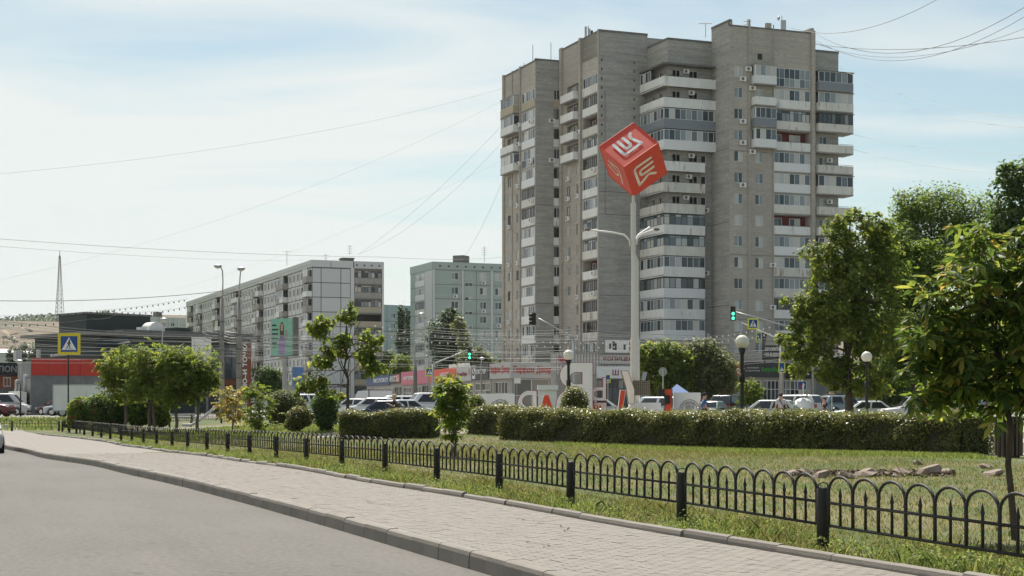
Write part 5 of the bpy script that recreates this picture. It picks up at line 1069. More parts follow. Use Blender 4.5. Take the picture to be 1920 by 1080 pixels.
# concrete pump kiosk at the foot of the billboard and blue sign
fr = FP(541, 155, 553, 155.5); t = thing('stone_block', 'pale upright concrete block beside the billboard post', 'block', fr.p(0.3, 0.45)); mb = MB(); mb.fbox(fr, 0, fr.L, 0.3, 3.0, -0.6, 0); mb.fbox(fr, fr.L * 0.4, fr.L, 3.0, 3.25, -0.5, -0.1); mb.build('block', M['shopwall'], t)
fr = FP(549, 178, 569, 179); t = thing('banner_sign', 'blue upright banner with white print under the billboard', 'sign', fr.p(0.5, 0.45)); mb = MB(); mb.fbox(fr, 0, fr.L, 2.4, 5.6, -0.1, 0); mb.fbox(fr, 0.4, 0.55, 0.3, 2.4, -0.08, -0.02); mb.build('board', mat('sky_blue_banner', (0.12, 0.22, 0.42), 0.6), t); mb = MB(); ftext(mb, fr, 'ВУЗ', 0.42, 0.8, 2.7, 4.6, 0.02, vertical=True); mb.build('lettering', M['signwhite'], t)
# green billboard on its post
fr = FP(508, 150, 549, 148.5); t = thing('billboard', 'green billboard on a grey post with a long haired woman in lilac printed on it', 'billboard', fr.p(1.3, 0.45)); mb = MB(); mb.fbox(fr, 0, fr.L, 6.0, 9.45, -0.5, 0, 0); mb.fbox(fr, fr.L + 0.003, fr.L + 0.2, 5.9, 9.55, -0.6, 0.05, 1); mb.fbox(fr, -0.05, fr.L, 5.88, 5.995, -0.5, 0.08, 1); mb.build('board', [mat('mint_print', (0.22, 0.47, 0.34), 0.6), M['concd']], t)
mb = MB(); mb.cyl(*fr.p(1.45, 0.0, -0.3)[:2], 0.3, 6.0, 0.26, 0.22, 10); mb.build('post', M['pole'], t)
mb = MB()
def pr2(poly, m): v, f_ = shape2d([poly], 0.01); mb.mesh([fr.p(q[0], q[1], 0.012 + q[2] + 0.006 * m) for q in v], f_, m)
pr2([(1.0, 6.1), (1.75, 6.1), (1.8, 7.4), (1.62, 8.0), (1.2, 8.0), (1.0, 7.3)], 0); pr2([(1.12, 7.6), (1.12, 8.8), (1.38, 9.2), (1.62, 8.8), (1.64, 7.6)], 1); pr2([(1.26, 8.3), (1.50, 8.3), (1.52, 8.85), (1.38, 8.98), (1.24, 8.85)], 2); pr2([(1.7, 7.4), (2.05, 7.5), (2.05, 8.3), (1.85, 8.4)], 3)
for k, (w, z) in enumerate(((0.55, 8.75), (0.8, 8.35), (0.75, 7.95), (0.7, 7.55), (0.6, 7.1), (0.5, 6.7))): mb.fbox(fr, 0.14, 0.14 + w, z, z + 0.16, 0.004, 0.012, 4)
mb.build('print', [mat('lilac', (0.33, 0.2, 0.42), 0.6), M['wood'], M['skin'], M['conc'], M['dgreen']], t)

fr = FP(1530, 185, 2010, 200); t = thing('shop_building', 'long low grey shop building mostly hidden behind the right hand trees and parked cars', 'shop', (fr.o.x, fr.o.y, 0.45)); mb = MB(); ops = [(1.0 + 3.4 * k, 3.8 + 3.4 * k, 0.6, 3.6, 0.25, 1) for k in range(9)]; closed(mb, fr, 0.3, 5.6, 8, 0, ops); mb.fbox(fr, 0, fr.L, 4.2, 5.3, 0.003, 0.2, 2); mb.build('wall', [M['greybox'], M['dark'], M['dgreen']], t)
for o_ in ops: shopfront(t, fr, *o_[:4], 3, 'greenframe')
# ================================================================== FENCES, LAMPS, SIGNS
def panel_parts(nh, L, zlo=0.27, zmid=0.50, zarc=0.61, top=0.77, r=0.0155):
    """shared meshes of one hooped fence panel along local x"""
    a = MB()
    for z in (zlo, zmid): a.tube([(0.04, 0, z), (L - 0.04, 0, z)], 0.016, 6)
    b = MB(); hw = L * 0.965 / nh / 2 - 0.004; pts = [(-hw, 0, zlo), (-hw, 0, (zlo + zarc) / 2), (-hw, 0, zarc)] + [(-hw * math.cos(math.pi * k / 10), 0, zarc + (top - zarc) * math.sin(math.pi * k / 10)) for k in range(1, 10)] + [(hw, 0, zarc), (hw, 0, (zlo + zarc) / 2), (hw, 0, zlo)]
    b.tube(pts, r, 6); c = MB(); c.tube([(0, 0, zlo), (0, 0, zmid + 0.03), (0, 0, zmid + 0.045), (0, 0, zmid + 0.08), (0, 0, zmid + 0.165)], [r * 0.9, r * 0.9, r * 0.8, r * 1.25, 0.002], 6)
    res = []
    for mb, nm in ((a, 'fence_panel'), (b, 'hoop'), (c, 'spike')): o = mb.build(nm, M['black'], smooth=True); res.append(o.data); bpy.data.objects.remove(o)
    return res
def post_mb(h=0.685, r=0.064):
    p = MB(); p.tube([(0, 0, -0.2), (0, 0, h - 0.05), (0, 0, h - 0.03)], [r, r, r * 0.75], 12); p.tube([(-r * 0.8, 0, h - 0.06), (-r * 0.8, 0, h), (0, 0, h + 0.02), (r * 0.8, 0, h), (r * 0.8, 0, h - 0.06)], 0.008, 5); return p
PX = [1543, 1278, 1070, 936, 819, 722, 641, 574.5, 517.7, 468, 427, 388, 352, 322.7, 293.6, 269, 247, 227, 206.7, 190, 173.6, 158, 143.3, 130, 117]
pts = [Vector(((PX[0] - 960) / F * 16.3, 16.3))]
for px in PX[1:]:
    a = Vector(((px - 960) / F, 1.0)); p = pts[-1]; A_ = a.dot(a); B_ = -2 * a.dot(p); C_ = p.dot(p) - 3.8 ** 2; D_ = B_ * B_ - 4 * A_ * C_; t_ = (-B_ + math.sqrt(max(0, D_))) / (2 * A_); pts.append(a * t_)
d0 = (pts[0] - pts[1]).normalized(); pts.insert(0, pts[0] + d0 * 3.8)
FE = thing('fence', 'long low black fence of hoops and spikes between round posts, running beside the brick sidewalk', 'fence', (pts[1].x, pts[1].y, 0))
pm_ = post_mb().build('post', M['black'], smooth=True); pme = pm_.data; bpy.data.objects.remove(pm_); pc, hc, scm = panel_parts(7, 3.8 - 0.13)
def fence_run(FE, pts, nh, L, pc, hc, scm):
    for i, p in enumerate(pts): inst('post', pme, FE, (p.x, p.y, ground(p.x, p.y) + random.gauss(0, 0.006)), random.random() * 0.4)
    for a, b_ in zip(pts[:-1], pts[1:]):
        u = (b_ - a).normalized(); ln = (b_ - a).length; za, zb = ground(a.x, a.y), ground(b_.x, b_.y); s0 = a + u * 0.065
        sag = math.atan2(zb - za, ln) + random.gauss(0, 0.002); o = inst('fence_panel', pc, FE, (s0.x, s0.y, za), rot=(random.gauss(0, 0.008), -sag, math.atan2(u.y, u.x))); o.scale = ((ln - 0.13) / L, 1, 1)
        for k in range(nh):
            x = L * 0.0175 + (k + 0.5) * L * 0.965 / nh
            for nm, me in (('hoop', hc), ('spike', scm)):
                q = bpy.data.objects.new(nm, me); COL.objects.link(q); q.parent = o; q.location = (x, 0, 0); q.rotation_euler = (0, random.gauss(0, 0.006) if nm == 'spike' else 0, 0)
fence_run(FE, pts, 7, 3.8 - 0.13, pc, hc, scm)
e_ = pts[-1]; q = [Vector((e_.x - 0.5 - 3.1 * k, e_.y + 1.0 + 0.25 * k)) for k in range(4)]
FE2 = thing('fence', 'low black hooped fence crossing at the left edge in front of the verge', 'fence', (q[0].x, q[0].y, ground(q[0].x, q[0].y)))
p2, h2, s2 = panel_parts(7, 3.0); fence_run(FE2, q, 7, 3.0, p2, h2, s2)
q = [Vector(at(px, 108)[:2]) for px in (305, 360, 415, 470)]; FE3 = thing('fence', 'short stretch of thin black fence behind the chute and yellow saplings', 'fence', (q[0].x, q[0].y, ground(q[0].x, q[0].y)))
p2, h2, s2 = panel_parts(7, 1.85); fence_run(FE3, q, 7, 1.85, p2, h2, s2)
q = [Vector(at(px, 76)[:2]) for px in (800, 848, 900)]; FE4 = thing('fence', 'short low fence behind the gap between the hedges', 'fence', (q[0].x, q[0].y, ground(q[0].x, q[0].y))); p2, h2, s2 = panel_parts(5, 1.1); fence_run(FE4, q, 5, 1.1, p2, h2, s2)

# globe lamps
M['globe'] = mat('opal_globe', (0.72, 0.68, 0.58), 0.25, var=0.03, spec=0.5)
def globe_lamp(label, px, d, py, r=0.17):
    x, y, z = at(px, d); zt = zpx(py, d); R_ = 0.26; t = thing('globe_lamp', label, 'lamp post', (x, y, z), 'globe lamps in the park')
    a = MB(); a.tube([(x, y, z), (x, y, z + 0.5), (x, y, z + 0.55), (x, y, zt - 1.2), (x, y, zt - 1.15), (x, y, zt - 0.5), (x, y, zt - 0.25)], [0.11, 0.10, 0.075, 0.07, 0.065, 0.07, 0.15], 12); a.build('post', M['black'], t, smooth=True)
    a = MB(); a.ball((x, y, zt), R_, 20, 14); a.build('globe', M['globe'], t, smooth=True)
    a = MB(); a.tube([(x, y, zt - 1.5), (x, y, zt - 1.2)], 0.11, 10); a.build('collar', M['black'], t, smooth=True); return t
globe_lamp('nearest globe lamp on a black post, in front of the silver hatchback', 1391.5, 60, 641)
globe_lamp('globe lamp whose post rises behind the round clipped bush and tall letter', 1066, 78, 666)
globe_lamp('globe lamp standing under the large trees at right', 1625, 78, 669)

# crossing signs and other road signs
def flat(fr, poly, d, m, mb):
    v, f_ = shape2d(poly, 0.01); mb.mesh([fr.p(q[0], q[1], d + q[2]) for q in v], f_, m)
def walker(mb, fr, u, z, h, d, m):
    S = h / 10.0; pt = lambda x, y: (u + x * S, z + y * S)
    for path, w in (([(0.2, 7.6), (-0.1, 4.6)], 1.5), ([(-0.1, 4.6), (0.9, 2.9), (0.7, 1.0)], 0.8), ([(-0.1, 4.8), (-1.1, 3.0), (-2.2, 1.4)], 0.8), ([(0.3, 7.2), (1.3, 5.8), (1.9, 5.0)], 0.55), ([(0.0, 7.2), (-1.2, 6.4), (-1.6, 5.2)], 0.55)):
        V, Q = strokes([pt(*p) for p in path], w * S); mb.mesh([fr.p(v.x, v.y, d) for v in V], Q, m)
    mb.poly([fr.p(u + 0.45 * S + 0.75 * S * math.cos(k * math.pi / 5), z + 9.0 * S + 0.75 * S * math.sin(k * math.pi / 5), d) for k in range(10)], m)
    for k in range(4): mb.poly([fr.p(*pt(-3.4 + 1.9 * k + a, b_ ), d) for a, b_ in ((0, 0), (0.9, 0), (1.2, 0.7), (0.3, 0.7))], m)
def crossing_sign(label, px, py, d, w, h, yel='yellow', post=None, pole_m='pole', angle=0.0, zbot=None, sign_only=False, hang=None):
    c = P2(px, d); fr = Fr(c - Vector((math.cos(angle), math.sin(angle))) * w / 2, c + Vector((math.cos(angle), math.sin(angle))) * w / 2); zc = zpx(py, d); z0, z1 = zc - h / 2, zc + h / 2; g_ = ground(c.x, c.y)
    t = thing('crossing_sign', label, 'road sign', (c.x, c.y, z0 if sign_only else g_), 'pedestrian crossing signs')
    a = MB(); a.fbox(fr, 0, w, z0, z1, -0.03, 0); a.build('backing_board', M[yel], t); i = 0.13 * w; ih = i
    a = MB(); a.fbox(fr, i, w - i, z0 + ih, z1 - ih, 0.003, 0.012); a.build('sign_face', M['blue'], t)
    iw, hh = w - 2 * i, h - 2 * ih; tb_ = z0 + ih + 0.12 * hh; tt = min(tb_ + iw * 0.82, z1 - ih - 0.06 * hh); a = MB(); a.poly([fr.p(i + 0.06 * iw, tb_, 0.018), fr.p(w - i - 0.06 * iw, tb_, 0.018), fr.p(w / 2, tt, 0.018)]); a.build('white_triangle', M['signwhite'], t)
    a = MB(); walker(a, fr, w / 2, tb_ + 0.04 * hh, (tt - tb_) * 0.80, 0.022, 0); a.build('walking_figure', M['black'], t)
    if not sign_only:
        pu = w / 2 if post is None else post; a = MB(); p0 = fr.p(pu, g_ - 0.1, -0.07); a.tube([p0, fr.p(pu, z1 - 0.1, -0.07)], 0.045 if d > 110 else 0.05, 8); a.build('post', M[pole_m], t, smooth=True)
    return t
crossing_sign('large yellow bordered crossing sign on a dark post at left, before the truck', 129.5, 645, 104.2, 1.46, 1.40, 'yellow2', 0.66, 'black', 0.02)
crossing_sign('yellow bordered crossing sign under the traffic arm left of the sapling', 805.5, 697.5, 147, 0.80, 0.78, 'yellow', pole_m='pole')
crossing_sign('tilted crossing sign hung from the right traffic arm, above the leafy tree', 1412, 607, 125.5, 0.86, 0.86, 'yellow', sign_only=True)
crossing_sign('small narrow crossing sign hanging under the tilted one on the right arm', 1423, 632.5, 130, 0.42, 0.78, 'yellow', sign_only=True)
crossing_sign('narrow crossing sign on a grey column in front of the charcoal fascia', 1466, 689, 128, 0.52, 0.86, 'yellow', pole_m='pole')
crossing_sign('narrow crossing sign at the edge of the red fascia, above a green light', 1361.5, 698, 150, 0.42, 0.80, 'yellow', pole_m='pole')
crossing_sign('crossing sign peeping out behind the small back facing letter', 1140, 710, 135, 0.42, 0.70, 'yellow', pole_m='pole')
crossing_sign('wide crossing sign mostly covered by the big tree leaves', 1525, 676, 128, 0.95, 0.90, 'yellow', pole_m='pole')
def road_sign(name, label, px, d, fn, cat='road sign'):
    c = P2(px, d); fr = Fr(c, c + Vector((1, 0))); t = thing(name, label, cat, (c.x, c.y, ground(c.x, c.y))); fn(t, fr, c); return t
def _arrow(t, fr, c):
    z = zpx(723, 108); a = MB(); a.fbox(fr, -0.31, 0.31, z - 0.31, z + 0.31, -0.02, 0, 1); a.fbox(fr, -0.28, 0.28, z - 0.28, z + 0.28, 0.002, 0.008, 0); a.build('board', [M['blue'], M['signwhite']], t)
    a = MB(); flat(fr, [[(0.0, z - 0.27), (0.12, z - 0.27), (0.12, z + 0.02), (0.2, z + 0.02), (0.06, z + 0.2), (-0.08, z + 0.02), (0.0, z + 0.02)]], 0.016, 0, a); V, Q = strokes([(-0.2, z - 0.2), (-0.05, z + 0.0), (0.02, z + 0.12)], 0.08); a.mesh([fr.p(v.x, v.y, 0.022) for v in V], Q, 1); a.build('arrow', [M['signwhite'], M['red']], t)
    a = MB(); a.tube([fr.p(0, ground(c.x, c.y), -0.06), fr.p(0, z + 0.25, -0.06)], 0.035, 8); a.build('post', M['pole'], t)
road_sign('lane_sign', 'square blue sign with white arrow and red stroke under the leafy tree', 1504, 108, _arrow)
def _tri(t, fr, c):
    z = zpx(740, 118); a = MB(); a.poly([fr.p(-0.35, z, 0), fr.p(0.35, z, 0), fr.p(0, z + 0.64, 0)], 0); a.poly([fr.p(-0.35, z, -0.02), fr.p(0, z + 0.64, -0.02), fr.p(0.35, z, -0.02)], 1); a.build('board', [M['red'], M['pole']], t)
    a = MB(); a.poly([fr.p(-0.26, z + 0.055, 0.006), fr.p(0.26, z + 0.055, 0.006), fr.p(0, z + 0.53, 0.006)], 0); a.fbox(fr, -0.12, 0.12, z + 0.14, z + 0.18, 0.008, 0.012, 1); a.fbox(fr, -0.07, 0.07, z + 0.18, z + 0.21, 0.008, 0.012, 1); a.build('symbol', [M['signwhite'], M['black']], t)
    a = MB(); a.tube([fr.p(0, ground(c.x, c.y), -0.05), fr.p(0, z + 0.4, -0.05)], 0.03, 8); a.build('post', M['signwhite'], t)
road_sign('warning_sign', 'red bordered triangular warning sign with a bump symbol on a white post', 1560, 118, _tri)
def _rnd(t, fr, c):
    z = zpx(697, 116); a = MB()
    for dd in (0.0, -0.015): a.poly([fr.p(0.31 * math.cos(k * math.pi / 12), z + 0.33 * math.sin(k * math.pi / 12), dd) for k in (range(24) if dd == 0 else range(23, -1, -1))])
    a.build('disc', M['pole'], t); a = MB(); a.tube([fr.p(0.0, ground(c.x, c.y), 0.05), fr.p(0.0, z + 0.2, 0.05)], 0.04, 8); a.build('post', M['polew'], t)
road_sign('round_sign', 'grey back of a round sign on a pale post before the green tree', 1243, 116, _rnd)
def _wh(t, fr, c):
    z = zpx(714, 150); a = MB(); a.fbox(fr, -0.3, 0.3, z - 0.25, z + 0.25, -0.02, 0); a.build('board', M['panelwhite'], t); a = MB(); a.tube([fr.p(-0.05, ground(c.x, c.y), -0.06), fr.p(-0.05, z, -0.06)], 0.04, 8); a.build('post', M['pole'], t)
road_sign('small_sign', 'small white plate on a pole in front of the perfume shop window', 970, 150, _wh)

# traffic lights on mast arms
M['greenlamp'] = mat('lit_green_lens', (0.10, 0.85, 0.50), 0.3, var=0.02, emit=0.9)
M['deadlamp'] = mat('unlit_lens', (0.05, 0.045, 0.04), 0.3)
def traffic(label, hx, hy, arm, base, d, lit, back=False, hs=1.0):
    """arm: list of (px,py); base: px of the post"""
    bx, by, bz = at(base, d); t = thing('traffic_light', label, 'traffic light', (bx, by, bz), 'traffic lights on long arms')
    pt = lambda p: ((p[0] - 960) / F * d, d, zpx(p[1], d)); a = MB(); a.tube([(bx, by, bz - 0.1), pt(arm[-1])], [0.12, 0.09], 10); a.tube([pt(p) for p in arm[::-1]], [0.075 - 0.035 * k / (len(arm) - 1) for k in range(len(arm))], 8); a.build('mast', M['metal'], t, smooth=True)
    c = Vector(pt((hx, hy))); fr = Fr((c.x - 1, c.y), (c.x + 1, c.y)); w = 0.17 * hs; h = 0.5 * hs; a = MB(); a.fbox(fr, 1 - w, 1 + w, c.z - h, c.z + h, -0.15, 0.02); a.build('housing', M['black'], t)
    if not back:
        for k, (zz, on_) in enumerate(((0.32, False), (0.0, lit > 1), (-0.32, True))):
            q = MB(); z = c.z + zz * hs; q.poly([fr.p(1 + 0.125 * hs * math.cos(j * math.pi / 8), z + 0.125 * hs * math.sin(j * math.pi / 8), 0.03) for j in range(16)]); q.build('lens', M['greenlamp' if on_ else 'deadlamp'], t)
            q = MB(); q.tube([fr.p(1 - 0.13, z, 0.03), fr.p(1 - 0.13, z + 0.08, 0.16), fr.p(1, z + 0.15, 0.18), fr.p(1 + 0.13, z + 0.08, 0.16), fr.p(1 + 0.13, z, 0.03)], 0.012, 4); q.build('visor', M['black'], t)
    else:
        for zz in (0.32, 0.0, -0.32): q = MB(); q.tube([fr.p(1 - w, c.z + zz * hs, -0.05), fr.p(1 - w - 0.18, c.z + zz * hs - 0.03, 0.0)], [0.12, 0.13], 8); q.build('visor', M['black'], t)
        q = MB(); q.fbox(fr, 1.28, 1.33, c.z - 0.6, c.z + 0.55, -0.05, 0.0); q.build('bracket', M['metal'], t)
    return t
traffic('dark traffic light seen from behind on a silver arm in front of the brick tower', 1001, 598, [(1008, 596), (1030, 608), (1066, 629), (1076, 634)], 1077, 118, 1, True, 0.9)
traffic('green traffic light on a grey arm left of the perfume shop', 880.5, 664, [(876, 656), (850, 667), (818, 680), (812, 683)], 811, 146, 2, hs=1.0)
traffic('green traffic light at the end of the arm coming out of the big tree', 1374.5, 588, [(1379, 585), (1410, 593), (1455, 606), (1500, 618)], 1500, 124, 2, hs=1.1)
traffic('short green traffic light below the narrow crossing sign by the red fascia', 1359.5, 722, [(1362, 716), (1363, 715)], 1364, 149, 2, hs=0.8)
a = MB(); t = thing('sign_arm', 'thin white arm carrying the tilted crossing sign out of the big tree', 'arm', at(1505, 126)); pt = lambda px, py, d=126: ((px - 960) / F * d, d, zpx(py, d)); a.tube([pt(1391, 605), pt(1425, 620), pt(1505, 655)], [0.035, 0.045, 0.06], 8); a.tube([pt(1505, 655), (pt(1505, 700)[0], 126, 0.4)], 0.09, 8); a.build('arm', M['signwhite'], t)

# tall street lamps and poles
def street_lamp(label, px, d, pts_, r0, m, head, name='street_lamp', group=None, wraps=True):
    x, y, z = at(px, d); t = thing(name, label, 'street lamp', (x, y, z), group); pt = lambda p: ((p[0] - 960) / F * d, d, zpx(p[1], d)); q = [(x, y, z - 0.2)] + [pt(p) for p in pts_]
    k = len(pts_) - 4 if len(pts_) > 4 else 1
    a = MB(); a.tube(q[:k + 1], [r0 * (1 - 0.35 * i / k) for i in range(k + 1)], 10); a.build('pole', M[m], t, smooth=True); a = MB(); a.tube(q[k:], 0.05, 8); a.build('arm', M['metal'], t, smooth=True)
    if head:
        c = Vector(pt(head)); a = MB(); a.ball(c, 0.26, 10, 7, 0, (1.25, 1.0, 0.55)); a.build('lamp_head', M['metal'], t, smooth=True); a = MB(); a.ball(c + Vector((0, 0, -0.08)), 0.2, 10, 6, 0, (1.1, 1.0, 0.6)); a.build('lamp_glass', M['globe'], t, smooth=True)
    if wraps:
        a = MB()
        for i in range(5): zz = z + 3 + i * 1.1; a.tube([(x, y, zz), (x, y, zz + 0.1)], r0 * 1.12, 10)
        a.tube([(x - 0.3, y - 0.25, z + 6.5), (x - 0.1, y - 0.32, z + 5.5), (x - 0.2, y - 0.3, z + 3.5)], 0.03, 5); a.build('clamp', M['concd'], t)
    return t
street_lamp('stout concrete lamp pole with wires, left one of the pair before the white panel building', 416, 125, [(416, 640), (417, 560), (418, 525), (417, 508), (414, 501), (409, 498.5)], 0.22, 'conc', (408.5, 499))
street_lamp('stout concrete lamp pole with bowl lamp, the one beside the brown blade sign', 448, 123, [(448.5, 640), (448.5, 560), (448.5, 545), (450, 520), (451, 510), (452, 505)], 0.23, 'conc', (452, 504))
street_lamp('slim grey street lamp rising in front of the dark restaurant roof', 301, 135, [(302, 660), (303, 650), (305, 628), (306, 612), (306, 603), (307, 600)], 0.13, 'pole', (307, 599), wraps=False)
street_lamp('thin dark lamp post between the orange store and the ducted wall', 38.5, 128, [(38.5, 740), (38.5, 720), (38.5, 700), (38.5, 685), (38, 680), (37, 678)], 0.07, 'black', (36, 677.5), wraps=False)
street_lamp('slender lamp with curved arm in front of the green panel building', 778, 150, [(778, 700), (777.5, 660), (778, 640), (780, 608), (783, 597), (789, 590)], 0.13, 'conc', (790.5, 589), wraps=False)
street_lamp('short white headed lamp above the charcoal fascia', 903, 178, [(902, 690), (902, 685), (902, 683), (902.5, 678), (903, 675), (904, 673)], 0.09, 'pole', (904, 672), wraps=False)
x, y, z = at(779, 150); t = thing('utility_pole', 'dark pole with white painted foot before the pink fascia', 'pole', (x + 0.02, y - 0.35, z)); a = MB(); a.cyl(x, y - 0.35, z, zpx(742, 150), 0.27, 0.25, 10, 1); a.cyl(x, y - 0.35, zpx(742, 150), zpx(680, 150), 0.2, 0.17, 10, 0); a.build('shaft', [M['concd'], M['polew']], t, smooth=True)
x, y, z = at(1467, 128.3); t = thing('column', 'stout grey column below the narrow crossing sign', 'column', (x, y + 0.3, z)); a = MB(); a.cyl(x, y + 0.3, z, zpx(640, 128), 0.2, 0.17, 10); a.build('shaft', M['conc'], t, smooth=True)
for px, d, zt, lab in ((1513, 112, 728, 'small grey pole behind the blue lane sign'), (804, 149.4, 640, 'thin pole carrying cables beside the crossing sign on the left arm')):
    x, y, z = at(px, d); t = thing('pole', lab, 'pole', (x, y, z)); a = MB(); a.cyl(x, y, z, zpx(zt, d) + 0.6, 0.06, 0.05, 8); a.build('shaft', M['pole'], t)

# lattice tower on the ridge
d = 2420; x = (112 - 960) / F * d; z0, z1 = hill_z(x, d) - 2, zpx(470, d); t = thing('lattice_tower', 'tall thin lattice radio mast on the ridge of the far hill', 'radio mast', (x, d, z0)); a = MB(); H_ = z1 - z0; hw = lambda k: 5.2 * (1 - k) ** 1.2 + 0.9
for sx in (-1, 1):
    for sy in (-1, 1): a.tube([(x + sx * hw(k / 8), d + sy * hw(k / 8), z0 + H_ * 0.93 * k / 8) for k in range(9)], 0.42, 4)
for k in range(16):
    w0, w1 = hw(k / 16), hw((k + 1) / 16); za, zb = z0 + H_ * 0.93 * k / 16, z0 + H_ * 0.93 * (k + 1) / 16
    a.tube([(x - w0, d - w0, za), (x + w1, d - w1, zb)], 0.28, 4); a.tube([(x + w0, d - w0, za), (x - w1, d - w1, zb)], 0.28, 4); a.tube([(x - w1, d - w1, zb), (x + w1, d - w1, zb)], 0.28, 4)
a.tube([(x, d, z0 + H_ * 0.9), (x, d, z1)], 0.5, 4); a.build('lattice', M['concd'], t)

# rooftop antennas
def roof_ant(label, px, py0, py1, d, kind):
    x = (px - 960) / F * d; za, zb = zpx(py0, d), zpx(py1, d); t = thing('antenna', label, 'antenna', (x, d, za), 'rooftop antennas'); a = MB(); a.tube([(x, d, za), (x, d, zb)], 0.07 if kind == 'cell' else 0.05, 6)
    if kind == 'cell':
        for k, dx in enumerate((-0.35, 0.15, 0.5)): a.box(x + dx - 0.16, x + dx + 0.16, d - 0.2 + 0.1 * k, d, zb - 1.6 - 0.25 * k, zb - 0.1 - 0.25 * k)
    elif kind == 'yagi':
        for k in range(4): zz = zb - 0.3 - 0.45 * k; a.tube([(x - 0.5, d, zz), (x + 0.5, d, zz)], 0.05, 4)
    elif kind == 'tee': a.tube([(x - 0.9, d, zb), (x + 0.9, d, zb)], 0.06, 4)
    elif kind == 'dish':
        a.ball((x - 0.45, d, zb - 0.3), 0.32, 8, 6, 0, (0.6, 1, 1)); a.box(x - 0.15, x + 0.55, d - 0.2, d + 0.1, zb - 2.0, zb - 0.6)
    a.build('antenna', M['metal'], t)
roof_ant('grey cell antenna panels on the tower edge left of its highest wall', 1103, 82, 49, 221, 'cell')
roof_ant('cell antenna with small dish on the right part of the tower roof', 1466, 62, 30, 219, 'dish')
roof_ant('tall spiked aerial on the white panel building near its vent house', 656, 478, 459, 312, 'yagi')
roof_ant('thin tee shaped aerial on the long roof of the white panel building', 538, 498, 471, 330, 'tee')
roof_ant('short double aerial on the white panel building corner', 611, 489, 476, 305, 'yagi')
roof_ant('tall spiked aerial on the green panel building', 908, 492, 462, 312, 'yagi')
roof_ant('thin whip aerial on the left low part of the tower', 999, 128, 84, 230, 'whip')
roof_ant('thin whip aerial left of the shorter tower step', 983, 132, 118, 236, 'yagi')
roof_ant('thin whip aerial beside the second tower step', 1033, 118, 80, 228, 'whip')
roof_ant('small mast on the pilaster at the tower front', 1401, 48, 36, 214, 'yagi')
roof_ant('small double hoop aerial on the tower slope left of the front', 1323, 70, 44, 224, 'tee')
# ================================================================== CUBE MAST
dM = 84.0; mx_, my_, mz_ = at(1190.5, dM); MZ = lambda py: zpx(py, dM)
MT = thing('advertising_mast', 'tall off white mast with lamp arms carrying a tilted red cube with white emblems', 'mast', (mx_, my_, mz_))
cxm = (1187.5 - 960) / F * dM
a = MB(); a.tube([(mx_, my_, mz_ - 0.2), (mx_, my_, MZ(640)), (mx_, my_, MZ(632)), (mx_, my_, MZ(490)), (cxm, my_, MZ(476)), (cxm, my_, MZ(452)), (cxm, my_, MZ(452) + 0.01), (cxm, my_, MZ(381)), (cxm, my_, MZ(380)), (cxm, my_, MZ(366))], [0.255, 0.25, 0.205, 0.20, 0.125, 0.12, 0.14, 0.14, 0.085, 0.08], 8); a.build('shaft', M['polew'], MT)
a = MB(); a.box(mx_ - 0.3, mx_ + 1.3, my_ - 0.7, my_ + 0.7, mz_ - 0.2, MZ(755)); a.build('plinth', M['panelwhite'], MT)
pt = lambda px, py, dy=0.0: ((px - 960) / F * dM, dM + dy, MZ(py))
for k, (ps, hd) in enumerate((([(1182, 462), (1180, 450), (1170, 440), (1150, 436), (1106, 431)], (1102, 430)), ([(1193, 458), (1195, 447), (1203, 439), (1222, 432), (1229, 430)], (1231, 430)), ([(1193, 458), (1194, 444), (1200, 437), (1213, 428), (1221, 422)], None))):
    a = MB(); a.tube([pt(p[0], p[1], 0.25 * i * (k == 2)) for i, p in enumerate(ps)], 0.045, 8); o = a.build('lamp_arm', M['signwhite'], MT, smooth=True)
    if hd: a = MB(); c = Vector(pt(*hd)); a.ball(c, 0.13, 8, 6, 0, (1.3, 1, 0.7)); a.build('lamp_head', M['concd'], o, smooth=True)
a = MB(); g0, g1, h0, h1 = pt(1185, 0)[0], pt(1217, 0)[0], MZ(741), MZ(714)
for k in range(10): x = g0 + (g1 - g0) * k / 9; a.box(x - 0.012, x + 0.012, dM - 0.62, dM - 0.6, h0, h1)
for k in range(8): z = h0 + (h1 - h0) * k / 7; a.box(g0, g1, dM - 0.60, dM - 0.585, z - 0.012, z + 0.012)
a.box(g0 + 0.01, g1 - 0.01, dM - 0.575, dM - 0.5, h0, h1, 1); a.build('grille_box', [M['wood'], M['panelbeige']], MT)
Lc = 138 * dM / F / math.sqrt(3); rc = Lc * math.sqrt(2 / 3.); zb = MZ(368.5); hc_ = Lc * math.sqrt(3)
def cv(az, lev): return Vector((cxm + rc * math.sin(R(az)), my_ - rc * math.cos(R(az)), zb + hc_ * lev))
cub = {'b': Vector((cxm, my_, zb)), 't': Vector((cxm, my_, zb + hc_)), 'l': cv(-80, 2 / 3.), 'r': cv(40, 2 / 3.), 'k': cv(160, 2 / 3.), 'm': cv(-20, 1 / 3.), 'e': cv(100, 1 / 3.), 'f': cv(-140, 1 / 3.)}
M['cubered'] = mat('red_cube_film', (0.66, 0.062, 0.03), 0.42, var=0.06, scale=0.8, spec=0.5)
a = MB()
for f_ in ('tlmr', 'mber', 'lfbm', 'trek', 'tkfl', 'bfke'): a.quad(*[tuple(cub[c]) for c in f_])
cb = a.build('cube', M['cubered'], MT)
a = MB()
for e in ('tl', 'tr', 'tk', 'lm', 'rm', 'mb', 're', 'eb', 'lf', 'fb', 'ke', 'kf'): a.tube([cub[e[0]], cub[e[1]]], 0.028, 5)
a.build('edge_trim', M['cubered'], cb)
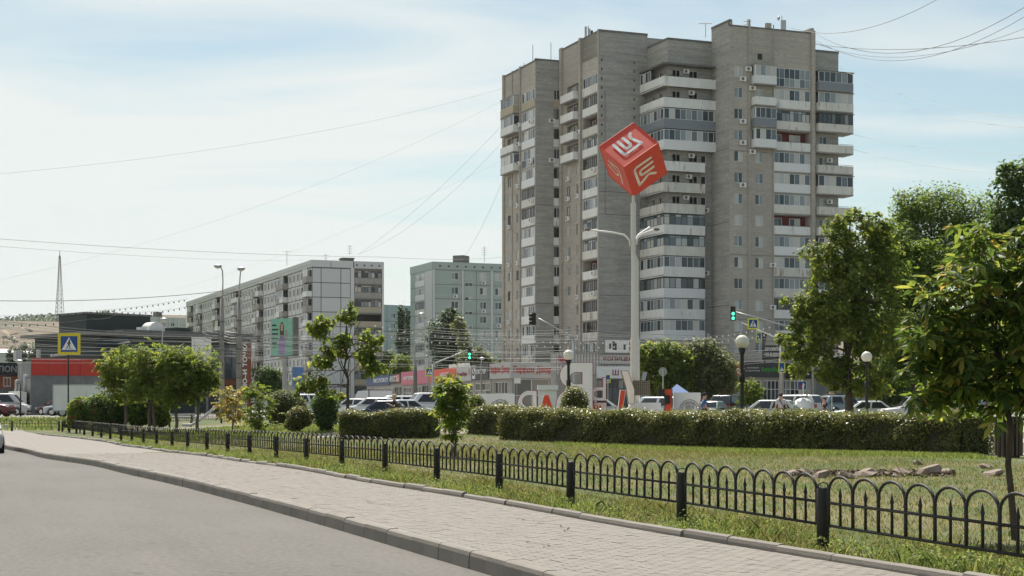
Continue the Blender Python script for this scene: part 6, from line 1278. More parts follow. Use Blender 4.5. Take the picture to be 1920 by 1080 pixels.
def face_logo(o, u, v, zo, zu, zv, paths, w, m):
    A2 = np.array([[zu[0] - zo[0], zv[0] - zo[0]], [zu[1] - zo[1], zv[1] - zo[1]]], float); inv = np.linalg.inv(A2); O, U_, V_ = cub[o], cub[u] - cub[o], cub[v] - cub[o]; nrm = U_.cross(V_).normalized()
    cen = sum(cub.values(), Vector()) / 8
    if nrm.dot(O + (U_ + V_) / 2 - cen) < 0: nrm = -nrm
    mb = MB()
    for i, p in enumerate(paths):
        q = [tuple(inv @ (np.array(k) - np.array(zo))) for k in p]; Vv, Q = strokes([(a_ * Lc, b_ * Lc) for a_, b_ in q], w)
        mb.mesh([tuple(O + U_ / Lc * k.x + V_ / Lc * k.y + nrm * (0.02 + 0.004 * i)) for k in Vv], Q)
    mb.build('emblem', M[m], cb)
zm, zr, zl, zbm = (375, 560), (790, 285), (125, 330), (520, 890)
face_logo('m', 'r', 'l', zm, zr, zl, [[(287, 315), (380, 405), (400, 420), (425, 412), (605, 285), (500, 240), (483, 215), (490, 178)], [(343, 278), (412, 342), (440, 350), (475, 330), (478, 300), (402, 235)]], 0.165, 'signwhite')
face_logo('m', 'r', 'b', zm, zr, zbm, [[(706, 447), (530, 562), (512, 590), (520, 615), (590, 755), (690, 635), (715, 622), (785, 615)], [(730, 492), (605, 578), (582, 605), (590, 632), (615, 640), (752, 545)]], 0.15, 'cream')
face_logo('m', 'l', 'b', zm, zl, zbm, [[(235, 490), (330, 570), (360, 630), (405, 745)], [(240, 530), (330, 640), (352, 648), (335, 610), (262, 525)]], 0.10, 'cream')

# ================================================================== CITY NAME LETTERS SEEN FROM BEHIND
M['letterw'] = mat('letter_white_back', (0.80, 0.77, 0.72), 0.6, var=0.05, stretch=(1, 1, 0.3))
def arc(cx, cy, rx, ry, a0, a1, n=10): return [(cx + rx * math.cos(R(a0 + (a1 - a0) * k / n)), cy + ry * math.sin(R(a0 + (a1 - a0) * k / n))) for k in range(n + 1)]
def letter(label, px0, py1, d, polys, m, th=0.45, em='redd', base=True):
    """polys in pixels relative to (px0, py1) with y upwards"""
    x, y, z = at(px0, d); s = d / F; fr = Fr((x, d), (x + 1, d)); t = thing('city_letter', label, 'letter', (x, d, z), 'standing city letters')
    P_ = [[(q[0] * s, zpx(py1, d) + q[1] * s) for q in p] for p in polys]; v, f_ = shape2d(P_, th); a = MB(); a.mesh([fr.p(q[0], q[1], q[2] - th / 2) for q in v], f_); a.build('letter_body', M[em], t)
    # face panel a little proud and a little smaller
    c = [(sum(q[0] for q in P_[0]) / len(P_[0])), (sum(q[1] for q in P_[0]) / len(P_[0]))]
    def inset(p, out):
        n = len(p); r = []; ar = sum(p[i][0] * p[(i + 1) % n][1] - p[(i + 1) % n][0] * p[i][1] for i in range(n)); sg = (1 if ar > 0 else -1) * (-1 if out else 1)
        for i in range(n):
            e0 = Vector(p[i]) - Vector(p[i - 1]); e1 = Vector(p[(i + 1) % n]) - Vector(p[i]); e0 = e0.normalized() if e0.length > 1e-9 else e1.normalized(); e1 = e1.normalized() if e1.length > 1e-9 else e0
            nn = (Vector((-e0.y, e0.x)) + Vector((-e1.y, e1.x))); nn = nn.normalized() / max(0.5, nn.length / 2); r.append(tuple(Vector(p[i]) + nn * sg * 0.028))
        return r
    v, f_ = shape2d([inset(p, i > 0) for i, p in enumerate(P_)], 0.02); a = MB(); a.mesh([fr.p(q[0], q[1], q[2] + 0.012) for q in v], f_); a.build('letter_face', M[m], t)
    if base: a = MB(); a.fbox(fr, min(q[0] for q in P_[0]), max(q[0] for q in P_[0]), z - 0.1, zpx(py1, d) - 0.005, -th + 0.05, -0.05); a.build('plinth', M['conc'], t)
    return t
letter('white letter with a D shaped bowl to the left, beside the red one', 970, 778, 81, [[(37, 0), (37, 46), (16, 46)] + arc(20, 20, 20, 26, 100, 262, 12) + [(26, -2), (37, -2)], [(27, 16), (27, 36)] + arc(22, 26, 12, 10, 90, 270, 8)], 'letterw')
letter('solid red letter shaped like a pointed tent', 1009, 778, 80.6, [[(0, 0), (11, 38), (20, 38), (32, 0), (22, 0), (15, 20), (9, 0)]], 'orange', 0.3, 'signwhite')
letter('tallest white letter with two bulges and an arched hole, behind the round bush', 1043, 782, 80, [[(69, -2), (69, 103), (34, 103)] + arc(32, 78, 26, 25, 95, 235, 12) + arc(26, 22, 27, 30, 115, 250, 12) + [(30, -8)], [(48, 63), (48, 83)] + arc(38, 73, 12, 10.5, 90, 270, 8)], 'letterw')
letter('small white letter with an arched hole right of the tallest letter', 1113, 782, 80.5, [[(-4, 30), (24, 30), (24, 75), (17, 75), (17, 57), (4, 57), (-4, 52)], [(16, 37), (16, 49)] + arc(10, 43, 8, 6, 90, 270, 6)], 'letterw')
letter('red and white striped low letter at the foot of the small white letter', 1113, 782, 80.8, [[(0, 0), (25, 0), (25, 28), (0, 28)]], 'letterw', 0.3)
x, y, z = at(1113, 80.4); fr = Fr((x, 80.36), (x + 1, 80.36)); tt_ = [o for o in COL.objects if o.name.startswith('city_letter')][-1]; a = MB()
for k in range(3): a.fbox(fr, (0.5 + k * 5) * 80.4 / F, (4.0 + k * 5) * 80.4 / F, zpx(780, 80.4), zpx(760, 80.4), 0.0, 0.02)
a.build('red_strokes', M['red'], tt_)
letter('slanted white letter stroke leaning on the mast', 1164, 770, 82.6, [[(14, 12), (26, 12), (26, 40), (14, 75), (0, 75), (10, 42)]], 'cream', 0.5, 'concd')
letter('slanted red letter stroke at the foot of the mast', 1158, 772, 82.0, [[(0, 0), (9, 0), (16, 41), (5, 41)]], 'orange', 0.3, 'signwhite')
letter('dark and white slanted letter end right of the mast', 1199, 770, 85.2, [[(0, 44), (9, 44), (16, 74), (6, 74)]], 'panelgrey', 0.3, 'black')
letter('squarish red letter with black notches beside the right emblem panel', 1244, 772, 80, [[(0, -2), (17, -2), (17, 43), (-1, 43), (-1, 33), (2, 33), (2, 20), (4, 14)]], 'orange', 0.4, 'black')
x, y, z = at(1244, 79.9); fr = Fr((x, 79.75), (x + 1, 79.75)); tt_ = [o for o in COL.objects if o.name.startswith('city_letter')][-1]; a = MB(); s_ = 79.9 / F; Zt = lambda k: zpx(772 - k, 79.9)
a.fbox(fr, -11 * s_, 1.5 * s_, Zt(28), Zt(42), -0.3, 0.0); a.fbox(fr, 2 * s_, 12 * s_, Zt(15), Zt(31), -0.2, 0.0); a.build('black_notch', M['black'], tt_)
def emblem_panel(label, px0, px1, py0, py1, d, cx):
    fr = FP(px0, d, px1, d); t = thing('emblem_panel', label, 'panel', (fr.o.x, d, ground(fr.o.x, d)), 'emblem panels'); z0, z1 = zpx(py1, d), zpx(py0, d); a = MB(); a.fbox(fr, 0, fr.L, z0, z1, -0.3, 0); a.build('board', M['panelwhite'], t)
    u = upx(fr, cx); s = d / F; zc = zpx(768, d); a = MB()
    for rr, w in ((18.5, 1.0), (16.0, 0.6), (13.8, 1.0)):
        V, Q = strokes([(u + rr * s * math.cos(R(k * 9)), zc + rr * s * math.sin(R(k * 9))) for k in range(0, 21)], w * s); a.mesh([fr.p(v.x, v.y, 0.006) for v in V], Q)
    for tx in (-6, 0, 6):
        for k in range(4): V, Q = strokes([(u + (tx - 2.2) * s, zc + (0.5 + 2.6 * k) * s), (u + (tx + 2.2) * s, zc + (1.3 + 2.6 * k) * s)], 1.1 * s); a.mesh([fr.p(v.x, v.y, 0.008) for v in V], Q)
        V, Q = strokes([(u + (tx - 3) * s, zc + 10.6 * s), (u + (tx + 2.8) * s, zc + 12.6 * s)], 0.7 * s); a.mesh([fr.p(v.x, v.y, 0.009) for v in V], Q)
    a.build('emblem', M['black'], t); return t
emblem_panel('white panel with black round emblem left of the letters', 897, 965, 738, 782, 80.5, 938)
emblem_panel('white panel with black round emblem beside the walking man in blue', 1263, 1314, 736, 782, 80.5, 1293)

# ================================================================== VEHICLES
_paint = {}
def paint(c, r=0.3):
    k = (c, r)
    if k not in _paint: _paint[k] = mat('car_paint', c, r, 0.0, var=0.03, spec=0.6)
    return _paint[k]
KIND = {  # length, width, belt z, roof z, body stations (x fraction, top z), cabin x: front base, front roof, rear roof, rear base
    'hatch': (4.0, 1.70, 0.92, 1.50, [(0, .62), (.03, .78), (.22, .90), (.30, .94), (.97, .98), (1, .80)], (.24, .42, .86, .97)),
    'sedan': (4.5, 1.75, 0.90, 1.45, [(0, .58), (.03, .72), (.24, .88), (.32, .92), (.80, .95), (.96, .90), (1, .68)], (.25, .42, .72, .86)),
    'suv': (4.6, 1.85, 1.05, 1.72, [(0, .70), (.03, .95), (.22, 1.04), (.28, 1.06), (.98, 1.08), (1, .85)], (.23, .36, .90, .985)),
    'van': (4.8, 1.85, 1.10, 1.95, [(0, .68), (.03, .92), (.14, 1.10), (.2, 1.12), (.985, 1.12), (1, .9)], (.12, .27, .94, .99)),
    'old': (4.1, 1.62, 0.92, 1.42, [(0, .66), (.02, .82), (.27, .90), (.33, .92), (.75, .92), (.98, .86), (1, .62)], (.28, .40, .66, .78)),
}
def car(label, px, d, head, kind, col, group='parked cars', cat='car', spare=False):
    L, Wd, zb, zr, st, cx = KIND[kind]; t = thing('parked_car', label, cat, (0, 0, 0), group); P_ = paint(col); w = Wd / 2; X = lambda k: L / 2 - k * L
    a = MB(); rings = []
    for k, zt in st:
        tp = 1.0 if 0.02 < k < 0.99 else 0.86; rings.append([(X(k), -w * .90 * tp, 0.2), (X(k), -w * tp, 0.42), (X(k), -w * .985 * tp, zt * .78), (X(k), -w * .90 * tp, zt - .03), (X(k), -w * .7 * tp, zt), (X(k), w * .7 * tp, zt), (X(k), w * .90 * tp, zt - .03), (X(k), w * .985 * tp, zt * .78), (X(k), w * tp, 0.42), (X(k), w * .90 * tp, 0.2)])
    i0 = 0; a.v = [p for r_ in rings for p in r_]
    for i in range(len(rings) - 1):
        for j in range(10): p = i * 10 + j; q = i * 10 + (j + 1) % 10; a.f.append((p, q, q + 10, p + 10)); a.m.append(0); a.uv.append(None)
    a.f += [tuple(range(9, -1, -1)), tuple(range((len(rings) - 1) * 10, len(rings) * 10))]; a.m += [0, 0]; a.uv += [None, None]
    wb, wr = w * .93, w * .74; f0, f1, r1, r0 = (X(c) for c in cx); zb2 = zb + 0.02
    A = {s: [(f0, s * wb, zb2), (r0, s * wb, zb2), (r1, s * wr, zr - 0.03), (f1, s * wr, zr - 0.03)] for s in (-1, 1)}
    for s in (-1, 1): a.poly(A[s][::1 if s < 0 else -1])
    a.quad(A[-1][0], A[-1][3], A[1][3], A[1][0]); a.quad(A[-1][1], A[1][1], A[1][2], A[-1][2]); m_ = [((f1 + f1 * 0.0 + r1 * 0.12 + f1 * -0.12), -wr * .8, zr), ((r1 * 0.9 + f1 * 0.1), -wr * .8, zr), ((r1 * 0.9 + f1 * 0.1), wr * .8, zr), ((f1 * 0.88 + r1 * 0.12), wr * .8, zr)]
    a.quad(m_[0], m_[3], m_[2], m_[1]); rf = [A[-1][3], A[-1][2], A[1][2], A[1][3]]
    for i in range(4): j = (i + 1) % 4; a.quad(rf[i], rf[j], m_[j], m_[i])
    bo = a.build('body', P_, t); bm = bmesh.new(); bm.from_mesh(bo.data); bmesh.ops.remove_doubles(bm, verts=bm.verts, dist=0.001); bmesh.ops.recalc_face_normals(bm, faces=bm.faces)
    eg = [e for e in bm.edges if len(e.link_faces) == 2 and e.calc_face_angle(0) > R(14)]
    bmesh.ops.bevel(bm, geom=eg, offset=0.05, offset_type='OFFSET', segments=2, profile=0.5, affect='EDGES', clamp_overlap=True)
    bm.to_mesh(bo.data); bm.free(); bo.data.polygons.foreach_set('use_smooth', [True] * len(bo.data.polygons)); bo.data.update()
    def bil(q, s, tt, off, nrm): a_ = Vector(q[0]).lerp(Vector(q[1]), s); b_ = Vector(q[3]).lerp(Vector(q[2]), s); return tuple(a_.lerp(b_, tt) + nrm * off)
    for s in (-1, 1):
        q = A[s]; nrm = (Vector(q[1]) - Vector(q[0])).cross(Vector(q[3]) - Vector(q[0])).normalized(); nrm = nrm if nrm.y * s > 0 else -nrm
        for s0, s1 in ((.10, .48), (.52, .92)):
            g = MB(); g.quad(*[bil(q, x_, y_, 0.008, nrm) for x_, y_ in ((s0, .08), (s1, .08), (s1 - .02, .86), (s0 + .02, .86))]); g.build('side_window', M['glass'], t)
    for q, nm in (([A[-1][0], A[1][0], A[1][3], A[-1][3]], 'windscreen'), ([A[1][1], A[-1][1], A[-1][2], A[1][2]], 'rear_window')):
        nrm = (Vector(q[1]) - Vector(q[0])).cross(Vector(q[3]) - Vector(q[0])).normalized(); nrm = nrm if (nrm.x > 0) == (nm == 'windscreen') else -nrm; nrm = nrm
        g = MB(); g.quad(*[bil(q, x_, y_, 0.008, nrm) for x_, y_ in ((.06, .08), (.94, .08), (.92, .90), (.08, .90))]); g.build(nm, M['glass'], t)
    rw = 0.31 if kind in ('hatch', 'sedan', 'old') else 0.35
    for kx in (.18, .80):
        for s in (-1, 1):
            g = MB(); c = Vector((X(kx), s * (w - 0.16), rw)); g.tube([c - Vector((0, s * .02, 0)), c + Vector((0, s * .19, 0))], rw, 16); o = g.build('wheel', M['rubber'], t); g = MB(); g.tube([c + Vector((0, s * .192, 0)), c + Vector((0, s * .205, 0))], [rw * .66, rw * .58], 12); g.build('rim', M['chrome'], o)
            g = MB(); V, Q = strokes([(X(kx) + (rw + .05) * math.cos(R(k * 18)), rw + (rw + .05) * math.sin(R(k * 18))) for k in range(-1, 12)], .05); g.mesh([(v.x, s * (w + .004), v.y) for v in V], Q); g.build('wheel_arch', M['rubber'], t)
    zt0, zt1 = st[1][1], st[-2][1]
    for s in (-1, 1):
        g = MB(); g.box(X(.03), X(-.004), s * w * .55, s * w * .88, zt0 - .16, zt0 - .02); g.build('headlight', M['signwhite'], t); g = MB(); g.box(X(1.004), X(.97), s * w * .66, s * w * .90, zt1 - .32, zt1 - .06); g.build('taillight', M['red'], t)
        g = MB(); g.box(f0 - .38, f0 - .2, min(s * w, s * (w + .17)), max(s * w, s * (w + .17)), zb + .02, zb + .15); g.build('mirror', P_, t)
    g = MB(); g.box(X(.0) , X(-.012), -w * .8, w * .8, .26, .46); g.box(X(1.012), X(1.0), -w * .8, w * .8, .26, .5); g.box(X(1.014), X(1.013), -.26, .26, .52, .64, 1); g.build('bumper', [M['rubber'], M['signwhite']], t)
    if spare: g = MB(); g.tube([(X(1.0), 0.1, 0.95), (X(1.04), 0.1, 0.95)], 0.36, 16); g.tube([(X(1.041), 0.1, 0.95), (X(1.045), 0.1, 0.95)], 0.25, 14, 1); g.build('spare_wheel', [M['rubber'], M['chrome']], t)
    x, y, z = at(px, d); sr = sw(x, y); zz = z - (0.15 if (sr[1] > wk(sr[0]) and y < 100) else 0) + (0.012 if y > 119 else 0.006); t.location = (x, y, zz); t.rotation_euler = (0, 0, R(head)); return t
SILV, WHT, DK, RED_, BLU, GRN = (0.42, 0.43, 0.44), (0.70, 0.70, 0.70), (0.025, 0.03, 0.04), (0.11, 0.008, 0.012), (0.06, 0.09, 0.15), (0.17, 0.21, 0.16)
car('silver car cut off by the left edge of the picture, on the road', -37, 62, 288, 'hatch', (0.42, 0.41, 0.37), 'cars on the road')
car('dark red estate car with alloy wheels at the left edge beyond the verge', -30, 126, -8, 'suv', RED_)
car('pale van roof showing above the dark red car', 2, 140, 4, 'van', (0.5, 0.5, 0.5))
car('silver hatchback nosing out behind the white truck', 128, 138, 188, 'hatch', (0.5, 0.52, 0.54)); car('dark red car in shade behind the silver hatchback at the truck', 112, 145, 150, 'sedan', (0.10, 0.012, 0.016))
car('white car with red one close by, left end of the row before the shops', 662, 128, 165, 'sedan', WHT); car('red car behind the young tree stem', 676, 138, 200, 'hatch', (0.32, 0.03, 0.03)); car('white car second from the box truck in the row', 697, 122, 170, 'hatch', WHT)
car('dark blue car with white roof reflections in front of the box truck', 718, 108, 178, 'sedan', (0.035, 0.05, 0.10)); car('white saloon just right of the woman in black', 763, 112, 30, 'sedan', WHT); car('white large car behind the white saloon', 764, 136, 10, 'suv', WHT); car('white van beside the painted lamp pole foot', 806, 132, 200, 'van', WHT)
car('white van behind the billboard post and olive bush', 585, 150, 15, 'van', (0.62, 0.64, 0.64)); car('white car between the small white letter and the mast', 1126, 112, 10, 'hatch', WHT); car('white and dark car behind the squarish red letter', 1228, 104, 150, 'suv', (0.60, 0.63, 0.66))
car('old pale green saloon with its back to the square, left of the dark jeep', 1337, 108, 62, 'old', GRN); car('dark blue jeep with spare wheel behind the nearest globe lamp', 1371, 116, 60, 'suv', DK, spare=True)
car('silver hatchback with orange tail lights in front of the man in white', 1436, 97, 160, 'hatch', (0.50, 0.52, 0.53)); car('white crossover behind the man in white', 1487, 118, 140, 'suv', WHT)
car('blue grey crossover beyond the warning sign', 1583, 134, 20, 'suv', (0.22, 0.28, 0.33)); car('white saloon under the large tree trunk', 1622, 106, 176, 'sedan', WHT); car('white crossover parked under the trees at right', 1722, 98, 178, 'suv', (0.62, 0.62, 0.62)); car('white car behind the dark leaning trunk', 1785, 118, 182, 'suv', (0.55, 0.55, 0.56))
def truck(label, px, d, head, L, H, W_, zf_, cabcol, stripe=True):
    t = thing('box_truck', label, 'truck', (0, 0, 0)); a = MB(); w = W_ / 2; a.box(-L / 2, L / 2, -w, w, zf_, zf_ + H); a.build('cargo_box', M['panelwhite'] if stripe else M['sidwhite'], t); a = MB()
    for x0, x1 in ((-L / 2 - .02, -L / 2 + .04), (L / 2 - .04, L / 2 + .02)): a.box(x0, x1, -w - .02, w + .02, zf_ - .03, zf_ + H + .02)
    a.box(-L / 2 + .045, L / 2 - .045, -w - .02, w + .02, zf_ + H - .06, zf_ + H + .02); a.box(-L / 2 + .045, L / 2 - .045, -w - .02, w + .02, zf_ - .03, zf_ + .05); a.build('box_trim', M['metal'], t)
    a = MB(); a.box(L / 2 + .15, L / 2 + 1.5, -w * .92, w * .92, .5, 1.5); a.mesh([(L / 2 + .15, -w * .9, 1.5), (L / 2 + 1.45, -w * .9, 1.5), (L / 2 + 1.1, -w * .8, 2.2), (L / 2 + .15, -w * .8, 2.25), (L / 2 + .15, w * .9, 1.5), (L / 2 + 1.45, w * .9, 1.5), (L / 2 + 1.1, w * .8, 2.2), (L / 2 + .15, w * .8, 2.25)], [(0, 1, 2, 3), (7, 6, 5, 4), (1, 5, 6, 2), (3, 2, 6, 7), (0, 3, 7, 4)]); cab = a.build('cab', paint(cabcol), t)
    a = MB(); a.quad((L / 2 + .4, -w * .905, 1.55), (L / 2 + 1.3, -w * .905, 1.55), (L / 2 + 1.02, -w * .815, 2.12), (L / 2 + .4, -w * .815, 2.12)); a.build('side_window', M['glass'], cab); a = MB(); a.box(-L / 2 + .1, L / 2 + .3, -w * .6, w * .6, .45, zf_ - .035); a.build('chassis', M['rubber'], t)
    for x in (-L / 2 + .7, -L / 2 + 1.8, L / 2 + .8):
        for s in (-1, 1): g = MB(); g.tube([(x, s * (w - .3), .38), (x, s * (w - .02), .38)], .38, 14); o = g.build('wheel', M['rubber'], t); g = MB(); g.tube([(x, s * (w - .018), .38), (x, s * (w - .005), .38)], .22, 12); g.build('rim', M['metal'], o)
    x, y, z = at(px, d); t.location = (x, y, z + 0.012); t.rotation_euler = (0, 0, R(head)); return t
truck('white box truck parked behind the rose shrubs at left', 160, 122, 3, 4.4, 1.98, 2.1, 0.5, (0.55, 0.08, 0.07)); truck('small grey white box truck left of the woman in black', 717, 146, 176, 2.1, 1.5, 1.6, 0.75, WHT, False)

# ================================================================== PEOPLE
M['hairblond'] = mat('blond_hair', (0.50, 0.40, 0.24), 0.7); M['hairdark'] = mat('dark_hair', (0.03, 0.022, 0.018), 0.7)
def skin_mesh(nodes, edges, sub=1):
    me = bpy.data.meshes.new('tmp'); me.from_pydata([n[:3] for n in nodes], edges, []); o = bpy.data.objects.new('tmp', me); COL.objects.link(o); o.modifiers.new('s', 'SKIN')
    for v, n in zip(me.skin_vertices[0].data, nodes): v.radius = (n[3], n[4] if len(n) > 4 else n[3])
    me.skin_vertices[0].data[0].use_root = True; ms = o.modifiers.new('u', 'SUBSURF'); ms.levels = sub
    dg = bpy.context.evaluated_depsgraph_get(); r = bpy.data.meshes.new_from_object(o.evaluated_get(dg)); V = [tuple(v.co) for v in r.vertices]; Q = [tuple(f.vertices) for f in r.polygons]; bpy.data.objects.remove(o); bpy.data.meshes.remove(me); bpy.data.meshes.remove(r); return V, Q
def person(label, px, d, facing, H, top, bottom, hair, armL, armR, stride=0.15, cap=None, skirt=False, extra=None, lean=0.0):
    """local: +x forward, +y left. armL/armR: elbow and hand offsets from the shoulder"""
    t = thing('person', label, 'person', (0, 0, 0)); k = H / 1.75; S = lambda p: (p[0] * k, p[1] * k, p[2] * k)
    hip, ch, nk = (0, 0, 0.95), (lean * .5, 0, 1.30), (lean, 0, 1.48); st = stride
    legs = {1: [(0, .095, .90), (st * .6, .10, .50), (st, .10, .09), (st + .14, .11, .04)], -1: [(0, -.095, .90), (-st * .25, -.10, .50), (-st, -.10, .12), (-st + .13, -.11, .04)]}
    arms = {s: [(lean, s * .19, 1.40), tuple(np.add((lean, s * .19, 1.40), a_[0])), tuple(np.add((lean, s * .19, 1.40), a_[1]))] for s, a_ in ((1, armL), (-1, armR))}
    nodes = [(*S(hip), .13 * k), (*S((lean * .25, 0, 1.12)), .12 * k), (*S(ch), .135 * k), (*S(nk), .06 * k), (*S((lean + .03, 0, 1.57)), .075 * k), (*S((lean + .03, 0, 1.66)), .095 * k), (*S((lean + .02, 0, 1.735)), .06 * k), (*S((lean + .125, 0, 1.60)), .016 * k)]
    ed = [(0, 1), (1, 2), (2, 3), (3, 4), (4, 5), (5, 6), (4, 7)]
    shirt = [(*S((0, 0, .92)), .145 * k), (*S((lean * .25, 0, 1.12)), .138 * k), (*S(ch), .150 * k), (*S((lean, 0, 1.42)), .085 * k)]; se = [(0, 1), (1, 2), (2, 3)]
    pants = [(*S((0, 0, .95)), .142 * k)]; pe = []
    for s in (1, -1):
        L_ = legs[s]; rr = (.085, .06, .045, .03); i = len(nodes); nodes += [(*S(p), r_ * k) for p, r_ in zip(L_, rr)]; ed += [(0, i), (i, i + 1), (i + 1, i + 2), (i + 2, i + 3)]
        i = len(pants); pants += [(*S(L_[0]), .105 * k), (*S(L_[1]), .08 * k), (*S((L_[2][0], L_[2][1], L_[2][2] + .02)), .066 * k)]; pe += [(0, i), (i, i + 1), (i + 1, i + 2)]
        A_ = arms[s]; i = len(nodes); nodes += [(*S(A_[0]), .065 * k), (*S(A_[1]), .042 * k), (*S(A_[2]), .028 * k)]; ed += [(2, i), (i, i + 1), (i + 1, i + 2)]
        dv = (Vector(A_[2]) - Vector(A_[1])).normalized(); pa = Vector(A_[2]) + dv * .07; j = len(nodes); nodes.append((*S(pa), .03 * k)); ed.append((i + 2, j))
        for f_ in range(5):
            off = Vector((.045 - .02 * f_, 0, 0)) if f_ else Vector((.06, 0, .0)); ln = (.05, .085, .095, .088, .07)[f_]; q1 = pa + off * .8 + dv * ln * .55; q2 = pa + off + dv * ln + Vector((0.01, 0, 0)); jj = len(nodes); nodes += [(*S(q1), .010 * k), (*S(q2), .008 * k)]; ed += [(j, jj), (jj, jj + 1)]
        i = len(shirt); md = Vector(A_[0]).lerp(Vector(A_[1]), .75); shirt += [(*S(A_[0]), .08 * k), (*S(md), .068 * k)]; se += [(2, i), (i, i + 1)]
    def bld(nm, nd, e, m): V, Q = skin_mesh(nd, e); a = MB(); a.mesh(V, Q); a.build(nm, m, t, smooth=True)
    bld('body', nodes, ed, M['skin']); bld('shirt', shirt, se, top)
    if skirt:
        a = MB(); a.tube([S((0, 0, 1.1)), S((0, 0, .9)), S((0, 0, .45))], [.14 * k, .2 * k, .3 * k], 12); a.build('skirt', bottom, t, smooth=True)
    else: bld('trousers', pants, pe, bottom)
    hx = lean + .02; a = MB(); a.ball(S((hx - .02, 0, 1.675)), .112 * k, 12, 8, 0, (1.0, .92, .98 if not cap else .8)); a.build('hair', hair, t, smooth=True)
    a = MB()
    for s in (1, -1): a.ball(S((lean + .118, s * .035, 1.635)), .013 * k, 6, 4)
    a.build('eyes', M['black'], t)
    if cap: a = MB(); a.ball(S((hx, 0, 1.70)), .118 * k, 12, 6, 0, (1, .95, .75)); a.box(hx * k + .06, hx * k + .23, -.08, .08, 1.70 * k, 1.72 * k); a.build('cap', cap, t, smooth=True)
    for s in (1, -1): L_ = legs[s]; a = MB(); a.ball(S((L_[3][0] - .06, L_[3][1], .045)), .06 * k, 8, 6, 0, (2.1, .8, .8)); a.build('shoe', M['black'], t, smooth=True)
    if extra: extra(t, S, k)
    x, y, z = at(px, d); t.location = (x, y, z + .008); t.rotation_euler = (0, 0, R(facing)); return t
ts, jean, navy_ = mat('black_cotton', (0.018, 0.018, 0.02), 0.9), mat('denim', (0.09, 0.12, 0.18), 0.9), mat('dark_trousers', (0.02, 0.022, 0.03), 0.9)
def bag(t, S, k): a = MB(); a.ball(S((-.2, 0, 1.18)), .15, 8, 6, 0, (.8, .9, 1.3)); a.build('backpack', M['wood'], t, smooth=True)
def strap(t, S, k): a = MB(); a.tube([S((-.13, .13, 1.47)), S((-.165, .0, 1.25)), S((-.15, -.15, 1.02))], .02, 5); a.build('bag_strap', M['black'], t); a = MB(); a.box(-.1 * k, .12 * k, -.3 * k, -.2 * k, .8 * k, 1.02 * k); a.build('shoulder_bag', M['black'], t)
dn = ((-.02, .05, -.28), (.06, .06, -.52)); dnr = ((-.02, -.05, -.28), (.06, -.06, -.52))
person('blond woman in a black top and jeans walking behind the left hedge', 739.5, 78, 180, 1.72, ts, jean, M['hairblond'], ((.0, .06, -.26), (.22, -.05, -.14)), dnr, extra=bag)
person('man in blue shirt and dark cap walking past the right emblem panel', 1320.5, 78.5, 8, 1.78, mat('blue_shirt', (0.06, 0.13, 0.30), 0.9), navy_, M['hairdark'], dn, ((.0, -.05, -.28), (.18, -.06, -.48)), cap=navy_)
person('man in pale shirt with a dark shoulder strap, back turned, by the silver hatchback', 1464, 83, 96, 1.80, mat('pale_shirt', (0.50, 0.47, 0.48), 0.9), navy_, M['hairdark'], ((-.04, .08, -.28), (.02, .10, -.5)), ((-.04, -.08, -.28), (.02, -.10, -.5)), extra=strap, stride=.08)
person('figure in light blue dress standing left of the white umbrella', 1493.5, 95, 90, 1.45, mat('light_blue_cloth', (0.25, 0.37, 0.43), 0.9), mat('light_blue_skirt', (0.25, 0.37, 0.43), 0.9), M['hairblond'], dn, dnr, skirt=True)
person('person in jeans hidden under the white umbrella', 1509, 92, 90, 1.60, mat('grey_top', (0.3, 0.32, 0.36), 0.9), jean, M['hairdark'], dn, ((.15, .0, -.1), (.28, .05, .05)))
person('person in dark patterned clothes in the shade under the big tree', 1546, 86, 200, 1.60, mat('navy_pattern', (0.02, 0.025, 0.06), 0.9, var=0.8, scale=25), mat('navy_pattern2', (0.02, 0.025, 0.06), 0.9, var=0.8, scale=25), mat('auburn_hair', (0.10, 0.035, 0.02), 0.8), dn, dnr, skirt=True)
x, y, z = at(1508, 91.6); t = thing('umbrella', 'white umbrella tilted towards the viewer beyond the hedge', 'umbrella', (x, y, z + 1.0)); a = MB(); c = Vector((x, y, zpx(757, 91.6))); ax = Vector((0.05, -0.55, 0.83)).normalized(); e1 = ax.cross(Vector((1, 0, 0))).normalized(); e2 = ax.cross(e1); N_ = 10; rg = []
for k in range(4): rr = .56 * k / 3; rg.append([tuple(c + ax * (.30 - .30 * (k / 3) ** 2) + (e1 * math.cos(2 * math.pi * j / N_) + e2 * math.sin(2 * math.pi * j / N_)) * rr) for j in range(N_)])
for i in range(3):
    for j in range(N_): a.quad(rg[i][j], rg[i][(j + 1) % N_], rg[i + 1][(j + 1) % N_], rg[i + 1][j])
a.build('canopy', M['signwhite'], t); a = MB(); a.tube([c + ax * .38, c - ax * .5], .012, 5); a.build('handle', M['black'], t)

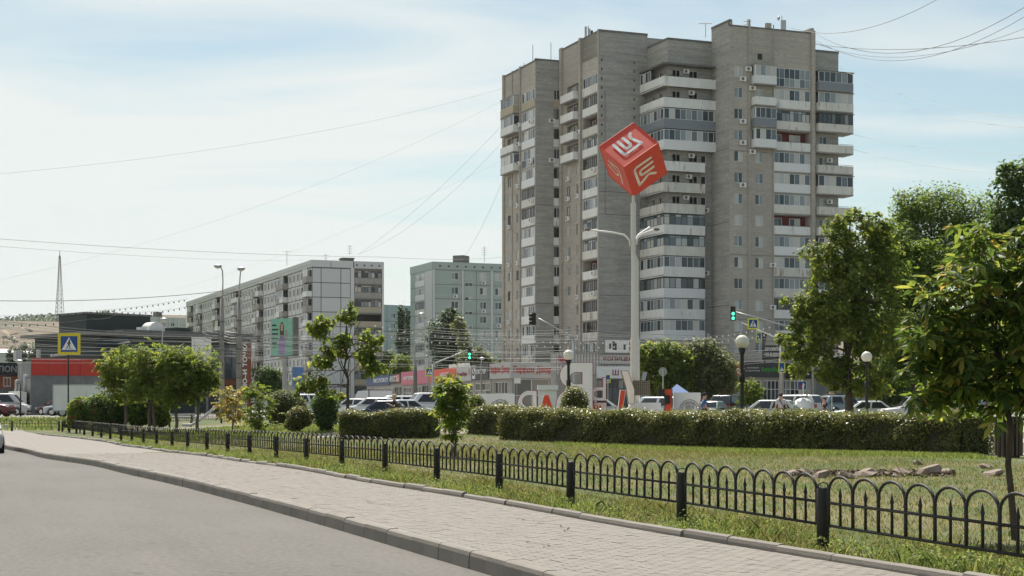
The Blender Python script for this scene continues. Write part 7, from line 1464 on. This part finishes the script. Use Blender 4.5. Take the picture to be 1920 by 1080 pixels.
# ================================================================== SMALL THINGS IN THE PARK
M['rock'] = mat('pinkish_rock', (0.23, 0.185, 0.15), 0.95, var=0.22, scale=4, bump=0.5, bscale=14)
def rock(label, px, py, w, h, dp=0.35, seed=0):
    d = 1.5 * F / (py + h * 0.45 - HY); x, y, z = at(px, d); s = d / F; rr = random.Random(seed); bm = MB(); n, k = 8, 4; ph = rr.random() * 6; V = []
    for a_ in range(k + 1):
        for b_ in range(n):
            th = math.pi * a_ / k; p_ = 2 * math.pi * b_ / n + (rr.uniform(-.25, .25) if 0 < a_ < k else 0); q = 1 + (rr.uniform(-.28, .22) if 0 < a_ < k else 0); zz = max(-.5, min(.62, math.cos(th) + (rr.uniform(-.2, .2) if 0 < a_ < k else 0)))
            bm.v.append((x + w * s * .56 * q * math.sin(th) * math.cos(p_), y + dp * q * math.sin(th) * math.sin(p_), z + h * s * .85 * (zz + .3) + .16 * w * s * math.cos(p_) * math.sin(th) * (1 if seed % 2 == 0 else -1)))
    for a_ in range(k):
        for b_ in range(n): p = a_ * n + b_; q = a_ * n + (b_ + 1) % n; bm.f.append((p, p + n, q + n, q)); bm.m.append(0); bm.uv.append(None)
    o = bm.build('rock', M['rock'], base=(x, y, z)); return tag(o, label, 'rock', 'rocks on the lawn')
for i, (px, py, w, h, lab) in enumerate(((1742, 882, 46, 22, 'largest slanting rock of the heap right of the hedge end'), (1696, 884, 38, 12, 'long flat rock just left of the largest one'), (1622, 886, 42, 16, 'pale rounded rock in the middle of the row'), (1590, 891, 34, 14, 'pale rock left of the middle of the row'), (1540, 889, 30, 15, 'pale rock third from the left end'), (1515, 885, 32, 12, 'low brown rock with soil at its back'), (1484, 886, 20, 10, 'leftmost pale rock of the row'), (1720, 867, 18, 10, 'small dark rock behind the largest one'), (1772, 883, 20, 9, 'small rock right of the largest one'), (1850, 874, 22, 10, 'small dark rock near the chestnut trunk'), (1862, 887, 40, 12, 'flat pale rock before the chestnut trunk'), (1672, 889, 26, 10, 'small dark rock at the left foot of the flat one'))): rock(lab, px, py, w, h, 0.3, i)
n = 5000; Xp = RNG.uniform(1470, 1790, n); d_ = 34 + RNG.normal(size=n) * 0.6; P = np.stack([(Xp - 960) / F * d_, d_, RNG.random(n) * 0.05], 1); L = RNG.uniform(.03, .10, n); tag(rawmesh('soil_clods', leaf_quads(P, L, L * .9, 1.2), np.arange(4 * n), 4, M['soil']), 'bare brown soil clods around the rocks', 'soil', kind='stuff')
x, y, z = at(1891, 45); t = thing('waste_bin', 'dark brown barrel shaped bin behind the chestnut trunk', 'bin', (x, y, z)); a = MB(); a.tube([(x, y, z), (x, y, z + .1), (x, y, z + 1.1), (x, y, z + 1.15)], [.30, .33, .35, .36], 16); a.build('barrel', M['black'], t); a = MB()
for k in range(16): an = k * math.pi / 8; a = MB(); a.box(x + .35 * math.cos(an) - .03, x + .35 * math.cos(an) + .03, y + .35 * math.sin(an) - .03, y + .35 * math.sin(an) + .03, z + .05, z + 1.1); a.build('slat', M['wood'], t)

def bench(label, px, d, ang, L=1.7, col='black', backr=True):
    t = thing('park_bench', label, 'bench', (0, 0, 0), 'park benches')
    for k in range(3): a = MB(); a.box(-L / 2, L / 2, -.2 + .14 * k, -.08 + .14 * k, .42, .46); a.build('seat_slat', M[col], t)
    if backr:
        for k in range(2): a = MB(); a.box(-L / 2, L / 2, .24, .27, .58 + .16 * k, .70 + .16 * k); a.build('back_slat', M[col], t)
    for sx in (-1, 1): a = MB(); a.box(sx * L * .38 - .03, sx * L * .38 + .03, -.2, -.15, 0, .418); a.box(sx * L * .38 - .03, sx * L * .38 + .03, .2, .238, 0, .86 if backr else .418); a.box(sx * L * .38 - .03, sx * L * .38 + .03, -.148, .198, .37, .415); a.build('leg', M['black'], t)
    x, y, z = at(px, d); t.location = (x, y, z); t.rotation_euler = (0, 0, R(ang)); return t
bench('dark bench with bare seat in the gap between the two hedges', 815, 73, 6, 1.3, 'wood', False); bench('dark bench end peeping out at the right end of the long hedge', 1812, 50, 12, 1.6, 'wood'); bench('grey bench under the park trees behind the fence', 338, 103, 4, 1.8, 'pole')
t = thing('metal_chute', 'bent grey metal chute sloping down to the left behind the fence', 'chute', at(350, 101)); q = lambda px, py, d=101: ((px - 960) / F * d, d, zpx(py, d)); a = MB(); a.tube([q(342, 797), q(358, 797), q(372, 790), q(392, 774), q(408, 758), q(422, 745), q(436, 743), q(455, 745)], .09, 8); a.tube([q(435, 743), (q(437, 0)[0], 101.2, ground(q(437, 0)[0], 101))], .05, 6); a.build('tube', M['metal'], t, smooth=True)
x, y, z = at(1272, 108); t = thing('market_tent', 'blue tent roof behind the right emblem panel', 'tent', (x, y, z)); a = MB(); zt, ze = zpx(720, 108), zpx(737, 108); w = 20 * 108 / F; ap = (x - .1, y, zt); cn = [(x - w, y - 1, ze), (x + w, y - 1, ze - .05), (x + w, y + 1, ze - .05), (x - w, y + 1, ze)]
for i in range(4): a.poly([cn[i], cn[(i + 1) % 4], ap])
a.build('canopy', mat('blue_tarpaulin', (0.03, 0.11, 0.30), 0.6), t); a = MB()
for c in cn: a.tube([c, (c[0], c[1], z)], .025, 5)
a.build('legs', M['metal'], t)
x, y, z = at(1010, 120); t = thing('white_stall', 'white box stall with awning behind the letters', 'stall', (x, y, z)); fr = Fr((x, y), (x + 1.4, y)); a = MB(); a.fbox(fr, 0, 1.35, z, zpx(731, 120), -1.2, 0); a.fbox(fr, -.1, 1.45, zpx(731, 120) + .002, zpx(722, 120), -1.2, .25); a.build('body', M['sidwhite'], t); window(t, fr, .2, 1.15, z + .9, z + 1.6, .03, 2, 'white')

# ================================================================== OVERHEAD CABLES
def wire(label, pts_, r, m='cable', sag=0.0, group='overhead cables', n=14):
    """pts_: (px, py, depth) supports; parabolic sag between them"""
    a = MB(); P_ = [Vector(((p[0] - 960) / F * p[2], p[2], zpx(p[1], p[2]))) for p in pts_]; q = []
    for p0, p1 in zip(P_[:-1], P_[1:]):
        for k in range(n): t_ = k / n; v = p0.lerp(p1, t_); v.z -= 4 * sag * t_ * (1 - t_); q.append(v)
    q.append(P_[-1]); a.tube(q, r, 4, caps=False); o = a.build('overhead_cable', M[m], base=tuple(P_[0])); return tag(o, label, 'cable', group), q
W_ = 'thin overhead cable '
for i, (p, r, mm, sg, lab) in enumerate((
    ([(0, 326, 150), (944, 165, 238)], .012, 'cablel', 1.5, W_ + 'rising from the left edge to the top of the tower'), ([(0, 525, 200), (940, 190, 238)], .010, 'cablel', 2.5, W_ + 'rising steeply below the topmost one to the tower'), ([(320, 545, 300), (944, 300, 238)], .012, 'cablel', 1.5, W_ + 'between the white panel building and the tower left edge'),
    ([(672, 477, 310), (946, 230, 237)], .02, 'cablel', 1.2, W_ + 'in the bundle from the vent house to the tower'), ([(672, 477, 310), (946, 262, 237)], .02, 'cablel', 2.2, W_ + 'lowest of the bundle from the vent house to the tower'), ([(868, 485, 310), (946, 330, 237)], .02, 'cablel', 1.0, W_ + 'from the green panel building up to the tower edge'),
    ([(0, 448, 130), (720, 482, 180), (950, 482, 238)], .018, 'cablel', .3, W_ + 'almost level across the sky over the panel roofs'), ([(0, 462, 130), (585, 487, 300)], .014, 'cablel', .5, W_ + 'just below the level one at the left'), ([(0, 564, 110), (414, 546, 125), (585, 560, 180)], .022, 'cable', .25, W_ + 'running dark from the left edge to the concrete lamp pole'),
    ([(1484, 52, 219), (1780, -14, 150)], .03, 'cable', 2.0, W_ + 'leaving the dish antenna to the upper right'), ([(1526, 62, 216), (1930, 8, 150)], .035, 'cable', 3.6, W_ + 'thick curved one right of the tower top'), ([(1526, 74, 216), (1930, 26, 150)], .03, 'cable', 3.6, W_ + 'second curved one right of the tower top'), ([(1526, 80, 216), (1930, 50, 150)], .025, 'cable', 2.4, W_ + 'third curved one right of the tower top'), ([(1526, 82, 216), (1930, 68, 150)], .035, 'cable', 1.0, W_ + 'nearly level one right of the tower top'),
    ([(1575, 128, 217), (1930, 222, 140)], .018, 'cablel', 1.2, W_ + 'falling from the tower to the right edge'), ([(1592, 152, 217), (1930, 240, 140)], .018, 'cablel', 1.2, W_ + 'falling below the first one to the right edge'), ([(1592, 250, 217), (1930, 290, 140)], .014, 'cablel', .6, W_ + 'faint one falling at mid height of the tower'), ([(1592, 278, 217), (1930, 330, 140)], .014, 'cablel', .6, W_ + 'faint lower one falling towards the right trees'))):
    wire(lab, p, r, mm, sg)
ORD = 'first second third fourth fifth sixth seventh eighth ninth tenth eleventh twelfth thirteenth fourteenth fifteenth'.split()
rr = random.Random(5)
for k in range(15):
    y0, y1, y2 = 600 + k * 5.6 + rr.uniform(-2, 2), 628 + k * 3.0 + rr.uniform(-2, 2), 612 + k * 5.5 + rr.uniform(-2, 2); y3 = 630 + k * 3.2
    o, q = wire('tram cable crossing low before the buildings, %s from the top of the dense bundle' % ORD[k], [(-10, y0, 118), (430, y1, 124), (804, y2, 149), (1077, y2 + 4, 140), (1500, y3, 150)], rr.choice((.012, .016, .02)), 'cablel' if k % 3 else 'cable', rr.uniform(.1, .35), 'low bundle of tram cables')
for k in range(5):
    wire('cable of the dark sheaf between the two concrete lamp poles, %s from its top' % ORD[k], [(380, 612 + 6 * k, 124), (416, 618 + 5 * k, 125), (450, 622 + 5 * k, 123), (640, 634 + 7 * k, 150)], .035, 'cable' if k % 2 else 'cablel', .15, 'dark sheaf of cables')
M['bulb'] = mat('bulb_glass', (0.75, 0.75, 0.70), 0.2)
def garland(label, pts_, sag, step, m):
    o, q = wire(label, pts_, .009, 'cable', sag, 'strings of festoon bulbs', 40); o['category'] = 'string lights'; o.name = 'string_lights'; acc = 0; a = MB(); last = None
    for p0, p1 in zip(q[:-1], q[1:]):
        L = (p1 - p0).length; s = step - acc
        while s < L: c = p0.lerp(p1, s / L); a.ball((c.x, c.y, c.z - .1), .055, 6, 4, 0, (1, 1, 1.3)); s += step
        acc = (acc + L) % step
    b = a.build('bulb', M[m], o); b['kind'] = 'stuff'
garland('string of white bulbs, upper one, sagging across the green building and the tower foot', [(690, 606, 125), (960, 634, 122), (1240, 632, 126), (1450, 610, 132)], .35, .62, 'bulb')
garland('string of white bulbs, lower one, sagging across the green building and the tower foot', [(690, 622, 120), (960, 642, 118), (1240, 640, 122), (1450, 622, 128)], .35, .62, 'bulb')
garland('string of bulbs seen dark against the sky, upper one over the far hill', [(-20, 592, 118), (172, 583, 120), (352, 560, 128)], .12, .56, 'black')  # these two strings: backlit silhouette put into the colour as black bulbs
garland('string of bulbs seen dark against the sky, lower one over the far hill', [(-20, 606, 116), (172, 598, 118), (230, 584, 121), (352, 574, 126)], .2, .56, 'black')

# ------------------------------------------------------------------ plants in place
hedge('long clipped hedge with sunlit top, running across the lawn to the right of the sapling', at(1802, 47.3)[:2], at(936, 66)[:2], 1.5, 1.17, 64000, 0.085, group='clipped hedges')
hedge('short end of clipped hedge stepped back at left of the long hedge, behind the sapling', at(938, 69.5)[:2], at(872, 72)[:2], 1.3, 1.18, 9000, 0.085, group='clipped hedges')
hedge('clipped hedge standing behind the young tree, left of the gap with the bench', at(803, 68)[:2], at(636, 69)[:2], 1.4, 1.08, 17000, 0.085, group='clipped hedges')

chestnut('chestnut_tree', 'near horse chestnut tree with large yellowing leaves leaning over the fence at the right edge', 'tree', 1906, 17.6,
         [(1850, 468, 64, 44), (1790, 540, 66, 60), (1885, 560, 70, 80), (1765, 620, 56, 56), (1850, 670, 80, 70), (1760, 700, 54, 52), (1850, 745, 56, 34), (1735, 752, 34, 26), (1930, 660, 70, 90), (1800, 760, 30, 22), (1930, 510, 60, 80)], 590, 0.195, 'leaf_chest', 0.036, nobj=300, spread=0.40, seed=1, shell=0.45, bark='bark')
chestnut('sapling', 'chestnut sapling with drooping pale yellow top leaves at the gap in the hedges', 'sapling', 847, 46,
         [(848, 724, 26, 20), (832, 756, 20, 26), (868, 752, 18, 26), (850, 784, 24, 24), (880, 770, 8, 12), (848, 818, 12, 10)], 250, 0.22, 'leaf_light', 0.035, nobj=0, spread=0.28, trunks=2, seed=2)
tree('young_tree', 'slender young tree with open crown and bare dark stem, left of the sapling', 'tree', 655, 78,
     [(600, 612, 22, 22), (655, 598, 24, 16), (640, 640, 26, 16), (692, 640, 20, 20), (602, 682, 34, 14), (625, 660, 26, 12), (690, 665, 26, 16), (700, 690, 22, 16), (590, 722, 34, 18), (620, 740, 24, 12), (565, 733, 18, 9), (655, 578, 12, 12), (712, 645, 10, 14)], 2500, 0.27, 'leaf_light', 0.085, shell=0.2, spread=0.30, per=16, droop=0.6, fork=0.3)
for px, d, lob, lab in (
    (237, 93, [(228, 690, 36, 30), (250, 672, 30, 24), (205, 705, 24, 26), (236, 728, 34, 24)], 'bushy park tree nearest the white truck, leftmost of the row behind the fence'),
    (281, 91, [(275, 680, 34, 30), (290, 710, 36, 34), (262, 735, 28, 22)], 'bushy park tree with forked grey trunk, second from the white truck in the row'),
    (331, 90, [(325, 676, 28, 26), (340, 700, 32, 34), (318, 735, 30, 24)], 'bushy park tree standing in front of the grey bench in the row'),
    (370, 90, [(368, 690, 30, 34), (385, 715, 24, 26), (360, 735, 26, 20), (400, 708, 13, 8)], 'bushy park tree beside the metal chute, rightmost of the row')):
    chestnut('park_tree', lab, 'tree', px, d, lob, 800, 0.27, 'leaf_light', 0.085, group='bushy park trees behind the fence', spread=0.3, trunks=2 if px == 281 else 1, seed=px)
chestnut('yellow_sapling', 'pale yellow leaved sapling, left one of the pair near the chute', 'sapling', 436, 84, [(432, 745, 26, 16), (440, 775, 26, 20), (418, 765, 16, 18), (465, 735, 18, 8)], 210, 0.24, 'leaf_yellow', 0.04, group='yellowing saplings', spread=0.3, seed=5)
chestnut('yellow_sapling', 'taller green and yellow sapling, right one of the pair beside the olive bush', 'sapling', 488, 82, [(484, 735, 20, 14), (485, 760, 30, 26), (488, 788, 24, 18)], 270, 0.24, 'leaf_light', 0.04, group='yellowing saplings', spread=0.3, seed=6)

bush('bush', 'olive green loose bush left of the dark mushroom shaped bush', 535, 86, [(530, 752, 26, 20), (548, 762, 26, 22), (520, 775, 20, 20)], 5200, 0.13, 'leaf_grey')
bush('bush', 'low brownish bush in front of the olive bush', 562, 79, [(562, 782, 24, 20), (552, 796, 18, 12)], 2600, 0.11, 'leaf_hedge')
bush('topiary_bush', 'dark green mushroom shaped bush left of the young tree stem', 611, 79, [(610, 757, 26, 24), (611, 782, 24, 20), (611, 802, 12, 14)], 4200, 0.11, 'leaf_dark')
bush('ball_bush', 'round clipped bush in front of the tall back facing letter', 1078, 72, [(1078, 752, 25, 27), (1078, 765, 26, 22)], 4600, 0.085, 'leaf_hedge')
bush('ball_bush', 'round brownish clipped bush half hidden by the sapling', 893, 74, [(893, 762, 17, 22)], 2000, 0.085, 'leaf_hedge')
for i, (px, lob) in enumerate(((150, [(150, 772, 22, 26), (140, 788, 14, 14)]), (185, [(184, 768, 24, 28), (198, 785, 18, 16)]), (222, [(222, 768, 24, 30)]), (258, [(258, 770, 26, 28)]), (290, [(292, 768, 24, 28), (306, 785, 14, 14)]))):
    bush('rose_shrub', ('rose shrub with red blooms at the white truck rear corner', 'rose shrub second from the crossing sign in the row', 'dense rose shrub between the first two park trees', 'shaded rose shrub under the park trees', 'pale edged rose shrub at the right end of the row')[i], px, 97, lob, 3000, 0.19, ('leaf_light', 'leaf_mid', 'leaf_dark', 'leaf_mid', 'leaf_light')[i], 'rose shrubs along the fence', 0.8, 'shrub', 14 if i < 3 else 4)

tree('large_tree', 'big leafy tree with dark trunk behind the hedge, leftmost of the large trees', 'tree', 1592, 92,
     [(1610, 430, 60, 36), (1560, 490, 52, 46), (1620, 510, 70, 60), (1515, 585, 46, 46), (1575, 600, 76, 56), (1482, 640, 30, 36), (1535, 685, 50, 36), (1640, 620, 66, 66), (1630, 715, 50, 32), (1650, 440, 30, 26), (1590, 720, 40, 26)], 30000, 0.25, 'leaf_light', 0.24, shell=0.4, spread=0.14, per=60)
tree('large_tree', 'dense green tree just right of the second globe lamp', 'tree', 1718, 102, [(1700, 545, 60, 60), (1725, 640, 66, 60), (1670, 690, 50, 40), (1745, 490, 46, 46), (1690, 610, 50, 50), (1680, 480, 44, 50)], 20000, 0.26, 'leaf_mid', 0.2, shell=0.4, spread=0.15, per=60)
tree('tall_tree', 'taller feathery tree rising behind the green trees at the right', 'tree', 1757, 138, [(1745, 392, 66, 40), (1700, 400, 26, 46), (1790, 415, 44, 50), (1755, 480, 78, 60), (1815, 480, 40, 70), (1700, 470, 44, 60), (1660, 450, 26, 40), (1690, 525, 50, 60), (1835, 420, 40, 50), (1835, 520, 40, 60)], 28000, 0.28, 'leaf_mid', 0.24, shell=0.35, spread=0.22, per=26)
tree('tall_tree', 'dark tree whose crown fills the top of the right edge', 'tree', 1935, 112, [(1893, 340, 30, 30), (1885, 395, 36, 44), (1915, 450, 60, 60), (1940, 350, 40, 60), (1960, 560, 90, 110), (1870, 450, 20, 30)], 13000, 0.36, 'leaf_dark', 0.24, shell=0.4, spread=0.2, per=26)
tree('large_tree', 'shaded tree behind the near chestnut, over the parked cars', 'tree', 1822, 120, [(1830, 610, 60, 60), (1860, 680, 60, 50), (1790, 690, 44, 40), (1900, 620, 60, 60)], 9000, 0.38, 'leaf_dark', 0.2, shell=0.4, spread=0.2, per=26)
tree('street_tree', 'rounded bright green tree right of the cube mast', 'tree', 1240, 140, [(1222, 668, 30, 24), (1258, 672, 34, 26), (1275, 700, 26, 36), (1230, 705, 34, 34), (1255, 735, 30, 24)], 11000, 0.38, 'leaf_light', 0.17, group='trees by the crossing', spread=0.2, shell=0.6)
tree('street_tree', 'grey green fluffy tree left of the nearest globe lamp', 'tree', 1322, 141, [(1318, 660, 30, 22), (1330, 690, 44, 34), (1305, 722, 34, 34), (1350, 715, 34, 36)], 12000, 0.32, 'leaf_grey', 0.17, group='trees by the crossing', spread=0.2, shell=0.6)
tree('small_tree', 'small yellow green tree behind the nearest globe lamp pole', 'tree', 1408, 114, [(1404, 728, 20, 14), (1415, 742, 20, 14), (1396, 748, 18, 10)], 1500, 0.22, 'leaf_light', 0.06, spread=0.25)
tree('poplar_tree', 'narrow poplar between the two panel buildings, left of its pair', 'tree', 753, 335, [(752, 590, 6, 24), (752, 630, 9, 40), (753, 660, 9, 30)], 3600, 0.55, 'leaf_blue', 0.3, group='poplars between the panel buildings', spread=0.25)
tree('poplar_tree', 'narrow poplar touching the green panel building wall', 'tree', 765, 330, [(764, 600, 5, 24), (765, 640, 7, 40), (764, 670, 8, 30)], 3000, 0.55, 'leaf_blue', 0.3, group='poplars between the panel buildings', spread=0.25)
tree('street_tree', 'dark tall tree in front of the green panel building', 'tree', 845, 246, [(843, 595, 14, 20), (838, 630, 30, 34), (850, 665, 38, 36), (815, 640, 14, 12)], 8500, 0.5, 'leaf_blue', 0.3, spread=0.2)
tree('street_tree', 'yellowing slim tree beside the dark tall tree', 'tree', 866, 238, [(860, 612, 12, 18), (868, 640, 10, 24)], 1300, 0.45, 'leaf_grey', 0.2, spread=0.25)
tree('street_tree', 'olive round tree above the shop signs behind the green traffic light', 'tree', 895, 222, [(885, 682, 30, 22), (910, 690, 24, 20), (893, 668, 22, 14)], 4200, 0.42, 'leaf_grey', 0.25, spread=0.2)
tree('street_tree', 'green tree left of the green panel building above the shops', 'tree', 755, 290, [(752, 690, 18, 20), (738, 710, 18, 18), (763, 710, 14, 20)], 3200, 0.5, 'leaf_light', 0.25, spread=0.2)
tree('street_tree', 'dark green tree filling the foot of the gap between panel buildings', 'tree', 728, 300, [(730, 680, 14, 20), (725, 705, 16, 16)], 2200, 0.5, 'leaf_mid', 0.25, spread=0.2)
tree('street_tree', 'dark tree beside the billboard post', 'tree', 505, 175, [(500, 706, 24, 18), (515, 720, 22, 20), (490, 725, 14, 14)], 3400, 0.32, 'leaf_dark', 0.17, spread=0.2)
fl = [(30, 300), (72, 320), (95, 300), (120, 310), (150, 330), (176, 300), (200, 330)]
for i, (px, d) in enumerate(fl):
    tree('distant_tree', ('far tree left of the red fascia building roof', 'far tree rising over the left end of the red fascia', 'far bushy tree below the crossing sign left corner', 'far tree directly behind the crossing sign', 'far pale tree right of the crossing sign', 'far dark tree against the dark restaurant wall', 'far tree hidden low behind the restaurant')[i], 'tree', px, d, [(px - 6, 668, 16, 14), (px + 8, 662, 16, 16), (px, 690, 20, 24)], 1500, 0.6, 'leaf_far', 0.25, group='distant trees below the hill', spread=0.22)
# ridge belt and slope scrub, far away and uncountable
n = 12000; X = RNG.uniform(-1000, -330, n); Y = RNG.uniform(2380, 2520, n) + 25 * np.sin(X * 0.01)
clump = np.floor(X / 17); ch = 5 + 13 * np.abs(np.sin(clump * 12.9898 + 1.3)) * np.abs(np.sin(clump * 3.7)); Z = np.array([hill_z(x, y) for x, y in zip(X, Y)]) + RNG.random(n) ** 1.2 * ch
L = RNG.uniform(3, 6, n); tag(rawmesh('ridge_wood', leaf_quads(np.stack([X, Y, Z], 1), L, L * 0.8), np.arange(4 * n), 4, M['leaf_far']), 'dark line of woodland along the ridge of the far hill', 'wood', kind='stuff')
n = 5200; cx = RNG.uniform(-560, -120, 90); cy = RNG.uniform(900, 1500, 90); k = RNG.integers(0, 90, n); X = cx[k] + RNG.normal(size=n) * 16; Y = cy[k] + RNG.normal(size=n) * 16; Z = np.array([hill_z(x, y) for x, y in zip(X, Y)]) + RNG.random(n) * 7
L = RNG.uniform(2, 4, n); tag(rawmesh('slope_scrub', leaf_quads(np.stack([X, Y, Z], 1), L, L * 0.8), np.arange(4 * n), 4, M['leaf_far']), 'scattered green scrub on the lower slope of the far hill', 'scrub', kind='stuff')

# grass: tufts along the fence, thinner dry lawn behind
M['grass'] = leafmat('grass_blades', G((0, (0.055, 0.082, 0.016)), (0.45, (0.095, 0.118, 0.026)), (0.75, (0.155, 0.15, 0.046)), (1, (0.26, 0.21, 0.09))), 0.36, 0.7)
M['grassg'] = leafmat('green_grass_blades', G((0, (0.05, 0.085, 0.018)), (0.6, (0.105, 0.155, 0.032)), (1, (0.19, 0.20, 0.06))), 0.45, 0.6)
def grass(name, S, Wv, H, wid, m, label, off=0.0):
    n = len(S); X = F0.x + FD.x * S + FN.x * Wv; Y = F0.y + FD.y * S + FN.y * Wv
    s_, w_ = S, Wv
    zz = -0.27 * np.clip((s_ - 18) / 42, 0, 1) ** 2 * (3 - 2 * np.clip((s_ - 18) / 42, 0, 1)); a = np.clip((Y - 52) / 28, 0, 1); b = np.clip((-w_ - 1) / 13, 0, 1)
    zz = zz + 0.5 * a * a * (3 - 2 * a) * b * b * (3 - 2 * b)
    c = np.clip((Y - 104) / 17, 0, 1); c = c * c * (3 - 2 * c); zz = zz + (0.45 - zz) * c
    P = np.stack([X, Y, zz - 0.01], 1); an = RNG.random(n) * 6.283; t = np.stack([np.cos(an), np.sin(an), 0 * an], 1)
    ln = RNG.normal(size=(n, 3)) * 0.45; ln[:, 2] = 0; tip = P + np.stack([0 * H, 0 * H, H], 1) + ln * H[:, None]
    mid = P + np.stack([0 * H, 0 * H, H * 0.55], 1) + ln * H[:, None] * 0.3
    v = np.stack([P - t * wid[:, None] / 2, P + t * wid[:, None] / 2, mid + t * wid[:, None] * 0.4, tip, mid - t * wid[:, None] * 0.4], 1).reshape(-1, 3)
    return tag(rawmesh(name, v, np.arange(5 * n), 5, M[m]), label, 'grass', kind='stuff')
def patch(n, s0, s1, w0, w1, pw_=1.0): return s0 + (s1 - s0) * RNG.random(n) ** pw_, RNG.uniform(w0, w1, n)
n = 60000; S, Wv = patch(n, -3, 32, -1.6, 0.47, 1.3); dens = 0.5 + 0.5 * np.sin(S * 1.3 + 3 * Wv) * np.sin(S * 0.47 + 1); kp = RNG.random(n) < 0.3 + 0.7 * dens; S, Wv, dn = S[kp], Wv[kp], dens[kp]
grass('grass', S, Wv, (0.03 + 0.10 * RNG.random(len(S)) ** 1.5 * (0.4 + dn)), RNG.uniform(0.005, 0.011, len(S)), 'grass', 'tufted part dry grass growing along the foot of the fence')
n = 9000; S, Wv = patch(n, -3, 60, -0.5, 0.42, 1.0); c = np.floor(S / 0.6); kp = np.abs(np.sin(c * 12.99)) > 0.6; S, Wv = S[kp], Wv[kp]
grass('grass', S, Wv, 0.05 + 0.16 * RNG.random(len(S)), RNG.uniform(0.008, 0.016, len(S)), 'grassg', 'green tufts between the edging stones and the fence posts')
# leafy weeds: low rosettes and stalks of small leaves
nc = 420; cs = -3 + 62 * RNG.random(nc) ** 1.4; cw = RNG.uniform(-0.7, 0.4, nc); ch = 0.04 + 0.20 * RNG.random(nc) ** 2; n = 26000; k = RNG.integers(0, nc, n); sp = 0.05 + 0.10 * RNG.random(nc)
S = cs[k] + RNG.normal(size=n) * sp[k]; Wv = np.minimum(0.48, cw[k] + RNG.normal(size=n) * sp[k]); X = F0.x + FD.x * S + FN.x * Wv; Y = F0.y + FD.y * S + FN.y * Wv; Z = np.array([ground(x, y) for x, y in zip(X, Y)]) + ch[k] * RNG.random(n); L = RNG.uniform(0.018, 0.045, n)
tag(rawmesh('weeds', leaf_quads(np.stack([X, Y, Z], 1), L, L * 0.5, 0.6), np.arange(4 * n), 4, M['grassg']), 'small leafy green weeds at the foot of the fence and edging', 'weeds', kind='stuff')
n = 130000; S, Wv = patch(n, -6, 44, -17, -0.6, 1.25)
grass('grass', S, Wv, 0.025 + 0.06 * RNG.random(n), RNG.uniform(0.007, 0.016, n), 'grass', 'short dry yellowish lawn grass between the fence and the hedges')
n = 50000; S, Wv = patch(n, 26, 76, -22, -0.8, 1.0)
grass('grass', S, Wv, 0.03 + 0.07 * RNG.random(n), RNG.uniform(0.014, 0.03, n), 'grass', 'thinner dry grass on the far part of the lawn')
n = 30000; S, Wv = patch(n, 26, 50, -17, -8); X = F0.x + FD.x * S + FN.x * Wv; kp = (RNG.random(n) < 0.9)
A = at(1818, 46)[:2]; B = at(1040, 62)[:2]; t = RNG.random(n) ; dd = np.abs(RNG.normal(size=n)) * 1.8
gx = A[0] + (B[0] - A[0]) * t; gy = A[1] + (B[1] - A[1]) * t - dd; S = (gx - F0.x) * FD.x + (gy - F0.y) * FD.y; Wv = (gx - F0.x) * FN.x + (gy - F0.y) * FN.y
kp = RNG.random(n) < np.clip(1.25 - t, 0.1, 1); grass('grass', S[kp], Wv[kp], 0.05 + 0.11 * RNG.random(kp.sum()), RNG.uniform(0.008, 0.018, kp.sum()), 'grassg', 'lush bright green grass along the foot of the long hedge')
n = 11000; S, Wv = patch(n, 60, 84, -14, -1); grass('grass', S, Wv, 0.06 + 0.14 * RNG.random(n), RNG.uniform(0.02, 0.04, n), 'grassg', 'green grass around the saplings and bushes at left')
n = 9000; X = RNG.uniform(-46, -27, n); Y = RNG.uniform(105, 119, n); S = (X - F0.x) * FD.x + (Y - F0.y) * FD.y; Wv = (X - F0.x) * FN.x + (Y - F0.y) * FN.y
grass('grass', S, Wv, 0.08 + 0.2 * RNG.random(n), RNG.uniform(0.03, 0.06, n), 'grassg', 'green verge grass behind the low fence at the left edge')

for i, (px, d) in enumerate(((1660, 165), (1735, 172), (1800, 160), (1880, 168), (1950, 162))):
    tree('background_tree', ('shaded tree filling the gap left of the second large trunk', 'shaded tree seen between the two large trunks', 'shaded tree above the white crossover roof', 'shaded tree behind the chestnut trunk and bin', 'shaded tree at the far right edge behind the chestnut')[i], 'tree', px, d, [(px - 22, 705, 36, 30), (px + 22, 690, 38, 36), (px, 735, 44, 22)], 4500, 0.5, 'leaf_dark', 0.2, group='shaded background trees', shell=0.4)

# ================================================================== AIR
hb = MB(); hb.box(-3400, 3400, -950, 4050, -2.0, 240); hz_ = hb.build('haze', []); tag(hz_, 'thin pale summer haze over the whole place', 'haze', kind='stuff')
m = bpy.data.materials.new('haze'); m.use_nodes = True; n_ = m.node_tree.nodes; n_.remove(n_['Principled BSDF']); pv = n_.new('ShaderNodeVolumePrincipled'); pv.inputs['Color'].default_value = (0.92, 0.94, 0.93, 1); pv.inputs['Density'].default_value = 0.00005; pv.inputs['Anisotropy'].default_value = 0.15
m.node_tree.links.new(pv.outputs[0], n_['Material Output'].inputs['Volume']); hz_.data.materials.append(m)
